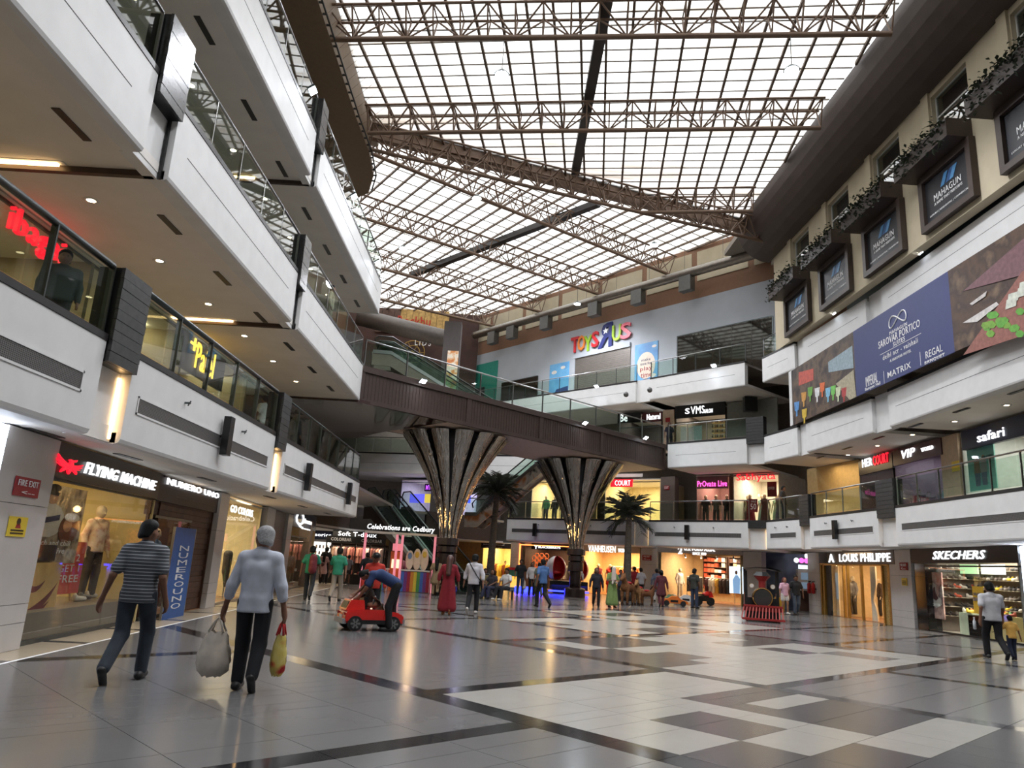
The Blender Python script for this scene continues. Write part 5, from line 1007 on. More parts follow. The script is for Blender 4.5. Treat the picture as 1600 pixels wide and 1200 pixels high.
for k in range(6):
    for i in range(15):
        if RNG.random() < .1: continue
        inst('shoe', SHMS[int(RNG.choice([0, 0, 1, 2, 2, 5, 5, 1, 4, 3]))], Matrix.Translation((15.9+i*.22, 28.14, .572+k*.33)) @ Matrix.Rotation(math.pi+.3, 4, 'Z') @ Matrix.Scale(1.15, 4), label='single running shoe on the side wall rack of the running shoe shop', cat='shoe', group='shoes on the side rack')
for k, (y, c, lb) in enumerate(((26.2, (214, 226, 200), 'pale green display plinth with bright shoes nearest the black pier'), (24.6, (222, 206, 150), 'cream display plinth in the middle of the running shoe window'), (22.8, (214, 226, 200), 'pale green display plinth behind the walking man and child'))):
    mk('display_plinth', G().box(15.9, 16.5, y-.38, y+.38, .014, .75), mat('plinth_%d_%d' % (c[0], c[2]), c, .6), None, label=lb, cat='plinth')
    for i in range(8): inst('shoe', SHMS[[3, 4, 6, 7, 3, 6, 1, 7][i]], Matrix.Translation((16.05+.26*(i % 2), y-.3+.2*(i//2), .752)) @ Matrix.Rotation(1.2+i*.5, 4, 'Z') @ Matrix.Scale(1.15, 4), label='bright coloured running shoe on a display plinth of the shoe shop', cat='shoe', group='shoes on the plinths')
for k, y in enumerate((25.62, 25.2)):
    T = thing('wire_crate', 'black wire crate of shoes under the shoe shop window, ' + ('beside the green plinth' if k == 0 else 'beside the cream plinth'), 'crate', (15.95, y, 0), 'wire crates')
    for i in range(6): local('bar', G().box(-.2, .2, -.2+i*.08-.006, -.2+i*.08+.006, 0.014, .7), BLACK, T)
    for i in range(6): local('rail', G().box(-.21, .21, -.21, .21, .02+i*.13, .035+i*.13), BLACK, T)
sign(RSW, (1521, 916), (1540, 960), mat('sale_yellow', (222, 176, 50), .6), 'yellow framed sale stand with grey writing before the shoe shop', [('FLAT', (1525, 926), (1537, 931), mat('dim_grey_letters'), {}), ('SALE', (1524, 933), (1538, 940), mat('dim_grey_letters'), {})], .3, .05, name='sale_stand'); P = pl(RSW, 1531, 950, .28); mk('pole', G().cyl((P[0], P[1], 0), (P[0], P[1], 1.6), .02, 6).lathe([(.22, 0), (.22, .02), (.02, .03)], (P[0], P[1], 0), 12), BLACK, [o_ for o_ in bpy.data.objects if o_.name.startswith('sale_stand')][0])
sign(RSW, (1483, 882), (1530, 897), mat('screen_green', (170, 214, 150), emit=(176, 220, 170), es=.9), 'bright green and white screen inside the running shoe shop above the racks', [], -1.6, .05, name='display_screen'); sign(RSW, (1534, 882), (1572, 898), mat('screen_pale', (214, 220, 214), emit=(220, 226, 220), es=.9), 'pale screen beside the green one above the shoe racks', [], -1.6, .05, name='display_screen')
sign(RSW, (1406, 879), (1419, 891), REDS, 'red fire exit plate on the column between the menswear and shoe shops', [('FIRE EXIT', (1408, 881), (1417, 885), LWHITE, dict(bold=.03, ext=.005)), ('<--', (1409, 886), (1416, 890), LWHITE, dict(bold=.03, ext=.005))], .13, .02, name='exit_sign')
T, fr = sign(RSW, (1409, 903), (1418, 915), YELS, 'yellow notice plate on the column between the menswear and shoe shops', [], .13, .015, name='notice_plate')
A, t, n, w, z0, z1 = fr
for v in (.15, .35, .55): mk('printed_line', G().plate([(w*.12, (z1-z0)*v), (w*.88, (z1-z0)*v), (w*.88, (z1-z0)*(v+.1)), (w*.12, (z1-z0)*(v+.1))], A, t, n, z0, .004, .017), EYE, T)
# ---------- far ground floor
a, b, d, n, o = shop(FWW, 1032, 1158, 900, 4.2, 0, ZC-.08, mat('warm_shop_wall'), 260, (255, 232, 196)); po = (a, b, d, n)
sign(FWW, (1029, 852), (1162, 868), mat('grey_sign_board', (168, 160, 154), .5), 'grey sign with white glowing letters over the polo shirt shop', [('U.S. POLO ASSN.', (1071, 855), (1119, 862), LEDW, dict(bold=.05)), ('SINCE 1890', (1084, 863), (1105, 868), LEDW, dict(bold=.04)), ('2', (1061, 855), (1068, 866), LEDW, dict(bold=.1))], .05, .12)
L = np.linalg.norm(b-a); P_ = lambda f, off: a+d*L*f+n*off
for k, (f0, f1) in enumerate(((.18, .5), (.52, .86))): shelf_unit(P_(f0, 0), P_(f1, 0), -4.05, .7, 1.9, 6, ('dark wall shelf stacked with orange and pale shirts in the polo shop', 'dark wall shelf stacked with brown shirts in the polo shop')[k], [[(190, 80, 50), (226, 210, 190), (206, 110, 80), (236, 230, 220)], [(200, 170, 130), (90, 60, 46), (226, 206, 180), (60, 40, 34)]][k], ('left', 'right')[0] + ' shelves of the polo shop' if k == 0 else 'brown shelves of the polo shop', (.2, .16), gap=.03)
def garment(w=.42, h=.8, seed=0):
    g = G(); f = [(-.05, h), (.05, h), (w*.5, h-.08), (w*.55, h*.45), (w*.42, h*.45), (w*.46, 0), (-w*.46, 0), (-w*.42, h*.45), (-w*.55, h*.45), (-w*.5, h-.08)]
    k = len(f); vs = [(x, .05, z) for x, z in f]+[(x, -.05, z) for x, z in f]; g.add(vs, [tuple(range(k-1, -1, -1)), tuple(range(k, 2*k))]+[(i, (i+1) % k, (i+1) % k+k, i+k) for i in range(k)]); return g
GMS = {}
def gmesh(c):
    if c not in GMS: GMS[c] = mesh('garment', garment(), mat('garment_%d_%d_%d' % c, c, .9, noise=.1, ns=12))
    return GMS[c]
def rack(p, q, z, cols, label, group, N=None, turn=1.1, glabel='garment hanging on the '):
    p = np.array(p, float); q = np.array(q, float); T = thing('garment_rail', label, 'clothes rail', (*(p+q)/2, z)); L = np.linalg.norm(q-p); d = (q-p)/L
    mk('rail', G().cyl((*p, z+1.35), (*q, z+1.35), .015, 6), STEEL, T)
    for e in (p, q): mk('stand', G().cyl((*e, z), (*e, z+1.35), .018, 6), STEEL, T)
    N = N or int(L/.2); r = random.Random(len(label)); ang = math.atan2(d[1], d[0])
    for k in range(N): x = p+d*L*(k+.5)/N; inst('hanging_garment', gmesh(r.choice(cols)), Matrix.Translation((x[0], x[1], z+.52)) @ Matrix.Rotation(ang+turn+r.uniform(-.15, .15), 4, 'Z'), label=glabel+group, cat='garment', group=group)
rack(P_(.46, -1.2), P_(.78, -1.6), 0, [(60, 44, 40), (214, 200, 176), (200, 150, 60), (70, 30, 34), (40, 40, 46), (190, 180, 170)], 'long chrome rail of jackets in the polo shop', 'front rail of the polo shop'); rack(P_(.2, -1.4), P_(.36, -1.8), 0, [(30, 30, 34), (46, 40, 40), (196, 176, 140)], 'short rail of dark coats in the polo shop entrance', 'coat rail of the polo shop')
P = P_(.16, -.9); mannequin((P[0], P[1], .02), math.pi+.6, 'mannequin in an open white shirt in the polo shop', (226, 214, 200), (200, 186, 160), res=.03)
fr = rect(FWW, (1140, 885), (1162, 928), -.2); T = thing('lit_poster', 'glowing pale blue poster of a person at the polo shop corner', 'poster', (*fr[0], fr[4])); mk('light_panel', board(fr, .06), mat('poster_glow', (214, 232, 240), emit=(206, 226, 240), es=1.3), T); A, t, n, w, z0, z1 = fr; h = z1-z0
mk('printed_jacket', G().plate([(w*u, h*v) for u, v in ((.3, .0), (.75, .0), (.8, .55), (.62, .68), (.45, .68), (.25, .5))], A, t, n, z0, .004, .062), mat('poster_blue', (130, 166, 206), emit=(130, 166, 206), es=.7), T); mk('printed_head', G().plate([(w*(.52+.1*math.cos(k)), h*(.78+.08*math.sin(k))) for k in np.arange(0, 6.2, .6)], A, t, n, z0, .004, .062), PS, T)
for k in range(4): P = P_(.25+k*.2, -.7); T = thing('track_spot', 'small black spotlight under the polo shop ceiling', 'lamp', (P[0], P[1], ZC-.3), 'polo shop spotlights'); local('can', G().cyl((0, 0, 0), (0, -.08, -.14), .05, 8), BLACK, T); local('stem', G().cyl((0, 0, 0), (0, 0, .22), .012, 5), BLACK, T); local('lens', G().cyl((0, -.082, -.143), (0, -.084, -.147), .04, 8), LAMPW, T)
column(FWW, pl(FWW, 1002, 900)[:2], pl(FWW, 1028, 900)[:2], ZC, 'beige clad pier between the women\'s wear and polo shops'); column(FWW, pl(FWW, 1163, 900)[:2], pl(FWW, 1192, 900)[:2], ZC, 'beige clad pier behind the toy train')
sign(FWW, (1004, 867), (1018, 876), REDS, 'red fire exit plate on the pier beside the polo shop', [('FIRE EXIT', (1006, 868), (1016, 871), LWHITE, dict(ext=.005, bold=.03)), ('<--', (1006, 872), (1016, 875), LWHITE, dict(ext=.005, bold=.03))], .13, .02, name='exit_sign')
sign(FWW, (1026, 854), (1037, 862), CLAD, 'small grey louvre panel beside the polo shop sign', [], .13, .04, name='louvre_panel')
a, b, d, n, o = shop(FWW, 906, 1000, 900, 3.6, 0, ZC-.1, mat('warm_shop_wall'), 260, (255, 218, 160)); L = np.linalg.norm(b-a)
sign(FWW, (900, 850), (1001, 865), mat('tan_sign_board', (196, 170, 136), .5), 'tan sign with tall white letters over the women\'s wear shop', [('VANHEUSEN', (921, 852), (963, 864), LEDW, dict(bold=.0)), ('WOMAN', (967, 857), (984, 864), LEDW, dict(bold=.03))], .05, .12)
rack(P_(.3, -1.8), P_(.95, -1.8), .35, [(222, 150, 90), (236, 190, 130), (214, 120, 80), (236, 214, 170), (200, 90, 70)], 'long rail of orange and cream dresses in the women\'s wear shop', 'rail of the women\'s wear shop', turn=.9)
for k, (f, c, lb) in enumerate(((.42, (190, 40, 40), 'mannequin in a bright red dress in the women\'s wear shop'), (.22, (120, 40, 46), 'mannequin in a dark red dress in the women\'s wear shop'), (.8, (226, 206, 170), 'mannequin in a cream dress in the women\'s wear shop'))): P = P_(f, -.9); mannequin((P[0], P[1], .02), math.pi, lb, c, c, lower='kurta', sleeve='none', res=.032)
a, b, d, n, o = shop(FWW, 818, 896, 900, 3.2, 0, ZC-.1, mat('dark_shop_wall', (74, 52, 44), .7), 120, (255, 224, 176)); L = np.linalg.norm(b-a)
sign(FWW, (832, 849), (892, 861), BLACK, 'black sign with white bird emblem and letters over the suit shop', [('BLACKBERRYS', (843, 853), (877, 858), LEDW, dict(bold=.05)), ('Y', (836, 852), (842, 858), LEDW, dict(bold=.12))], .05, .12)
mk('neon_portal', G().seg(pl(FWW, 813, 870)[:2], pl(FWW, 814.5, 870)[:2], 0, ZC-.1, .08, .2).seg(pl(FWW, 813, 870)[:2], pl(FWW, 898, 870)[:2], ZC-.16, ZC-.1, .08, .2), mat('orange_neon', (255, 150, 80), emit=(255, 140, 70), es=2.5), None, label='thin orange neon frame around the suit shop front', cat='portal')
HX = thing('honeycomb_panel', 'orange lit honeycomb wall panel in the suit shop window', 'panel', (*P_(.25, -.6), .6))
for r in range(5):
    for c in range(6):
        u, v = .12+.05*c, .75+.3*r+(.15 if c % 2 else 0); q = P_(u, -.6); f = []
        mk('hexagon', G().tube([(q[0]+d[0]*.17*math.cos(k*math.pi/3), q[1]+d[1]*.17*math.cos(k*math.pi/3), v+.17*math.sin(k*math.pi/3)) for k in range(7)], .02, 4), mat('copper_glow', (190, 90, 40), emit=(220, 100, 40), es=.6), HX)
P = P_(.55, -.8); mannequin((P[0], P[1], .02), math.pi, 'mannequin in a white jacket beside the honeycomb panel of the suit shop', (230, 222, 206), (60, 56, 54), res=.032); rack(P_(.5, -2), P_(.95, -2), .2, [(226, 216, 196), (206, 190, 160), (90, 84, 80), (236, 230, 214)], 'rail of pale jackets in the suit shop', 'rail of the suit shop')
column(FWW, pl(FWW, 798, 890)[:2], pl(FWW, 812, 890)[:2], ZC, 'beige pier with small push button between the jeans and suit shops', m=mat('tan_panel', (190, 168, 144), .6))
a, b, d, n, o = shop(FWW, 752, 797, 895, 3, 0, ZC-.1, YEL, 140, (255, 226, 160)); L = np.linalg.norm(b-a)
sign(FWW, (753, 848), (798, 858), mat('dark_brown_board', (60, 44, 38), .5), 'dark sign with small pale letters over the yellow-lit shop behind the palm', [('international', (757, 849), (789, 853), LWHITE, {}), ('shop', (760, 854), (786, 857), LWHITE, {})], .05, .1)
rack(P_(.1, -1.5), P_(.9, -1.5), .1, [(206, 170, 60), (120, 60, 40), (226, 200, 110)], 'rail of ochre clothes in the yellow-lit shop', 'rail of the yellow-lit shop')
struct('wall_front', G().seg(pl(FWW, 705, 880)[:2], pl(FWW, 752, 880)[:2], 0, ZC, .1), mat('tan_plywood', (190, 150, 98), .6, noise=.1))
# alcove at the right: dark blue mural wall, kiosk with pink dots
al = struct('wall_front', G().seg(pl(FWW, 1193, 900)[:2]+np.array([.4, 1.2]), pl(FWW, 1262, 900)[:2]+np.array([.9, 1.2]), 0, ZC, .1), mottled('blue_mural', [(64, 78, 104), (104, 118, 140), (46, 56, 80)], .8, .5, 2.))
# ============================================================ UPPER GALLERIES, BANNER, SIGNS ON THE WALLS
F1_ = 4.2; F2_ = 8.44
def gshop(W, pxL, pxR, py, depth, z0, z1, wallm, power, col, panes=2, glassz=None):
    a, b, d, n, o = shop(W, pxL, pxR, py, depth, z0, z1, wallm, power, col, floorm=mat('pale_floor', (190, 184, 176), .4)); front_glass(a, b, z0, glassz or z1-.5, panes, frame=DSTEEL); return a, b, d, n
TEALP = mottled('teal_poster_print', [(110, 190, 180), (136, 206, 196), (120, 198, 186)], .7, .5)
# suitcase shops on the first right gallery
a, b, d, n = gshop(R1W, 1506, 1640, 740, 4, F1_, 6.95, mat('travel_shop_wall', (180, 186, 186), .7), 130, (255, 244, 230), 3)
sign(R1W, (1508, 680), (1640, 690), NAVY, 'dark navy sign with white lower-case letters over the travel bag shop', [('safari', (1534, 678), (1578, 681.5), LEDW, dict(bold=.03))], .05, .15, zz=(6.3, 6.98))
T, fr = sign(R1W, (1512, 704), (1560, 762), TEALP, 'mint green poster of a couple in the travel bag shop window', [('TRAVEL', (1537, 713), (1555, 715), mat('dark_teal_letters', (60, 110, 110), .6), {})], -.1, .04, name='poster')
A, t, n_, w, z0, z1 = fr; h = z1-z0
for cx, c in ((.35, (150, 130, 110)), (.6, (170, 176, 176))):
    mk('printed_head', G().plate([(w*(cx+.05*math.cos(k)), h*(.76+.05*math.sin(k))) for k in np.arange(0, 6.2, .6)], A, t, n_, z0, .004, .045), PS, T); mk('printed_torso', G().plate([(w*(cx+u), h*v) for u, v in ((-.12, .4), (.12, .4), (.1, .68), (-.1, .68))], A, t, n_, z0, .004, .045), mat('print_%d' % c[0], c, .6), T); mk('printed_legs', G().plate([(w*(cx+u), h*v) for u, v in ((-.09, .1), (.08, .1), (.1, .4), (-.11, .4))], A, t, n_, z0, .004, .044), mat('print_denim', (104, 120, 140), .6), T)
a, b, d, n = gshop(R1W, 1400, 1476, 760, 3.5, F1_, 6.95, mat('luggage_shop_wall', (90, 74, 84), .7), 90, (240, 236, 255), 2)
sign(R1W, (1399, 706), (1476, 706), MAROON, 'maroon sign with white letters over the luggage shop', [('VIP', (1413.6, 704.8), (1435.7, 712.3), LEDW, dict(bold=.05, shear=.2)), ('WORLD', (1444.8, 700.6), (1464, 701.7), LEDW, dict(bold=.04))], .05, .12, zz=(6.35, 6.98))
L = np.linalg.norm(b-a)
def suitcase(p, z, w, h, c, label, rz, grp):
    T = thing('suitcase', label, 'suitcase', (*p, z), grp, rz); local('shell', G().box(-w/2, w/2, -.12, .12, .05, h), mat('case_%d_%d_%d' % c, c, .35), T); local('handle', G().box(-.1, -.085, -.02, .0, h, h+.22).box(.085, .1, -.02, .0, h, h+.22).box(-.1, .1, -.02, .0, h+.2, h+.22), STEEL, T)
    for q in (-1, 1): local('wheel', G().cyl((q*w*.35, -.1, .03), (q*w*.35, -.06, .03), .03, 8), BLACK, T)
    for q in (.3, .5, .7): local('shell_rib', G().box(-w/2+.03, w/2-.03, -.13, -.118, h*q, h*q+.03), mat('case_%d_%d_%d' % c), T)
ang = math.atan2(d[1], d[0])
for k in range(10): c = [(60, 90, 130), (180, 60, 60), (40, 44, 60), (90, 150, 170), (120, 110, 120)][k % 5]; p = a+d*L*(.06+.095*k)-n*(.5+.4*(k % 2)); suitcase(p, F1_+.015, .42, .62+.14*(k % 3), c, ['blue hard suitcase on the luggage shop floor', 'red hard suitcase on the luggage shop floor', 'dark navy suitcase on the luggage shop floor', 'pale blue suitcase on the luggage shop floor', 'grey suitcase on the luggage shop floor'][k % 5], ang, 'suitcases in the luggage shop')
a, b, d, n = gshop(R1W, 1345, 1398, 770, 3, F1_, 6.9, mat('black_shop_wall', (34, 32, 36), .6), 40, (255, 230, 230), 2)
sign(R1W, (1345, 722), (1398, 715), BLACK, 'black sign with white and glowing red letters beside the luggage shop', [('HER', (1352, 718.7), (1368, 727), LEDW, dict(bold=.05)), ('COURT', (1368.7, 713.3), (1394, 722), LEDR, dict(bold=.04))], .05, .12, zz=(6.3, 6.95))
column(R1W, pl(R1W, 1477, 740)[:2], pl(R1W, 1505, 740)[:2], 7., 'beige clad pier between the luggage shop and the travel bag shop', m=mat('tan_panel', (190, 168, 144), .6), z0=F1_, joints=(.9,))
sign(R1W, (1487, 722), (1500, 735), YELS, 'small yellow floor notice on the pier beside the travel bag shop', [], .13, .015, name='notice_plate')
struct('wall_right', G().seg(pl(R1W, 1262, 770)[:2], pl(R1W, 1344, 770)[:2], F1_, 7.1, .1), mat('tan_plaster', (206, 178, 126), .7)); lamp('corridor_light', 'AREA', (*(pl(R1W, 1300, 770, 1.2)[:2]), 7.0), 50, (255, 222, 170), 1.5, 3)
for px in (1312, 1326): sign(R1W, (px, 738), (px+8, 744), mat('amber_plate', (206, 150, 40), .5), 'small amber direction plate on the tan corridor wall', [], .02, .02, name='direction_plate', group='amber plates')
# women's wear shops on the far first gallery
a, b, d, n = gshop(FWW, 1146, 1218, 780, 3.2, F1_, 7.0, mat('cream_shop_wall', (236, 226, 210), .8), 90, (255, 238, 214), 2, 7.)
sign(FWW, (1148, 741), (1216, 752), None, 'glowing red shop letters over the bright cream women\'s wear shop', [('Sabhyata', (1151, 741), (1212, 752), LEDR, dict(bold=.02))], .1)
cl = [(120, 40, 50), (150, 196, 180), (90, 60, 60), (196, 206, 170), (110, 120, 110), (60, 54, 58)]; L = np.linalg.norm(b-a); an = math.atan2(n[1], n[0])-math.pi/2
for k in range(6): p = a+d*L*(.1+.16*k)-n*(.6 if k % 2 else 1.15); mannequin((p[0], p[1], F1_+.02), an, ['mannequin in an olive suit in the cream women\'s wear shop', 'mannequin in a maroon gown in the cream women\'s wear shop', 'mannequin in a sea green gown in the cream women\'s wear shop', 'mannequin in a dark printed dress in the cream women\'s wear shop', 'mannequin in a pale green long dress in the cream women\'s wear shop', 'mannequin in a grey dress at the end of the cream women\'s wear shop'][k], [(110, 106, 80), (120, 30, 44), (140, 190, 176), (80, 56, 52), (160, 190, 160), (110, 108, 106)][k], (90, 80, 76), lower='gown' if k != 0 else 'trousers', sleeve='none' if k else 'long', res=.034)
sign(FWW, (1199, 753), (1214, 776), mat('maroon_poster', (122, 34, 40), .5), 'maroon offer board hanging in the cream women\'s wear shop', [('OFFER', (1201, 761), (1211, 765), LWHITE, dict(ext=.005))], -.2, .03, name='offer_board')
sign(FWW, (1172, 780), (1184, 800), mat('maroon_poster'), 'maroon sale board reading 50 on the gallery glass', [('SALE', (1174, 782), (1182, 785), LWHITE, dict(ext=.005)), ('50', (1173, 787), (1182, 796), LWHITE, dict(ext=.005, bold=.0))], .4, .02, name='offer_board')
for k in range(3): pts = pl(FWW, 1160+k*12, 760, -2.9); mk('glow_bulb', G().sph((pts[0], pts[1], 6.2), .09, 8, 6), LAMPW, None, label='round glowing bulb on the back wall of the cream women\'s wear shop', cat='lamp', group='bulbs in the cream shop')
a, b, d, n = gshop(FWW, 1088, 1140, 780, 3.2, F1_, 7.0, mat('mauve_wall', (150, 116, 108), .8), 110, (255, 214, 196), 2, 7.)
sign(FWW, (1090, 746), (1138, 763), mat('mauve_sign_board', (120, 90, 90), .6), 'mauve sign with glowing pink letters over the lingerie shop', [('PrOvate Live', (1091, 752), (1137, 760), LEDP, dict(bold=.02))], .05, .08); L = np.linalg.norm(b-a)
for k in range(3): p = a+d*L*(.15+.32*k)-n*.6; mannequin((p[0], p[1], F1_+.02), an, ['mannequin in dark nightwear in the lingerie shop', 'mannequin in grey loungewear in the lingerie shop', 'mannequin in black in the lingerie shop'][k], [(60, 54, 54), (110, 104, 96), (36, 34, 36)][k], (80, 76, 70), sleeve='short', res=.034)
column(FWW, pl(FWW, 1034, 770)[:2], pl(FWW, 1056, 770)[:2], 7.05, 'brown-grey clad pier with red plate on the far first gallery', m=mat('taupe_panel'), z0=F1_, joints=(1.2,)); sign(FWW, (1038, 759), (1046, 765), REDS, 'small red exit plate on the far first gallery pier', [('EXIT', (1039, 760), (1045, 764), LWHITE, dict(ext=.004))], .13, .02, name='exit_sign')
a, b, d, n = gshop(FWW, 945, 1032, 790, 4, F1_, 6.9, CREAM, 150, (255, 232, 180), 3, 6.8)
sign(FWW, (955, 749), (989, 761), mat('red_backlit_board', (190, 24, 40), emit=(200, 20, 40), es=.9), 'bright red backlit sign half hidden by the second funnel pillar', [('COURT', (962, 751), (986, 759), LEDW, dict(bold=.01))], .4, .1)
a, b, d, n = gshop(FWW, 830, 900, 790, 3.5, F1_, 6.9, CREAM, 120, (255, 238, 200), 3, 6.8); L = np.linalg.norm(b-a)
for k in range(4): p = a+d*L*(.2+.2*k)-n*.9; mannequin((p[0], p[1], F1_+.02), an, ['mannequin in green on the gallery behind the mural escalator', 'mannequin in black on the gallery behind the mural escalator', 'mannequin in yellow on the gallery behind the mural escalator', 'mannequin in white on the gallery behind the mural escalator'][k], [(60, 120, 90), (40, 40, 44), (206, 190, 80), (220, 216, 206)][k], (60, 60, 64), res=.036)
# ethnic sign fragments behind the palm on the far first gallery
for (x0, y0, x1, y1, tx, m, lb) in ((665, 756, 700, 768, 'MY CANDY', mat('violet_glow', (150, 70, 190), emit=(170, 80, 220), es=1.4), 'violet glowing sign over the far first-gallery shop beside the pillar'), (737, 759, 762, 769, 'MART', LEDW, 'white glowing sign half hidden by the palm'), (775, 762, 803, 772, 'SHOES', LEDW, 'white glowing sign past the palm on the far gallery')):
    sign(FWW, (x0, y0), (x1, y1), BLACK, lb, [(tx, (x0+2, y0+2), (x1-2, y1-2), m, dict(bold=.02))], .3, .08)
for (x0, x1, c, es, lb) in ((642, 664, (90, 90, 220), 1.2, 'blue and white glowing display case behind the escalator head'), (665, 690, (226, 200, 80), .7, 'yellow glowing counter front behind the escalator head'), (720, 735, (60, 80, 230), 1.4, 'small blue glowing screen beside the palm')):
    sign(FWW, (x0, 772), (x1, 786), mat('glow_%d_%d' % (c[0], c[2]), c, emit=c, es=es), lb, [], .5, .1, name='lit_counter')
gshop(FWW, 625, 745, 785, 3.5, F1_, 6.9, mat('cool_shop_wall', (190, 186, 200), .8), 160, (236, 230, 255), 4, 6.8)
# salon and neighbours on the far second gallery
a, b, d, n = gshop(FWW, 1056, 1134, 660, 3.2, F2_, 11.0, mat('salon_wall', (120, 112, 104), .8), 90, (255, 240, 220), 3, 10.3)
sign(FWW, (1056, 632), (1134, 648), BLACK, 'black sign with white letters and ring emblem over the salon', [('VMS', (1081, 636), (1102, 646), LEDW, dict(bold=.0)), ('SALON', (1102, 640), (1115, 645), LEDW, dict(bold=.03)), ('S', (1072, 639), (1079, 647), LEDW, dict(bold=.06))], .05, .1); L = np.linalg.norm(b-a)
T = thing('product_shelf', 'lit wooden shelf of hair products in the salon window', 'shelf', (*(a+d*L*.75-n*.8), F2_))
for k in range(6):
    mk('shelf_board', G().seg(a+d*L*.62, a+d*L*.9, F2_+.3+k*.3, F2_+.33+k*.3, .3, -.7), mat('pale_wood'), T)
    for i in range(8): q = a+d*L*(.63+.033*i)-n*.75; mk('bottle', G().lathe([(.04, 0), (.04, .13), (.015, .15), (.015, .19)], (q[0], q[1], F2_+.331+k*.3), 6), mat('bottle_%d' % (i % 3), [(60, 56, 54), (206, 190, 150), (150, 110, 70)][i % 3], .4), None, label='small bottle on the lit salon shelf', cat='bottle', group='salon bottles')
for k, px in enumerate((1064, 1076)): sign(FWW, (px, 668), (px+9, 690), mat('pale_poster', (206, 206, 200), .5), ('grey photo poster of hairstyles at the salon railing', 'second grey hairstyle poster beside it at the salon railing')[k], [], .3, .03, name='poster')
sign(FWW, (1082, 666), (1097, 690), mat('green_glass_poster', (150, 176, 170), .4), 'pale green notice panel before the salon', [], .3, .03, name='poster')
a, b, d, n = gshop(FWW, 966, 1034, 690, 3.2, F2_, 10.9, mat('dark_cosmetic_wall', (70, 62, 62), .8), 50, (255, 240, 226), 2, 10.2)
sign(FWW, (966, 646), (1002, 660), BLACK, 'black sign with pale rounded letters on the second gallery', [('Be', (970, 648), (981, 659), LEDW, dict(bold=.02))], .05, .08); sign(FWW, (1004, 646), (1036, 658), mat('dark_red_board', (70, 26, 28), .5), 'dark red sign beside the salon', [('Natural', (1012, 648), (1033, 655), LEDW, dict(bold=.02))], .05, .08)
column(FWW, pl(FWW, 1037, 660)[:2], pl(FWW, 1054, 660)[:2], 11.1, 'beige clad pier with red plate beside the salon', m=mat('tan_panel'), z0=F2_, joints=(1.,)); sign(FWW, (1040, 653), (1047, 659), REDS, 'small red plate on the pier beside the salon', [], .13, .02, name='exit_sign')
struct('wall_front', G().seg(pl(FWW, 1136, 640)[:2], (14.6, 39.6), F2_, 11.2, .1), mat('grey_glazed_wall', (126, 128, 122), .25))
sp = pl(FWW, 1172, 632, .6); mk('wall_speaker', G().box(sp[0]-.35, sp[0]+.35, sp[1]-.2, sp[1]+.2, sp[2]-.4, sp[2]+.4), BLACK, None, label='black loudspeaker hung above the second gallery beside the salon', cat='speaker')
# ---------- long banner on the second right gallery
BNW = Wall((13.35, 34.8), (13.9, -6))
def bpan(TL, BR, m, name, T, th=.05, off=.0): fr = rect(BNW, TL, BR, off); mk(name, board(fr, th), m, T); return fr
b0 = BNW.hit(1240, 620)[0]; bl = BNW.hit(1337, 560)[0]; br_ = BNW.hit(1490, 500)[0]; zB0, zB1 = 8.56, 11.2
T = thing('banner', 'long printed hotel banner with a navy middle panel above the second right gallery', 'banner', (13.8, 25, zB0))
RESTP = mottled('restaurant_print', [(34, 28, 26), (66, 52, 44), (104, 84, 66), (52, 36, 32)], 1.6, .5, 4.); FOODP = mottled('table_print', [(34, 26, 22), (86, 62, 46), (60, 42, 34), (120, 96, 74)], 1.1, .5, 4.)
mk('restaurant_panel', G().seg(b0[:2], bl[:2], zB0, zB1, .05, .05), RESTP, T); NB = mat('banner_navy', (52, 60, 112), .5, noise=.02); mk('navy_panel', G().seg(bl[:2], br_[:2], zB0, zB1, .05, .05), NB, T); mk('food_panel', G().seg(br_[:2], (13.9, 4), zB0, zB1, .05, .05), FOODP, T); mk('edge_post', G().seg(b0[:2]+(b0[:2]-bl[:2])*.05, b0[:2], zB0, zB1, .2, .08), WHITE, T)
fr = (bl[:2], (br_[:2]-bl[:2])/np.linalg.norm(br_[:2]-bl[:2]), None, 0, 0, 0)
fb = lambda x, y: (1330+x*.2205, 420+y*.2205)
for tx, tl, br2, kw in (('MAHAGUN', (272, 447), (397, 400), dict(space=1.2)), ('SAROVAR PORTICO', (193, 520), (490, 408), dict(bold=.01)), ('SUITES', (297, 522), (383, 508), {}), ('delhi ncr - vaishali', (225, 615), (475, 522), dict(space=1.2)), ('A SAROVAR HOTEL', (275, 645), (427, 588), {}), ('IMPERIAL', (103, 770), (190, 800), {}), ('Banquet Hall', (100, 845), (208, 825), dict(bold=.02)), ('MATRIX', (258, 735), (425, 700), dict(bold=.01)), ('REGAL', (527, 588), (650, 582), {}), ('BANQUET', (522, 658), (665, 620), dict(space=1.2))):
    letters(tx, rect(BNW, fb(*tl), fb(*br2), .05), LWHITE, T, .004, .008, **kw)
f2 = rect(BNW, fb(265, 345), fb(392, 365), .06); A, t, n_, w, z0, z1 = f2
mk('loop_emblem', G().tube([(A[0]+t[0]*w*(.5+.5*math.sin(k*.2094)), A[1]+t[1]*w*(.5+.5*math.sin(k*.2094)), z0+(z1-z0)*(.5+.42*math.sin(2*k*.2094+.3))) for k in range(31)], .025, 5), LWHITE, T)
for p, q in ((fb(205, 612), fb(495, 458)), (fb(520, 665), fb(662, 600))): P, Q = BNW.hit(*p, .055)[0], BNW.hit(*q, .055)[0]; z = (P[2]+Q[2])/2; mk('printed_rule', G().seg(P[:2], Q[:2], z, z+.015, .004, .002), LWHITE, T)
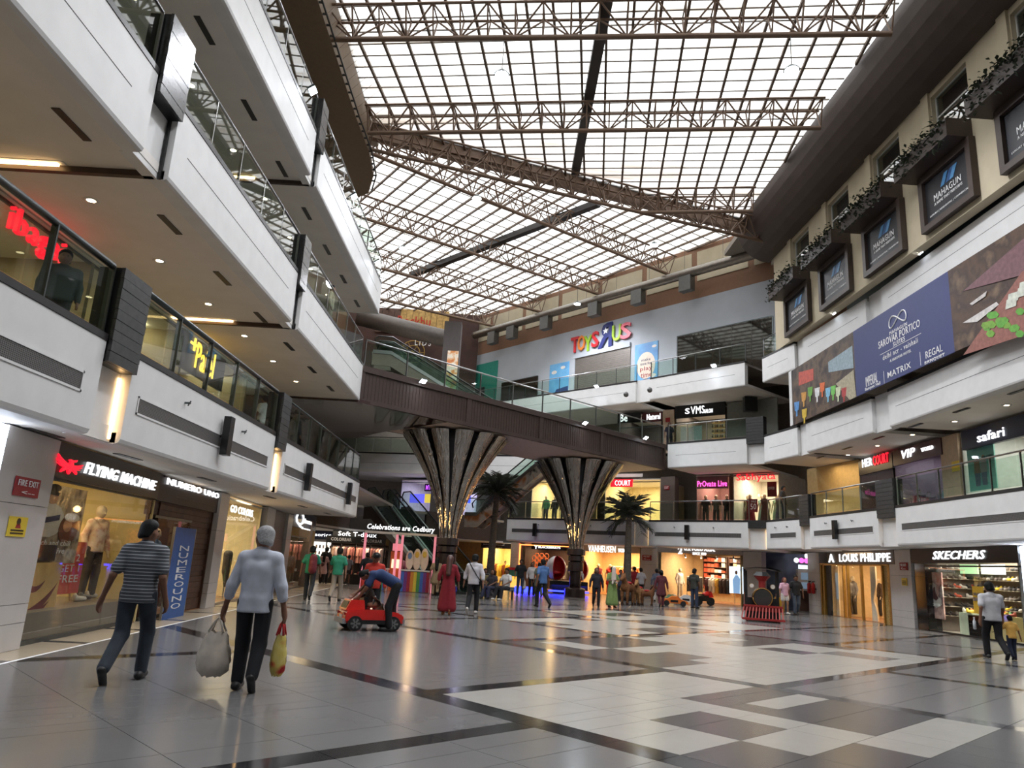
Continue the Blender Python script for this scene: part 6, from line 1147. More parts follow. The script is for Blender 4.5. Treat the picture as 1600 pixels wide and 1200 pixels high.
for p in ((1380.3, 580, 600), (1437, 550, 572)): P, Q = BNW.hit(p[0], p[1], .055)[0], BNW.hit(p[0], p[2], .055)[0]; mk('printed_rule', G().seg(P[:2], P[:2]+np.array([0, -.02]), Q[2], P[2], .004, .002), LWHITE, T)
def bplate(pts, c, nm_, off=.055, rough=.5):
    P = [BNW.hit(x, y, 0)[0] for x, y in pts]; A = P[0][:2]; t = BNW.p[1]-BNW.p[0]; t = t/np.linalg.norm(t); n_ = np.array([t[1], -t[0]]); o = [((p[:2]-A) @ t, p[2]) for p in P]; mk(nm_, G().plate(o, A, t, n_, 0, .006, off), mat('bprint_%d_%d_%d' % c, c, rough, noise=.15, ns=8), T)
bplate([(1250, 582), (1273, 576), (1273, 594), (1250, 603)], (196, 84, 66), 'printed_red_sign'); bplate([(1296, 566), (1334, 540), (1336, 575), (1297, 582)], (150, 170, 180), 'printed_window'); bplate([(1308, 600), (1336, 578), (1340, 620), (1330, 625)], (176, 166, 140), 'printed_table')
for k, (x, y, c) in enumerate(((1258, 625, (206, 150, 70)), (1268, 617, (110, 170, 70)), (1279, 618, (226, 226, 226)), (1287, 610, (226, 110, 50)), (1296, 618, (130, 190, 220)), (1304, 615, (120, 200, 90)), (1247, 640, (90, 150, 210)), (1259, 651, (214, 180, 60)), (1312, 617, (206, 216, 180)), (1321, 618, (180, 60, 60)))): bplate([(x-4, y-11), (x+4, y-13), (x+3, y), (x+1, y+2), (x+1, y+10), (x-1, y+11), (x-1, y+3), (x-3, y+2)], c, 'printed_glass', .058)
bplate([(1507, 505), (1560, 472), (1564, 476), (1530, 503)], (214, 210, 206), 'printed_plate'); bplate([(1518, 475), (1545, 455), (1543, 463), (1522, 477)], (206, 200, 196), 'printed_plate'); bplate([(1508, 555), (1600, 425), (1640, 400), (1640, 500), (1600, 525), (1530, 548)], (150, 96, 84), 'printed_dish', .054)
for k in range(16): r = random.Random(k); x, y = 1545+r.uniform(-8, 55), 512+r.uniform(-18, 12)-r.random()*10; bplate([(x+7*math.cos(q), y+6*math.sin(q)) for q in np.arange(0, 6.2, 1.0)], (96+int(30*r.random()), 170, 62), 'printed_leaf', .06+.0005*k)
for k in range(5): x, y = 1584+k*9-(k % 2)*6, 475-k*9; bplate([(x-9, y+9), (x+8, y+3), (x+9, y-11), (x-7, y-6)], (216, 220, 206), 'printed_cheese', .07+.001*k)
bplate([(1508, 455), (1600, 375), (1640, 350), (1640, 420), (1600, 430)], (120, 84, 90), 'printed_sunset', .052)
# ---------- framed black signs and planters on the beige wall
BP = lambda s: A0+dB*s
ivy = mat('ivy_leaf', (46, 56, 40), .6, noise=.3, ns=3); FRB = mat('dark_frame', (64, 52, 46), .5)
lv = G().add([(0, 0, 0), (.05, .03, .01), (.1, 0, -.02), (.05, -.035, .0)], [(0, 1, 2, 3)])
for k in range(6):
    s0 = 1.62+k*3.86; s1 = s0+2.72; nn = np.array([dB[1], -dB[0]])
    lb = ['at the corner of the toy shop wall', 'second along from the toy shop corner', 'third along from the toy shop corner', 'fourth along from the toy shop corner', 'fifth along from the toy shop corner', 'sixth along from the toy shop corner'][k]
    T = thing('framed_sign', 'black framed MAHAGUN sign under a planter, ' + lb, 'sign', (*BP((s0+s1)/2), 12.75), 'framed signs on the beige wall')
    for a_, b_, z0, z1 in ((s0, s1, 12.78, 12.98), (s0, s1, 14.5, 14.75), (s0, s0+.22, 12.98, 14.5), (s1-.22, s1, 12.98, 14.5)): mk('frame', G().seg(BP(a_), BP(b_), z0, z1, .2, .22), FRB, T)
    mk('panel', G().seg(BP(s0+.2), BP(s1-.2), 12.95, 14.52, .05, .1), mat('sign_black', (36, 37, 42), .5, noise=.03), T); fr = (BP(s0+.2), dB, nn, s1-s0-.4, 12.95, 14.52)
    for tx, u, v in (('MAHAGUN', (.2, .8), (.44, .58)), ('A NAME THAT PERFORMS', (.2, .82), (.34, .4)), ('LUXURY | RESIDENTIAL | COMMERCIAL', (.08, .94), (.15, .2))): letters(tx, fr, LWHITE, T, .105, .01, u=u, v=v)
    for q, c in ((.36, (70, 130, 180)), (.48, (50, 90, 140)), (.56, (90, 150, 200))): mk('emblem_bar', G().plate([(fr[3]*q, 1.0), (fr[3]*(q+.09), 1.0), (fr[3]*(q+.19), 1.38), (fr[3]*(q+.1), 1.38)], fr[0], dB, nn, fr[4], .01, .105), mat('emblem_blue_%d' % c[0], c, .5), T)
    T = thing('planter_box', 'dark brown wall planter with trailing ivy, ' + lb, 'planter', (*BP((s0+s1)/2), 14.8), 'wall planters'); P0, P1 = s0-.35, s1-.1
    for nm_, args in (('front_board', (BP(P0), BP(P1), 14.82, 15.38, .05, .8)), ('bottom_board', (BP(P0), BP(P1), 14.78, 14.82, .8, .8))): mk(nm_, G().seg(*args), FRB, T)
    for e in (P0, P1-.05): mk('end_board', G().seg(BP(e), BP(e+.05), 14.82, 15.38, .75, .75), FRB, T)
    mk('soil', G().seg(BP(P0+.05), BP(P1-.05), 14.83, 15.25, .7, .73), mat('soil', (50, 40, 34), .9), T)
    g = G(); r = random.Random(k)
    for i in range(430):
        s = r.uniform(P0, P1); o = r.uniform(.3, .95); z = 15.3+r.uniform(-.1, .42)*(1 if r.random() < .7 else .5)
        if r.random() < .5: o = r.uniform(.8, .95); z = 15.35-r.random()**2*.75
        p = BP(s)+nn*o; a_, el = r.uniform(0, 6.28), r.uniform(-.9, .9); c_, s_ = math.cos(a_), math.sin(a_); sc2 = r.uniform(.9, 1.7)
        g.add([(p[0]+sc2*(x*c_-y*s_), p[1]+sc2*(x*s_+y*c_), z+sc2*(zz2+x*el)) for x, y, zz2 in lv.v], lv.f)
    mk('ivy', g, ivy, T, kind='stuff')
# ---------- toy shop wall
toy = [('T', 0, .14, 0, (206, 40, 48)), ('O', .12, .25, .02, (230, 130, 50)), ('Y', .23, .37, -.1, (150, 190, 50)), ('S', .36, .48, .05, (206, 40, 60)), ('R', .47, .7, -.02, (40, 48, 110)), ('U', .7, .84, .12, (160, 196, 50)), ('S', .83, 1.0, .12, (230, 90, 110))]
Pa, Pb = TWW.hit(894, 537)[0], TWW.hit(988, 522)[0]; frT = (Pa[:2], dT, np.array([dT[1], -dT[0]]), np.linalg.norm(Pb[:2]-Pa[:2]), 16.35, 17.55)
T = thing('shop_sign', 'big colourful toy shop letters with a reversed star R on the grey wall', 'sign', (*Pa[:2], 16.3))
for ch, u0, u1, v, c in toy:
    if ch == 'R':
        tv, tf = text_mesh('R', .03, .1); A, t, n_, w, z0, z1 = frT; g = G(); g.add([(A[0]+t[0]*w*(u1-(u1-u0)*p[0])+n_[0]*(.06+.1*(p[2]+.5)), A[1]+t[1]*w*(u1-(u1-u0)*p[0])+n_[1]*(.06+.1*(p[2]+.5)), z0+1.2*(-.12+1.45*p[1])) for p in tv], [f[::-1] for f in tf]); mk('letter', g, mat('toy_navy', c, .4), T)
        mk('star', G().plate([(w*(.6+.05*(1 if k % 2 == 0 else .42)*math.sin(k*math.pi/5)), 1.02+.26*(1 if k % 2 == 0 else .42)*math.cos(k*math.pi/5)) for k in range(10)], A, t, n_, z0, .02, .17), LWHITE, T)
    else: letters(ch, frT, mat('toy_%d_%d' % (c[0], c[1]), c, .4), T, .06, .1, .1, name='letter', u=(u0, u1), v=(v, v+.95))
fr = rect(TWW, (895, 556), (985, 580)); A, t, n_, w, z0, z1 = fr; T = thing('roller_shutter', 'closed grey roller shutter under the toy shop letters', 'shutter', (*(A+t*w/2), 12.52)); mk('surround', G().seg(A, A+t*w, 15.9, 16.2, .2, .12).seg(A, A+t*.3, 12.5, 15.9, .2, .1), GREYW, T)
for k in range(26): mk('slat', G().seg(A+t*.3, A+t*w, 12.54+k*.13, 12.655+k*.13, .03, .04), mat('shutter_metal', (128, 122, 116), .45, .5), T)
SKYP = mottled('sky_print', [(90, 150, 200), (110, 176, 220), (84, 140, 196)], .6, .5)
for (tl, br2, txt_, lb) in (((860, 571), (888, 612), [], 'tall sky-blue poster with small clouds at the toy shop'), ((993, 540), (1028, 592), [('make', .3, .7, .62, .68), ('time for', .25, .75, .54, .6), ('play', .25, .78, .4, .51), ('time', .28, .75, .28, .38)], 'tall blue poster with a pale balloon reading play time at the toy shop')):
    fr = rect(TWW, tl, br2); A, t, n_, w, z0, z1 = fr; z0 = 12.7; h = z1-z0; fr = (A, t, n_, w, z0, z1); T = thing('poster', lb, 'poster', (*(A+t*w/2), z0)); mk('sheet', board(fr, .05), SKYP, T)
    cl_ = ((.25, .8, .14), (.7, .88, .12)) if not txt_ else ((.2, .2, .14), (.8, .3, .14), (.85, .9, .1))
    for cx, cy, r_ in cl_: mk('printed_cloud', G().plate([(w*(cx+r_*math.cos(k)), h*cy+w*r_*.5*math.sin(k)) for k in np.arange(0, 6.2, .5)], A, t, n_, z0, .004, .052), PW, T)
    if txt_: mk('printed_balloon', G().plate([(w*(.5+.4*math.cos(k)), h*.53+h*.28*math.sin(k)) for k in np.arange(0, 6.2, .3)], A, t, n_, z0, .004, .053), mat('print_cream', (226, 212, 196), .5), T); mk('printed_ground', G().plate([(0, 0), (w, 0), (w, h*.18), (w*.5, h*.26), (0, h*.18)], A, t, n_, z0, .004, .053), mat('print_navy2', (50, 70, 120), .5), T)
    else: mk('printed_ground', G().plate([(0, 0), (w, 0), (w, h*.42), (w*.4, h*.38), (w*.2, h*.2), (0, h*.22)], A, t, n_, z0, .004, .053), mat('print_navy2', (50, 70, 120), .5), T)
    for tx, u0, u1, v0, v1 in txt_: letters(tx, fr, REDS if tx in ('play', 'time') else PB, T, .058, .006, .02, u=(u0, u1), v=(v0, v1))
for (tl, br2, lb, np_) in (((1058, 527), (1208, 540), 0, 5), ((785, 585), (840, 600), 0, 3)):
    fr = rect(TWW, tl, br2); A, t, n_, w, z0, z1 = fr; z1 = TWW.hit(*tl)[0][2] if np_ == 5 else 15.2; wo = struct(nm('window'), G().seg(A, A+t*w, z1, z1+.06, .1, .04).seg(A, A+t*.06, 12.6, z1, .1, .04).seg(A+t*w, A+t*(w+.06), 12.6, z1, .1, .04), DSTEEL)
    for k in range(np_): mk('pane', G().seg(A+t*(w*k/np_+.01), A+t*(w*(k+1)/np_-.01), 12.6, z1, .03, .03), mat('dark_reflective_glass', (70, 70, 66), .04, .75, noise=0), wo)
fr = rect(TWW, (712, 576), (779, 560)); A, t, n_, w, z0, z1 = fr; tg = struct('wall_front', G().seg(A-t*1.5, A+t*w, 12.5, 17.2, .1, .08), mat('teal_paint', (40, 140, 124), .6)); mk('dark_opening', G().seg(A+t*.3, A+t*(w*.75), 12.5, 15.2, .02, .1), BLACK, tg)
# restaurant fronts far left under the roof
bw_ = struct('wall_front', G().box(-14, -3.0, 58.6, 59, 12.4, 21.4), mat('restaurant_front', (70, 44, 36), .7, noise=.2, ns=1))
PLK = mat('painted_plank', (196, 160, 96), .7, noise=.2)
RWp = Wall((-16, 58.5), (-1, 58.5)); x0_, x1_ = RWp.hit(588, 495)[0], RWp.hit(702, 500)[0]
for k in range(12): w_ = (x1_[0]-x0_[0])/12; mk('plank', G().box(x0_[0]+k*w_, x0_[0]+(k+.95)*w_, 58.42, 58.58, x0_[2]-1.3, x0_[2]+1.0), PLK if k > 3 else WOODD, bw_)
RW = Wall((-16, 58.4), (-1, 58.4))
T, fr = sign(RW, (618, 500), (676, 508), None, 'big red lettering on yellow planks high in the far corner', [('Rockbu', (622, 493), (672, 510), mat('plank_red', (196, 50, 36), .6), dict(bold=.03))], .02)
sign(RW, (649, 530), (673, 541), None, 'small white letters on the dark restaurant front in the far corner', [('LIDS', (649, 530), (673, 541), LWHITE, dict(space=1.4))], .25)
P = RW.hit(645, 550, .2)[0]; T = thing('wheel_ornament', 'round brass wheel ornament on the dark restaurant front', 'ornament', P)
for r_ in (.95, .55): mk('ring', G().tube([(P[0]+r_*math.cos(k*.314), P[1], P[2]+r_*math.sin(k*.314)) for k in range(21)], .05, 6), mat('brass', (150, 120, 60), .4, .6), T)
for k in range(6): mk('spoke', G().cyl((P[0], P[1], P[2]), (P[0]+.95*math.cos(k*1.047), P[1], P[2]+.95*math.sin(k*1.047)), .03, 6), mat('brass'), T)
Wd = Wall((-16, 50.5), (2, 50.5)); p0, p1 = Wd.hit(560, 495)[0], Wd.hit(712, 533)[0]
mk('large_duct', G().tube([p0, p0*.5+p1*.5, p1], .62, 16), mat('dull_duct', (112, 106, 102), .45, .5), None, True, label='wide grey round duct crossing high before the restaurant fronts', cat='duct')
# ---------- downlights, slot vents, speakers and detectors under the galleries
dl = mesh('downlight_trim', G().lathe([(.06, .0), (.13, -.01), (.14, .0), (.14, .03), (.06, .03)], n=14), WHITE, True); dg = mesh('lamp_disc', G().lathe([(.01, -.002), (.1, -.002), (.1, .02)], n=12), LAMPW)
def downlight(P, label, group):
    T = thing('downlight', label, 'lamp', P, group); local('trim_ring', dl, None, T); local('lamp_disc', dg, None, T)
SV = mesh('slot_vent', G().box(-.06, .06, -.4, .4, -.012, 0), DARK)
for L, (zb, zt) in enumerate(LV):
    for i, (y0, y1) in enumerate(SEG[L]):
        if y1 < 8: continue
        ys = np.arange(max(y0, 5)+.9, y1, 2.6 if L else 3.4)
        for y in ys:
            if L: downlight((-7.35, y, zb+.008), f'round recessed downlight in the soffit under the {ord3[L]} left gallery', f'downlights under left gallery {L+1}')
            inst('slot_vent', SV, Matrix.Translation((-6.35, y+.8, zb+.009)), label=f'slim dark slot vent in the soffit under the {ord3[L]} left gallery', cat='vent', group=f'slot vents under left gallery {L+1}')
for L, zb in ((0, 2.87), (1, 7.1), (2, 11.25)):
    for i, s in enumerate(np.arange(6, 34, 2.7)):
        if L: downlight((15.3, s, zb+.008), f'round recessed downlight in the soffit under the {ord3[L]} right gallery', f'downlights under right gallery {L+1}')
        if L == 1: inst('slot_vent', SV, Matrix.Translation((14.5, s+1, zb+.009)), label='slim dark slot vent in the soffit under the second right gallery', cat='vent', group='slot vents under right gallery 2')
for y in (12, 18.5, 25.5): mk('ceiling_lamp', G().cyl((-9.9, y, 6.98), (-9.9, y, 7.04), .25, 12), LAMPW, None, label='round ceiling lamp inside the first left gallery shops', cat='lamp', group='gallery shop lamps')
for px, py in ((1400, 690), (1450, 672), (1320, 707), (1525, 636)):
    pass
for W, spots, nm_, lb in ((LFW, ((345, 681), (475, 745), (540, 771)), 'wall_speaker', 'tall black column speaker on the first left gallery fascia'), (RFW, ((1075, 832), (1309, 828), (837, 828)), 'wall_speaker', 'tall black column speaker on the first right gallery fascia')):
    for px, py in spots:
        P, t, n_ = W.hit(px, py, .0); T = thing('column_speaker', lb, 'speaker', (P[0], P[1], 3.25), 'fascia speakers'); c = P[:2]+n_*.1; mk('cabinet', G().seg(c-t*.11, c+t*.11, P[2]-.38, P[2]+.38, .14, .1), BLACK, T); mk('bracket', G().cyl((*P[:2], P[2]), (*c, P[2]), .03, 6), DSTEEL, T)
for px, py in ((980, 617), (1017, 610)):
    P, t, n_ = Wall(TF[0], TF[3]).hit(px, py, .0); T = thing('dome_camera', 'round dark ceiling camera on the fascia below the toy shop', 'camera', P, 'fascia cameras'); mk('housing', G().sph((P[0]+n_[0]*.12, P[1]+n_[1]*.12, P[2]), .16, 10, 8), mat('grey_plastic', (90, 88, 86), .4), T, True); mk('mount', G().cyl(P, (P[0]+n_[0]*.1, P[1]+n_[1]*.1, P[2]), .08, 8), WHITE, T); mk('lens', G().sph((P[0]+n_[0]*.24, P[1]+n_[1]*.24, P[2]-.04), .06, 8, 6), BLACK, T)
# ============================================================ THINGS ON THE FLOOR
def fl(px, py): P = atz(px, py); return (P[0], P[1], 0.)
# red ride-on car with a child
c0 = fl(576, 984); T = thing('toy_car', 'red ride-on toy car with silver wheels being leaned over by a man in navy', 'toy car', c0, None, math.radians(-64)); RED = mat('car_red', (214, 40, 34), .25, coat=.5)
# own coordinates: y forward, 1.25 long
body = [(-.62, .16), (-.6, .34), (-.55, .4), (-.2, .42), (.18, .42), (.5, .37), (.62, .3), (.63, .16)]
g = G(); n = len(body); w = .33
g.add([(-w, y, z) for y, z in body]+[(w, y, z) for y, z in body], [tuple(range(n-1, -1, -1)), tuple(range(n, 2*n))]+[(i, (i+1) % n, (i+1) % n+n, i+n) for i in range(n)]); local('body', g, RED, T)
for sx in (-1, 1): local('side_sill', G().box(sx*.33-.03, sx*.33+.03, -.28, .26, .14, .22), mat('black_plastic', (24, 24, 26), .5), T); local('arch', G().box(sx*.345-.012, sx*.345+.012, -.6, -.22, .2, .36).box(sx*.345-.012, sx*.345+.012, .2, .58, .2, .34), RED, T)
local('rear_deck', G().hexa([(-.29, -.6, .4), (.29, -.6, .4), (.29, -.2, .4), (-.29, -.2, .4), (-.25, -.5, .6), (.25, -.5, .6), (.25, -.22, .6), (-.25, -.22, .6)]), RED, T); local('rear_window', G().hexa([(-.22, -.585, .44), (.22, -.585, .44), (.22, -.56, .43), (-.22, -.56, .43), (-.2, -.53, .57), (.2, -.53, .57), (.2, -.5, .57), (-.2, -.5, .57)]), BLACK, T)
local('windscreen', G().hexa([(-.26, .2, .42), (.26, .2, .42), (.26, .22, .42), (-.26, .22, .42), (-.24, .08, .6), (.24, .08, .6), (.24, .1, .6), (-.24, .1, .6)]), glass('toy_screen', (120, 130, 130), .1), T); local('seat_back', G().box(-.2, .2, -.22, -.14, .4, .66), BLACK, T); local('seat_head', G().sph((0, -.2, .69), (.1, .06, .06), 8, 6), BLACK, T)
local('bumper', G().box(-.33, .33, -.66, -.58, .14, .24), mat('silver_plastic', (150, 150, 152), .35), T); local('bumper', G().box(-.33, .33, .6, .66, .12, .24), mat('silver_plastic'), T)
for sx in (-1, 1): local('tail_light', G().box(sx*.25-.06, sx*.25+.06, -.63, -.6, .31, .36), mat('tail_red', (150, 16, 20), .3), T)
local('steering_wheel', G().tube([(.13*math.cos(k*.628), .02+.05*math.sin(k*.628), .56+.12*math.sin(k*.628)) for k in range(11)], .014, 6), BLACK, T, True); local('number_plate', G().box(-.1, .1, -.625, -.605, .25, .3), PW, T)
for sx in (-1, 1):
    for y in (-.4, .4):
        wh = local('wheel', G().cyl((sx*.27, y, .15), (sx*.37, y, .15), .15, 18), mat('tyre', (26, 26, 28), .7), T); local('hub', G().cyl((sx*.37, y, .15), (sx*.378, y, .15), .1, 14), mat('hub_dark', (60, 60, 62), .4), wh)
        for k in range(6): a_ = k*math.pi/3; local('spoke', G().hexa([(sx*.379+q, y+math.cos(a_)*r_-math.sin(a_)*s_, .15+math.sin(a_)*r_+math.cos(a_)*s_) for q in (0, .008) for r_, s_ in ((.015, -.014), (.1, -.02), (.1, .02), (.015, .014))]), STEEL, wh)
# toy train engine
c0 = fl(1192, 971); T = thing('toy_train', 'black ride-on toy train engine with red slatted cowcatcher and roof canopy', 'toy train', c0, None, math.radians(163))
BK = mat('train_black', (30, 30, 30), .4); RD = mat('train_red', (150, 36, 34), .45)
local('chassis', G().box(-.55, .55, -2.2, .35, .12, .38), BK, T); local('boiler', G().cyl((0, -.5, .82), (0, .28, .82), .36, 18), BK, T, True); local('boiler_face', G().cyl((0, .28, .82), (0, .31, .82), .3, 18), mat('train_dark', (44, 42, 40), .5), T); local('face_ring', G().tube([(.33*math.cos(k*.35), .3, .82+.33*math.sin(k*.35)) for k in range(19)], .02, 6), mat('train_brass', (160, 120, 60), .4, .6), T, True)
local('chimney', G().cyl((0, .1, 1.15), (0, .1, 1.4), .12, 12).cyl((0, .1, 1.4), (0, .1, 1.58), .14, 8, .3), RD, T); local('chimney_cap', G().cyl((0, .1, 1.58), (0, .1, 1.72), .32, 8, .18), BK, T)
local('cab_floor', G().box(-.6, .6, -2.2, -.5, .38, .44), BK, T); local('cab_front', G().box(-.6, .6, -.56, -.5, .44, .8).box(-.6, -.5, -.56, -.5, .8, 1.75).box(.5, .6, -.56, -.5, .8, 1.75), BK, T); local('cab_roof', G().sheet([[(x, y, 1.9-.12*(x/.75)**2) for x in np.linspace(-.75, .75, 9)] for y in (-2.3, -.2)]).sheet([[(x, y, 1.86-.12*(x/.75)**2) for x in np.linspace(.75, -.75, 9)] for y in (-2.3, -.2)]), BK, T)
for x in (-.58, .58):
    for y in (-2.15, -1.35, -.53): local('roof_post', G().cyl((x, y, .44), (x, y, 1.8), .025, 6), BK, T)
    local('side_panel', G().box(x-.02, x+.02, -2.15, -.53, .44, .95), RD, T); local('lamp', G().cyl((x*.62, .0, 1.22), (x*.62, .12, 1.22), .09, 10), mat('train_brass'), T); local('lantern_glass', G().cyl((x*.62, .12, 1.22), (x*.62, .125, 1.22), .075, 10), PW, T)
    for y in (-1.9, -1.3, -.4, .05): local('wheel', G().cyl((x*.86, y, .17), (x*1.0, y, .17), .17, 14), RD, T)
local('seat', G().box(-.5, .5, -1.9, -1.4, .44, .78), RD, T)
local('cowcatcher_top', G().box(-.66, .66, .5, .58, .5, .57), RD, T); local('cowcatcher_base', G().box(-.72, .72, .62, .7, .06, .13), RD, T); local('buffer_beam', G().box(-.66, .66, .33, .5, .36, .56), RD, T)
for k in range(13): x = -.64+k*1.28/12; local('slat', G().hexa([(x-.018, .5, .53), (x+.018, .5, .53), (x+.018, .56, .53), (x-.018, .56, .53), (x*1.08-.018+.04, .62, .1), (x*1.08+.018+.04, .62, .1), (x*1.08+.018+.04, .68, .1), (x*1.08-.018+.04, .68, .1)][4:]+[(x-.018, .5, .53), (x+.018, .5, .53), (x+.018, .56, .53), (x-.018, .56, .53)]), mat('slat_pink', (196, 90, 84), .5), T)
# parked ride-on cars and bike
def toycar(px, py, c, label, rz, s=1.):
    T = thing('toy_car', label, 'toy car', fl(px, py), 'parked ride-on toys', rz); m = mat('toycar_%d_%d_%d' % c, c, .3, coat=.5); b = [(-.6, .14), (-.58, .3), (-.3, .34), (-.12, .46), (.12, .46), (.3, .32), (.58, .24), (.62, .12)]; n = len(b); w = .3
    b = [(y*s, z*s) for y, z in b]; w *= s; local('body', G().add([(-w, y, z) for y, z in b]+[(w, y, z) for y, z in b], [tuple(range(n-1, -1, -1)), tuple(range(n, 2*n))]+[(i, (i+1) % n, (i+1) % n+n, i+n) for i in range(n)]), m, T); local('windscreen', G().box(-w*.85, w*.85, .08*s, .2*s, .38*s, .44*s), BLACK, T); local('spoiler', G().box(-w, w, -.62*s, -.52*s, .4*s, .43*s), m, T)
    for sx in (-1, 1):
        for y in (-.38, .38): local('wheel', G().cyl((sx*w*.85, y*s, .13*s), (sx*w*1.1, y*s, .13*s), .13*s, 14), mat('tyre'), T)
        local('side_vent', G().box(sx*w-.01, sx*w+.01, -.2*s, .15*s, .18*s, .28*s), BLACK, T)
toycar(1054, 947, (232, 120, 40), 'orange ride-on sports car parked before the polo shop', math.radians(-100)); toycar(1072, 944, (220, 218, 216), 'white ride-on car parked between the orange car and the motorbike', math.radians(-100)); toycar(1050, 940, (60, 150, 130), 'small teal ride-on car behind the orange one', math.radians(-80), .8); toycar(1058, 935, (196, 40, 40), 'red ride-on car parked behind the orange one', math.radians(-95))
T = thing('toy_motorbike', 'red and black ride-on motorbike parked beside the white toy car', 'toy bike', fl(1101, 946), None, math.radians(-70))
for y in (-.36, .36): local('wheel', G().cyl((-.07, y, .2), (.07, y, .2), .2, 16), mat('tyre'), T); 
local('frame', G().hexa([(-.09, -.3, .2), (.09, -.3, .2), (.09, .3, .22), (-.09, .3, .22), (-.1, -.4, .45), (.1, -.4, .45), (.09, .25, .5), (-.09, .25, .5)]), BLACK, T); local('tank', G().sph((0, .08, .55), (.13, .22, .12), 10, 8), mat('car_red'), T, True); local('seat', G().box(-.1, .1, -.42, -.08, .48, .55), BLACK, T); local('fairing', G().hexa([(-.12, .2, .4), (.12, .2, .4), (.08, .5, .42), (-.08, .5, .42), (-.1, .18, .72), (.1, .18, .72), (.06, .36, .7), (-.06, .36, .7)]), mat('car_red'), T); local('handlebar', G().cyl((-.24, .2, .68), (.24, .2, .68), .02, 6), BLACK, T)
# plush riding horses
def horse(px, py, s, label, rz, c):
    T = thing('plush_horse', label, 'toy horse', fl(px, py), 'plush riding horses', rz); m = mat('plush_%d' % c[0], c, .95, noise=.25, ns=20, bump=.3); V = lambda *a: np.array(a)*s
    local('body', blob([(V(0, -.3, .72), V(0, .28, .74), .2*s, .19*s), (V(0, .26, .82), V(0, .5, 1.15), .14*s, .1*s), (V(0, .48, 1.18), V(0, .72, 1.04), .1*s, .07*s)]+[(V(x, y, .66), V(x, y+(.03 if y > 0 else -.03), .36), .09*s, .06*s) for x in (-.12, .12) for y in (-.3, .28)]+[(V(x, y+(.03 if y > 0 else -.03), .36), V(x, y, .08), .06*s, .05*s) for x in (-.12, .12) for y in (-.3, .28)]+[(V(x, .47, 1.27), V(x*1.2, .45, 1.36), .035*s, .015*s) for x in (-.06, .06)], .04, .05), m, T, True)
    local('mane', blob([(V(0, .2, 1.0), V(0, .4, 1.25), .06*s, .05*s)], .03, .03), mat('plush_dark', (60, 40, 28), .95), T, True); local('tail', blob([(V(0, -.48, .78), V(0, -.58, .4), .05*s, .03*s)], .03, .03), mat('plush_dark'), T, True); local('saddle', G().sph(tuple(V(0, -.02, .9)), (.21*s, .2*s, .07*s), 10, 6), mat('saddle_red', (170, 40, 36), .7), T, True)
    for x in (-.12, .12):
        for y in (-.3, .28): local('hoof', G().cyl(tuple(V(x, y, 0)), tuple(V(x, y, .1)), .06*s, 8), mat('plush_dark'), T)
horse(980, 945, 1.05, 'large brown plush riding horse with red saddle', 2.6, (130, 86, 52)); horse(998, 945, .85, 'medium tan plush riding horse with pale muzzle', 2.7, (160, 118, 76)); horse(1011, 946, .72, 'small brown plush riding pony at the end of the row', -1.9, (116, 74, 44))
# egg pods on a glowing platform
c0 = np.array(fl(890, 929)); T = thing('ride_platform', 'black ride platform with blue light strip under two egg pods', 'platform', c0); mk('deck', G().box(c0[0]-1.15, c0[0]+1.0, c0[1]-.1, c0[1]+1.1, .25, .72), BLACK, T); mk('foot', G().box(c0[0]-.95, c0[0]+.8, c0[1], c0[1]+1.0, 0, .25), BLACK, T); mk('blue_strip', G().box(c0[0]-1.2, c0[0]+1.05, c0[1]-.13, c0[1]-.1, .12, .2), mat('blue_led', (40, 60, 255), emit=(40, 50, 255), es=6.), T)
mk('blue_kerb', G().box(c0[0]-3.1, c0[0]-1.5, c0[1]+.2, c0[1]+.35, .0, .28), mat('blue_led'), None, label='low glowing blue kerb beside the egg pod platform', cat='light strip'); lamp('blue_glow', 'AREA', (c0[0], c0[1]-.3, .5), 18, (60, 70, 255), 2., .3)
for k, dx in enumerate((-.78, .5)):
    T = thing('egg_pod', ('white egg pod seat with red lining nearer the suit shop', 'white egg pod seat with red lining beside the man in white')[k], 'pod', (c0[0]+dx, c0[1]+.5, .72), 'egg pods', math.pi+.35)
    g = G(); g2 = G(); N, M = 18, 12
    for gg, sc3, rev in ((g, 1., False), (g2, .9, True)):
        rows = []
        for j in range(M+1):
            ph = math.pi*.97*j/M-math.pi/2; row = []
            for i in range(N+1): thh = math.radians(38)+i*math.radians(284)/N; row.append((.6*sc3*math.cos(ph)*math.sin(thh), .52*sc3*math.cos(ph)*math.cos(thh), .68+.68*sc3*math.sin(ph)))
            rows.append(row if rev else row[::-1])
        gg.sheet(rows)
    local('shell', g, mat('pod_white', (228, 222, 220), .3), T, True); local('lining', g2, mat('pod_red', (196, 30, 34), .6), T, True); local('rim', G().tube([(.58*math.cos(p)*math.sin(.66), .5*math.cos(p)*math.cos(.66), .68+.66*math.sin(p)) for p in np.linspace(-1.4, 1.4, 12)], .03, 6).tube([(-.58*math.cos(p)*math.sin(.66), .5*math.cos(p)*math.cos(.66), .68+.66*math.sin(p)) for p in np.linspace(-1.4, 1.4, 12)], .03, 6), mat('pod_red'), T, True); local('seat', G().sph((0, -.05, .42), (.36, .34, .12), 10, 6), mat('pod_red'), T, True)
# benches with seated visitors
for k, (px, py) in enumerate(((768, 934), (790, 936))):
    P = fl(px, py); T = thing('bench', ('low dark bench under the seated woman', 'low dark bench under the man in white')[k], 'bench', P, 'benches'); local('seat_slab', G().box(-.33, .33, -.22, .22, .38, .44), mat('bench_grey', (110, 104, 100), .5), T)
    for x in (-.27, .27): local('leg', G().box(x-.04, x+.04, -.18, .18, 0, .38), BLACK, T)
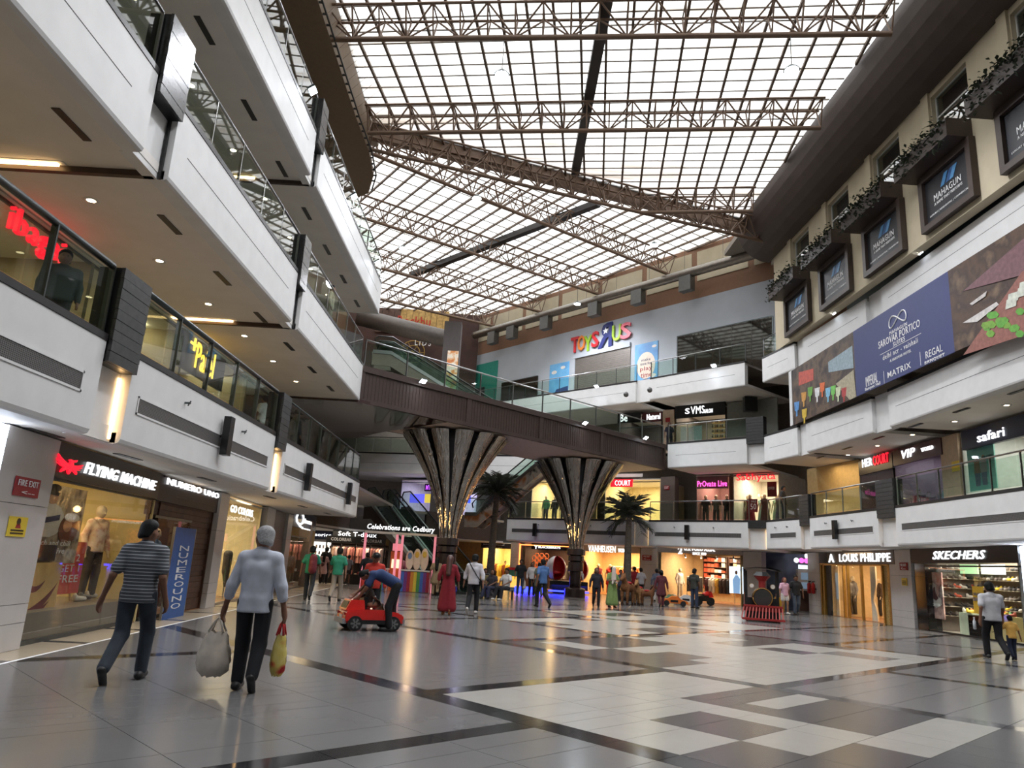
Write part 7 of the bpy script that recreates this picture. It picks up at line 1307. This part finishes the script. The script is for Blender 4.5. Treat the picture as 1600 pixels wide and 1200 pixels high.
# gift kiosk with rainbow counter
kc = np.array([-4.55, 34.70]); RB = [(70, 110, 190), (120, 60, 130), (160, 40, 60), (206, 130, 50), (220, 196, 70), (80, 150, 80)]
for j, (x0, x1, lb) in enumerate(((-6.15, -5.15, 'rainbow striped counter on the worker side of the gift kiosk'), (-4.5, -3.2, 'rainbow striped counter on the pillar side of the gift kiosk'))):
    T = thing('kiosk_counter', lb, 'counter', ((x0+x1)/2, 34.70, 0), 'kiosk counters'); mk('carcass', G().box(x0, x1, 34.52, 35.10, 0, .92), PW, T); N = int((x1-x0)/.13)
    for k in range(N): mk('stripe_panel', G().box(x0+k*(x1-x0)/N+.003, x0+(k+1)*(x1-x0)/N-.003, 34.49, 34.52, .02, .9), mat('rainbow_%d' % (k % 6), RB[k % 6], .5), T)
    mk('top', G().box(x0-.04, x1+.04, 34.45, 35.15, .92, .97), PW, T)
T = thing('kiosk_canopy', 'pink poled kiosk frame with white glowing script sign', 'kiosk', (-4.5, 34.80, 0)); PK = mat('pink_pole', (236, 150, 160), emit=(240, 140, 160), es=.5)
for x in (-6.3, -4.85, -4.6, -3.1): mk('pole', G().box(x-.05, x+.05, 34.75, 34.85, 0, 2.55), PK, T)
mk('beam', G().box(-6.35, -3.05, 34.72, 34.88, 2.5, 2.6), PW, T); frk = (np.array([-6.25, 34.70]), np.array([1., 0]), np.array([0, -1.]), 3.1, 2.62, 2.92); letters("Celebrations are Cadbury", frk, LEDW, T, .0, .04, .04, .2)
T = thing('kiosk_cabinet', 'orange kiosk cabinet with glass window and drawers', 'cabinet', (-4.6, 35.40, 0)); mk('body', G().box(-5.12, -4.62, 35.10, 35.7, 0, 1.75), mat('orange_wood', (206, 116, 60), .5), T); mk('window', G().box(-5.05, -4.7, 35.07, 35.10, 1.0, 1.4), mat('case_glow', (240, 220, 190), emit=(250, 226, 190), es=.9), T); mk('topper', G().box(-5.07, -4.67, 35.15, 35.5, 1.78, 2.1), mat('pink_topper', (236, 150, 160), emit=(236, 140, 150), es=.5), T); mk('drawer', G().box(-5.07, -4.66, 35.07, 35.10, .45, .8), mat('orange_wood'), T)
for k, (x, h, c) in enumerate(((-4.2, 1.55, (110, 140, 180)), (-3.87, 1.72, (224, 180, 70)), (-3.53, 1.78, (226, 190, 80)))): mk('egg_display', G().sph((x, 34.85, 1.0+h*.26), (.19, .05, h*.28), 12, 8), mat('egg_cream', (226, 206, 186), .5), None, True, label=['tall egg-shaped cream board with blue top on the gift kiosk counter', 'tall egg-shaped cream board with yellow oval on the gift kiosk counter', 'tallest egg-shaped cream board beside the pillar on the gift kiosk counter'][k], cat='display'); mk('oval', G().sph((x, 34.80, 1.0+h*.38), (.1, .02, .15), 10, 6), mat('egg_%d' % c[0], c, .5), bpy.data.objects[-1] if 0 else [o_ for o_ in bpy.data.objects if o_.name.startswith('egg_display')][-1])
# dark kiosks and lit cosmetics wall in the back corner
KW = Wall((-14, 44), (-6.2, 44)); struct('wall_front', G().box(-14, -6.3, 44.0, 44.2, 0, 2.75), mat('dim_back_wall', (120, 110, 104), .7)); lamp('corridor_light', 'AREA', (-9.5, 40, 2.7), 90, (255, 238, 214), 3, 4)
for x0, x1, lb in ((-13.2, -11.6, 'white glowing cosmetics display panel in the back corner'), (-11.4, -9.6, 'second white glowing cosmetics display panel in the back corner')):
    T = thing('lit_display', lb, 'display', (x0, 43.8, 0)); mk('light_panel', G().box(x0, x1, 43.85, 43.98, 1.0, 2.1), mat('display_glow', (240, 240, 236), emit=(244, 244, 240), es=1.1), T)
    for r_ in range(3):
        mk('shelf', G().box(x0, x1, 43.6, 43.85, 1.05+r_*.35, 1.07+r_*.35), PW, T)
        for i in range(8): mk('jar', G().lathe([(.05, 0), (.05, .14), (.03, .16)], (x0+.12+i*(x1-x0-.2)/8, 43.72, 1.071+r_*.35), 8), mat('jar_%d' % (i % 3), [(206, 170, 130), (90, 70, 60), (230, 210, 200)][i % 3], .5), None, label='small cosmetics jar on the ' + ('first' if x0 < -12 else 'second') + ' glowing display', cat='jar', group='cosmetics jars')
sg = thing('shop_sign', 'navy sign with white letters over the glowing cosmetics displays', 'sign', (-11.5, 43.7, 2.2)); mk('board', G().box(-13.6, -9.4, 43.7, 43.9, 2.25, 2.7), NAVY, sg); letters('Beauty & Accessories', (np.array([-13.3, 43.7]), np.array([1., 0]), np.array([0, -1.]), 3.4, 2.35, 2.6), LEDW, sg, .01, .03, .02)
T = thing('cosmetics_kiosk', 'black cosmetics kiosk with white letters and crowded shelves in the back corner', 'kiosk', (-7.6, 40.2, 0)); mk('fascia', G().box(-9.2, -6.1, 39.6, 40.9, 2.05, 2.4), BLACK, T); mk('counter', G().box(-9.2, -6.1, 39.7, 40.3, 0, .5), BLACK, T); mk('back_panel', G().box(-9.2, -6.1, 40.8, 40.9, 0, 2.05), mat('kiosk_back', (60, 50, 46), .6), T); fk = (np.array([-9.1, 39.6]), np.array([1., 0]), np.array([0, -1.]), 2.9, 2.05, 2.4); letters('COLORBAR', fk, LWHITE, T, .005, .02, .0, u=(.05, .42), v=(.3, .75)); letters('COLORBAR', fk, LWHITE, T, .005, .02, .0, u=(.6, .97), v=(.3, .75))
T2 = thing('shop_sign', 'black sign with white glowing letters above the cosmetics kiosk', 'sign', (-8.2, 41.5, 2.4)); mk('board', G().box(-9.3, -6.8, 41.4, 41.6, 2.42, 2.74), BLACK, T2); letters('Soft T-doux', (np.array([-9.0, 41.4]), np.array([1., 0]), np.array([0, -1.]), 2.1, 2.46, 2.7), LEDW, T2, .01, .03, .03)
for k in range(5): mk('kiosk_post', G().box(-9.2+k*.76, -9.14+k*.76, 39.62, 39.68, .5, 2.05), BLACK, T)
rack((-9.0, 40.5), (-6.3, 40.5), .55, [(196, 140, 120), (226, 200, 190), (150, 90, 80), (90, 60, 60), (214, 180, 150)], 'rail of small printed garments in the cosmetics kiosk', 'rail of the cosmetics kiosk', N=16)
for i in range(18): mk('gift_box', G().box(-9.1+i*.165, -9.0+i*.165, 39.8, 39.95, .501, .56+.07*(i % 3)), mat('gift_%d' % (i % 4), [(200, 120, 100), (226, 196, 160), (150, 60, 60), (230, 226, 220)][i % 4], .6), None, label='small box in the front row of the cosmetics kiosk counter', cat='box', group='kiosk counter boxes')
lamp('kiosk_light', 'AREA', (-7.6, 40.1, 2.0), 30, (255, 226, 200), 2.4, .5)
# ticket kiosk with pink dots, bins, extinguishers
P = fl(1262, 955); T = thing('photo_kiosk', 'tall brown ticket kiosk with lit screens and pink dotted topper', 'kiosk', P, None, math.radians(-14)); local('body', G().box(-.5, .5, -.3, .3, 0, 1.0), WOODD, T); local('panel', G().box(-.46, .46, -.31, .3, 1.0, 2.05), PW, T); local('screen', G().box(-.3, .32, -.335, -.31, 1.55, 1.9), mat('kiosk_screen', (90, 100, 110), emit=(120, 140, 160), es=.5), T); local('screen', G().box(-.3, .32, -.335, -.31, 1.1, 1.42), mat('kiosk_screen'), T); local('header', G().box(-.42, .3, -.34, -.28, 2.08, 2.28), mat('header_white', (230, 240, 244), emit=(226, 240, 246), es=1.), T)
for k in range(5): local('topper_dot', G().sph((-.5+k*.25, -.3, 2.5), (.13, .04, .13), 10, 6), LEDW if k == 0 else LEDP, T)
local('topper_figure', G().sph((.0, -.3, 2.74), (.1, .04, .12), 8, 6), LEDW, T)
for k, px in enumerate((1279, 1286)): P = pl(RSW, px, 918, .2) if 0 else np.array([15.1, 37.6-.35*k, 1.1]); T = thing('fire_extinguisher', 'red fire extinguisher on the pier beside the ticket kiosk', 'extinguisher', (15.3, 37.9-.5*k, .9), 'pier extinguishers'); local('cylinder', G().lathe([(.0, 0), (.09, .02), (.09, .45), (.03, .53), (.0, .53)], n=12), mat('extinguisher_red', (190, 30, 28), .35), T, True); local('valve', G().cyl((0, 0, .5), (0, 0, .6), .025, 8).box(-.02, .1, -.02, .02, .56, .6), BLACK, T); local('bracket', G().box(-.02, .2, -.05, .05, .2, .26), DSTEEL, T)
P = fl(1219, 955); mk('litter_bin', G().lathe([(.2, 0), (.24, .62), (.25, .65), (.2, .65), (.18, .1)], P, 12), mat('bin_yellow', (206, 160, 50), .5), None, True, label='yellow litter bin behind the toy train', cat='bin')
P = fl(805, 925); T = thing('arcade_machine', 'small yellow and green lit arcade machine beside the seated visitors', 'arcade machine', (P[0], P[1]+2, 0)); local('cabinet', G().box(-.4, .4, -.3, .3, 0, 1.15), mat('arcade_green', (70, 130, 60), .5), T); local('front', G().box(-.3, .3, -.32, -.3, .2, .8), mat('arcade_glow', (240, 180, 60), emit=(250, 170, 60), es=1.2), T); local('roof', G().box(-.45, .45, -.36, .32, 1.15, 1.3), mat('car_red'), T)
# ============================================================ PEOPLE
AW = 0.0; TC = math.pi                                   # walking away / facing the camera
STR = tex_mat('striped_polo', lambda nt, tc, bs: None, .85)
def _str(nt):
    tc = nt.nodes.new('ShaderNodeTexCoord'); sx = nt.nodes.new('ShaderNodeSeparateXYZ'); nt.links.new(tc.outputs['Object'], sx.inputs[0]); mu = nt.nodes.new('ShaderNodeMath'); mu.operation = 'MULTIPLY'; mu.inputs[1].default_value = 27; nt.links.new(sx.outputs['Z'], mu.inputs[0]); fr = nt.nodes.new('ShaderNodeMath'); fr.operation = 'FRACT'; nt.links.new(mu.outputs[0], fr.inputs[0])
    nt.links.new(ramp(nt, fr.outputs[0], [(0, (66, 70, 76)), (.62, (170, 174, 178)), (.8, (84, 90, 96))], True), nt.nodes['Principled BSDF'].inputs['Base Color'])
_str(STR.node_tree)
JEANS = mat('dark_jeans', (44, 52, 62), .85, noise=.2, ns=7)
P = fl(194, 1064); person(P, .12, 'man in a grey striped polo shirt and dark jeans walking past the denim shop', 1.74, 'walk', -1.15, shirt_mat=STR, sleeve='short', leg_mat=JEANS, res=.014, fingers=True, head_turn=-.7, hem=.82, bulk=1.06, arm=dict(el=(-.27, -.1, 1.1), wl=(-.37, -.02, .84), er=(.24, -.06, 1.1), wr=(.27, .08, .84)))
P = fl(381, 1080); r2, J2 = person(P, .05, 'grey-haired man in a pale shirt carrying a bag in each hand', 1.74, 'walk', .45, shirt=(196, 202, 216), sleeve='roll', legs=(24, 26, 32), res=.014, fingers=True, hcol=HAIRG, head_turn=.75, hem=.8, bulk=1.0, arm=dict(el=(-.27, .0, 1.08), wl=(-.33, .05, .83), er=(.26, -.02, 1.08), wr=(.31, .02, .83)))
def bag(hand, w, h, m, label, hm, extra=None, tall=False):
    T = thing('carrier_bag', label, 'bag', hand-np.array([0, 0, h+.16]), 'carrier bags'); z1 = hand[2]-.17
    rows = []; r = random.Random(len(label)); N = 20
    for k in range(9):
        t = k/8; z = z1-h*t; s = (.55+.45*math.sin(min(1, t*1.6)*math.pi/2))*(1 if t < .85 else 1-.5*(t-.85)/.15); rows.append([(hand[0]+w/2*s*math.cos(2*math.pi*i/N)*(1+.1*math.sin(i*2.3+k*1.7)), hand[1]+w*.3*s*math.sin(2*math.pi*i/N)*(1+.12*math.sin(i*1.7+k)), z+.015*math.sin(i*2.+k)) for i in range(N+1)])
    g = G().sheet(rows); g.add(rows[-1][:-1], [tuple(range(N))]); mk('sack', g, m, T, True)
    for y in (-.05, .05): mk('handle', G().tube([(hand[0]-w*.22, hand[1]+y, z1+.0), (hand[0]-w*.1, hand[1]+y*.5, hand[2]-.06), (hand[0], hand[1], hand[2]-.02), (hand[0]+w*.1, hand[1]+y*.5, hand[2]-.06), (hand[0]+w*.22, hand[1]+y, z1)], .012, 6), hm, T, True)
    return T
R2 = Matrix.Translation(r2.location) @ Matrix.Rotation(.05, 4, 'Z')
hl = np.array(R2 @ Vector(tuple(J2['wl']+np.array([0, .01, -.09])))); hr = np.array(R2 @ Vector(tuple(J2['wr']+np.array([0, .01, -.09]))))
bag(hl+np.array([-.05, 0, 0]), .36, .46, mat('cream_plastic', (214, 204, 190), .45, noise=.12, ns=8), 'full cream plastic carrier bag in the grey-haired man\'s hand', mat('cream_plastic'))
bag(hr+np.array([.0, 0, 0]), .17, .42, mottled('yellow_red_bag', [(200, 40, 40), (226, 206, 110), (232, 214, 130), (226, 206, 110)], 6., .5, 1.), 'narrow yellow and red carrier bag in the grey-haired man\'s hand', mat('bag_red', (196, 36, 40), .5))
ppl = [
 (602, 986, math.pi/2+.15, 'man in a navy polo shirt bending over the red toy car', dict(H=1.72, pose='bend', shirt=(40, 58, 100), legs=(22, 22, 26), res=.02, fingers=True)),
 (578, 974, TC+.1, 'man in a red shirt and cap standing behind the red toy car', dict(H=1.56, pose='stand', shirt=(186, 52, 40), sleeve='long', legs=(28, 28, 32), res=.024)),
 (480, 938, .05, 'man in a green polo shirt with a red backpack walking away', dict(H=1.68, ph=.7, shirt=(40, 128, 98), legs=(40, 42, 48), res=.026)),
 (523, 940, -.05, 'man in a green polo shirt and khaki trousers walking away', dict(H=1.68, ph=-.9, shirt=(44, 134, 106), legs=(150, 138, 124), res=.026)),
 (502, 912, .2, 'woman in a pale pink top with a maroon handbag walking to the cosmetics corner', dict(H=1.55, ph=.5, shirt=(206, 170, 172), legs=(40, 36, 40), lower='kurta', hair='long', res=.03)),
 (541, 914, 0, 'boy in a grey shirt and dark shorts walking to the cosmetics corner', dict(H=1.45, ph=-.5, shirt=(128, 126, 136), legs=(40, 40, 48), lower='shorts', res=.03)),
 (505, 912, .1, 'tall man in dark clothes near the glowing cosmetics displays', dict(H=1.78, pose='stand', shirt=(34, 34, 44), sleeve='long', res=.034)),
 (569, 925, .3, 'person in black standing at the cosmetics kiosk', dict(H=1.6, pose='stand', shirt=(26, 26, 30), sleeve='long', res=.03)),
 (697, 961, -.05, 'woman in a long red gown walking away', dict(H=1.62, ph=.3, shirt=(134, 28, 40), lower='gown', sleeve='roll', hair='long', hcol=mat('brown_hair', (74, 42, 34), .5), res=.022, shoe=mat('tan_shoe', (190, 130, 90), .5))),
 (737, 959, -.1, 'man in a white shirt with a cross-body strap walking away', dict(H=1.7, ph=-.9, shirt=(206, 204, 210), sleeve='roll', legs=(28, 28, 32), shoe=SHOEW, res=.022)),
 (679, 931, .1, 'woman in a beige suit beside the funnel pillar', dict(H=1.58, ph=.4, shirt=(150, 128, 96), lower='kurta', legs=(150, 128, 96), hair='long', res=.03)),
 (622, 922, TC, 'kiosk worker in a pink shirt and cap at the gift kiosk', dict(H=1.6, pose='stand', shirt=(216, 150, 166), sleeve='long', legs=(30, 30, 34), hcol=PW, res=.03)),
 (768, 936, TC-.6, 'woman in dark clothes seated on a bench by the palm', dict(H=1.6, pose='sit', shirt=(52, 48, 56), legs=(48, 52, 74), hair='long', res=.03)),
 (790, 938, TC-.7, 'man in a white shirt seated with legs stretched on a bench', dict(H=1.72, pose='sit', shirt=(214, 212, 210), legs=(36, 36, 42), shoe=SHOEW, res=.028)),
 (756, 930, TC+.5, 'seated person in a beige top behind the man in white', dict(H=1.6, pose='sit', shirt=(180, 150, 110), legs=(60, 56, 60), res=.034)),
 (812, 930, TC, 'man in a black t-shirt standing by the lit arcade machine', dict(H=1.72, pose='stand', shirt=(30, 30, 34), legs=(56, 66, 84), res=.03)),
 (830, 931, TC+.2, 'woman in a white top and black trousers standing by the blue kerb', dict(H=1.62, pose='stand', shirt=(206, 200, 200), sleeve='long', legs=(26, 26, 30), hair='long', res=.03)),
 (841, 934, .4, 'woman in a grey green suit beside the man in the blue shirt', dict(H=1.6, ph=.4, shirt=(104, 112, 100), lower='kurta', legs=(96, 104, 96), hair='long', res=.03)),
 (846, 949, .5, 'man in a blue shirt and black trousers striding across the floor', dict(H=1.72, ph=1.2, shirt=(76, 110, 160), legs=(24, 24, 28), res=.024)),
 (902, 931, TC, 'man in a white shirt standing at the egg pods', dict(H=1.66, pose='stand', shirt=(220, 220, 220), sleeve='long', legs=(26, 26, 30), res=.03)),
 (788, 915, TC, 'man in a red shirt behind the seated visitors', dict(H=1.66, pose='stand', shirt=(150, 36, 40), res=.036)),
 (839, 919, 0, 'person in a white shirt near the suit shop entrance', dict(H=1.66, pose='stand', shirt=(220, 216, 208), res=.036)),
 (931, 949, TC, 'young woman in black walking towards the viewer', dict(H=1.52, ph=.5, shirt=(34, 32, 40), sleeve='long', legs=(26, 26, 30), hair='long', res=.026)),
 (956, 950, TC+.3, 'woman in a green sari holding a baby', dict(H=1.6, pose='stand', shirt=(126, 150, 88), lower='gown', sleeve='short', hair='bun', res=.026, arm=dict(er=(.27, .06, 1.13), wr=(.05, .3, 1.15), el=(-.27, .06, 1.13), wl=(-.05, .3, 1.05)))),
 (991, 937, .2, 'man in a red shirt behind the plush horses', dict(H=1.7, pose='stand', shirt=(160, 40, 48), res=.03)),
 (1001, 938, .4, 'man in a pale checked shirt behind the plush horses', dict(H=1.66, pose='stand', shirt=(170, 166, 170), res=.03)),
 (969, 941, TC, 'man in dark blue leaning on the large plush horse', dict(H=1.5, pose='stand', shirt=(54, 60, 84), res=.03)),
 (1026, 940, .0, 'man in a blue grey shirt and white dhoti walking away', dict(H=1.66, ph=.4, shirt=(92, 98, 116), sleeve='long', legs=(214, 210, 206), lower='kurta', res=.03)),
 (1033, 949, .1, 'woman in a maroon suit walking away past the orange toy car', dict(H=1.58, ph=-.4, shirt=(96, 44, 52), lower='kurta', sleeve='long', legs=(96, 44, 52), hair='bun', res=.026)),
 (1085, 951, -.9, 'man in a dark green shirt and jeans standing by the toy motorbike', dict(H=1.74, pose='stand', shirt=(60, 62, 56), legs=(52, 62, 84), res=.026)),
 (1227, 960, TC+.25, 'woman in a pink top and white shorts walking past the toy train', dict(H=1.58, ph=.4, shirt=(214, 170, 190), legs=(214, 208, 204), lower='shorts', hair='long', hcol=mat('wine_hair', (90, 34, 40), .5), skin=1, shoe=SHOEW, res=.026)),
 (1245, 961, TC, 'bearded man in a black shirt and jeans walking past the toy train', dict(H=1.7, ph=-.4, shirt=(28, 28, 30), legs=(66, 76, 90), res=.026)),
 (1556, 1030, -.12, 'man in a pale grey t-shirt walking with a child by the shoe shop', dict(H=1.7, ph=1.0, shirt=(196, 196, 200), legs=(22, 22, 26), res=.02, fingers=True, bulk=1.15)),
 (1584, 1032, -.1, 'small child in a yellow shirt holding the hand of the man in grey', dict(H=.98, ph=-.5, shirt=(226, 176, 90), legs=(34, 40, 60), res=.018, arm=dict(el=(-.3, .1, 1.15), wl=(-.45, .3, 1.05))))]
made = {}
for px, py, fc, lb, kw in ppl:
    pose = kw.pop('pose', 'walk'); ph = kw.pop('ph', .5); H = kw.pop('H'); P = fl(px, py); made[(px, py)] = (*person(P, fc, lb, H, pose, ph, **kw), P, fc)
# child riding in the red car, baby, backpack, small bags, bottle
cp = np.array(fl(576, 984)); R = Matrix.Rotation(math.radians(-64), 4, 'Z'); q = R @ Vector((0, -.05, 0)); person((cp[0]+q.x, cp[1]+q.y, .22), math.radians(-64), 'small child sitting in the red toy car', 1.0, 'sit', shirt=(70, 62, 58), legs=(150, 110, 86), res=.02, lower='shorts')
_, J, P, fc = made[(956, 950)]; mk('baby', blob([(np.array([.0, 0, 0]), np.array([.0, .0, .28]), .1, .09), (np.array([0, 0, .38]), np.array([0, 0, .42]), .085, .085), (np.array([.0, 0, .02]), np.array([.12, -.05, -.14]), .05, .04), (np.array([0, 0, .02]), np.array([-.06, -.06, -.16]), .05, .04)], .025, .03), mat('baby_white', (220, 206, 196), .8), None, True, label='baby in white held by the woman in the green sari', cat='person').location = (P[0]+.02, P[1]-.22, 1.12)
_, J, P, fc = made[(480, 938)]; T = thing('backpack', 'dark red backpack slung on the back of the man in green', 'backpack', (P[0]+.1, P[1]-.2, .95)); local('sack', blob([(np.array([0, 0, 0]), np.array([0, 0, .38]), .13, .12), (np.array([0, -.08, .05]), np.array([0, -.08, .2]), .08, .08)], .03, .04), mat('pack_red', (110, 36, 44), .7), T, True); local('strap', G().tube([(-.1, .02, .42), (-.1, .12, .5), (-.1, .2, .45)], .02, 6), BLACK, T)
_, J, P, fc = made[(502, 912)]; T = thing('handbag', 'maroon shoulder bag at the back of the woman in pale pink', 'bag', (P[0]-.12, P[1]-.2, .85)); local('pouch', blob([(np.array([-.1, 0, .1]), np.array([.1, 0, .1]), .12, .12)], .03, .03), mat('bag_maroon', (90, 44, 52), .6), T, True); local('strap', G().tube([(-.1, 0, .2), (-.05, .08, .48), (.08, .1, .5), (.1, 0, .2)], .015, 6), mat('bag_maroon'), T)
_, J, P, fc = made[(737, 959)]; T = thing('strap_bag', 'thin dark cross-body strap over the white shirt', 'bag', (P[0]+.1, P[1]-.15, .9)); mk('strap', G().tube([(P[0]-.16, P[1]-.03, 1.46), (P[0]-.05, P[1]-.14, 1.3), (P[0]+.1, P[1]-.17, 1.08), (P[0]+.22, P[1]-.1, .92)], .014, 6), BLACK, T); mk('pouch', G().box(P[0]+.19, P[0]+.29, P[1]-.08, P[1]+.08, .8, .98), BLACK, T)
_, J, P, fc = made[(1556, 1030)]; T = thing('water_bottle', 'clear white capped bottle in the hand of the man in pale grey', 'bottle', (P[0]-.36, P[1]+.1, .62)); local('flask', G().lathe([(.0, 0), (.035, .01), (.035, .18), (.015, .22), (.015, .25)], n=10), mat('bottle_clear', (214, 220, 226), .2), T, True); local('cap', G().lathe([(.018, .25), (.018, .28), (.0, .28)], n=8), PW, T)
_, J, P, fc = made[(578, 974)]; T = thing('cap_hat', 'dark cap worn by the man in the red shirt', 'hat', (P[0], P[1], 1.48)); local('crown', G().sph((0, 0, .02), (.105, .115, .08), 10, 6), BLACK, T, True); local('brim', G().cyl((0, -.1, .0), (0, -.1, .012), .1, 12), BLACK, T)
_, J, P, fc = made[(830, 931)]; T = thing('shopping_bag', 'pale plastic shopping bag beside the woman in white', 'bag', (P[0]-.4, P[1], .3)); local('sack', blob([(np.array([0, 0, .1]), np.array([0, 0, .35]), .13, .09)], .03, .03), mat('cream_plastic'), T, True); local('handle', G().tube([(-.05, 0, .4), (0, 0, .55), (.05, 0, .4)], .01, 5), mat('cream_plastic'), T)
# people on the galleries
for (W, off, px, py, z, fc, lb, kw) in ((RFW, -.45, 1224, 780, F1_, -2.2, 'person in black leaning at the first gallery rail by the cream shop', dict(shirt=(30, 30, 34), legs=(30, 30, 34), pose='stand', res=.036)), (FWW, .8, 1046, 680, F2_, TC, 'person in dark blue standing at the second gallery rail by the salon', dict(shirt=(44, 46, 60), pose='stand', hair='long', res=.036)),
    (LFW, -.5, 517, 470, 8.44, -1.4, 'man in a cream shawl leaning on the second left gallery rail', dict(shirt=(190, 180, 156), sleeve='long', legs=(180, 170, 150), pose='stand', res=.03)), (LFW, -1.5, 92, 452, F1_+.0, -2.6, 'man in dark green with his back to the nearest first-gallery rail', dict(shirt=(36, 48, 44), sleeve='long', legs=(30, 34, 34), pose='stand', res=.03, bulk=1.25)),
    (LFW, -1.6, 412, 640, F1_, 1.2, 'man in a white shirt on the first left gallery near the second pier', dict(shirt=(206, 206, 206), legs=(60, 60, 64), pose='stand', res=.034)), (LFW, -1.2, 462, 660, F1_, -.8, 'man in a dark jacket on the first left gallery beyond the second pier', dict(shirt=(50, 48, 52), sleeve='long', legs=(40, 40, 44), pose='stand', res=.034)), (FWW, .5, 620, 770, F1_, TC, 'person in grey beside the escalator head', dict(shirt=(90, 90, 96), pose='stand', res=.04))):
    P = W.hit(px, py, off)[0]; pose = kw.pop('pose'); person((P[0], P[1], z+.02), fc, lb, 1.68, pose, .5, **kw)
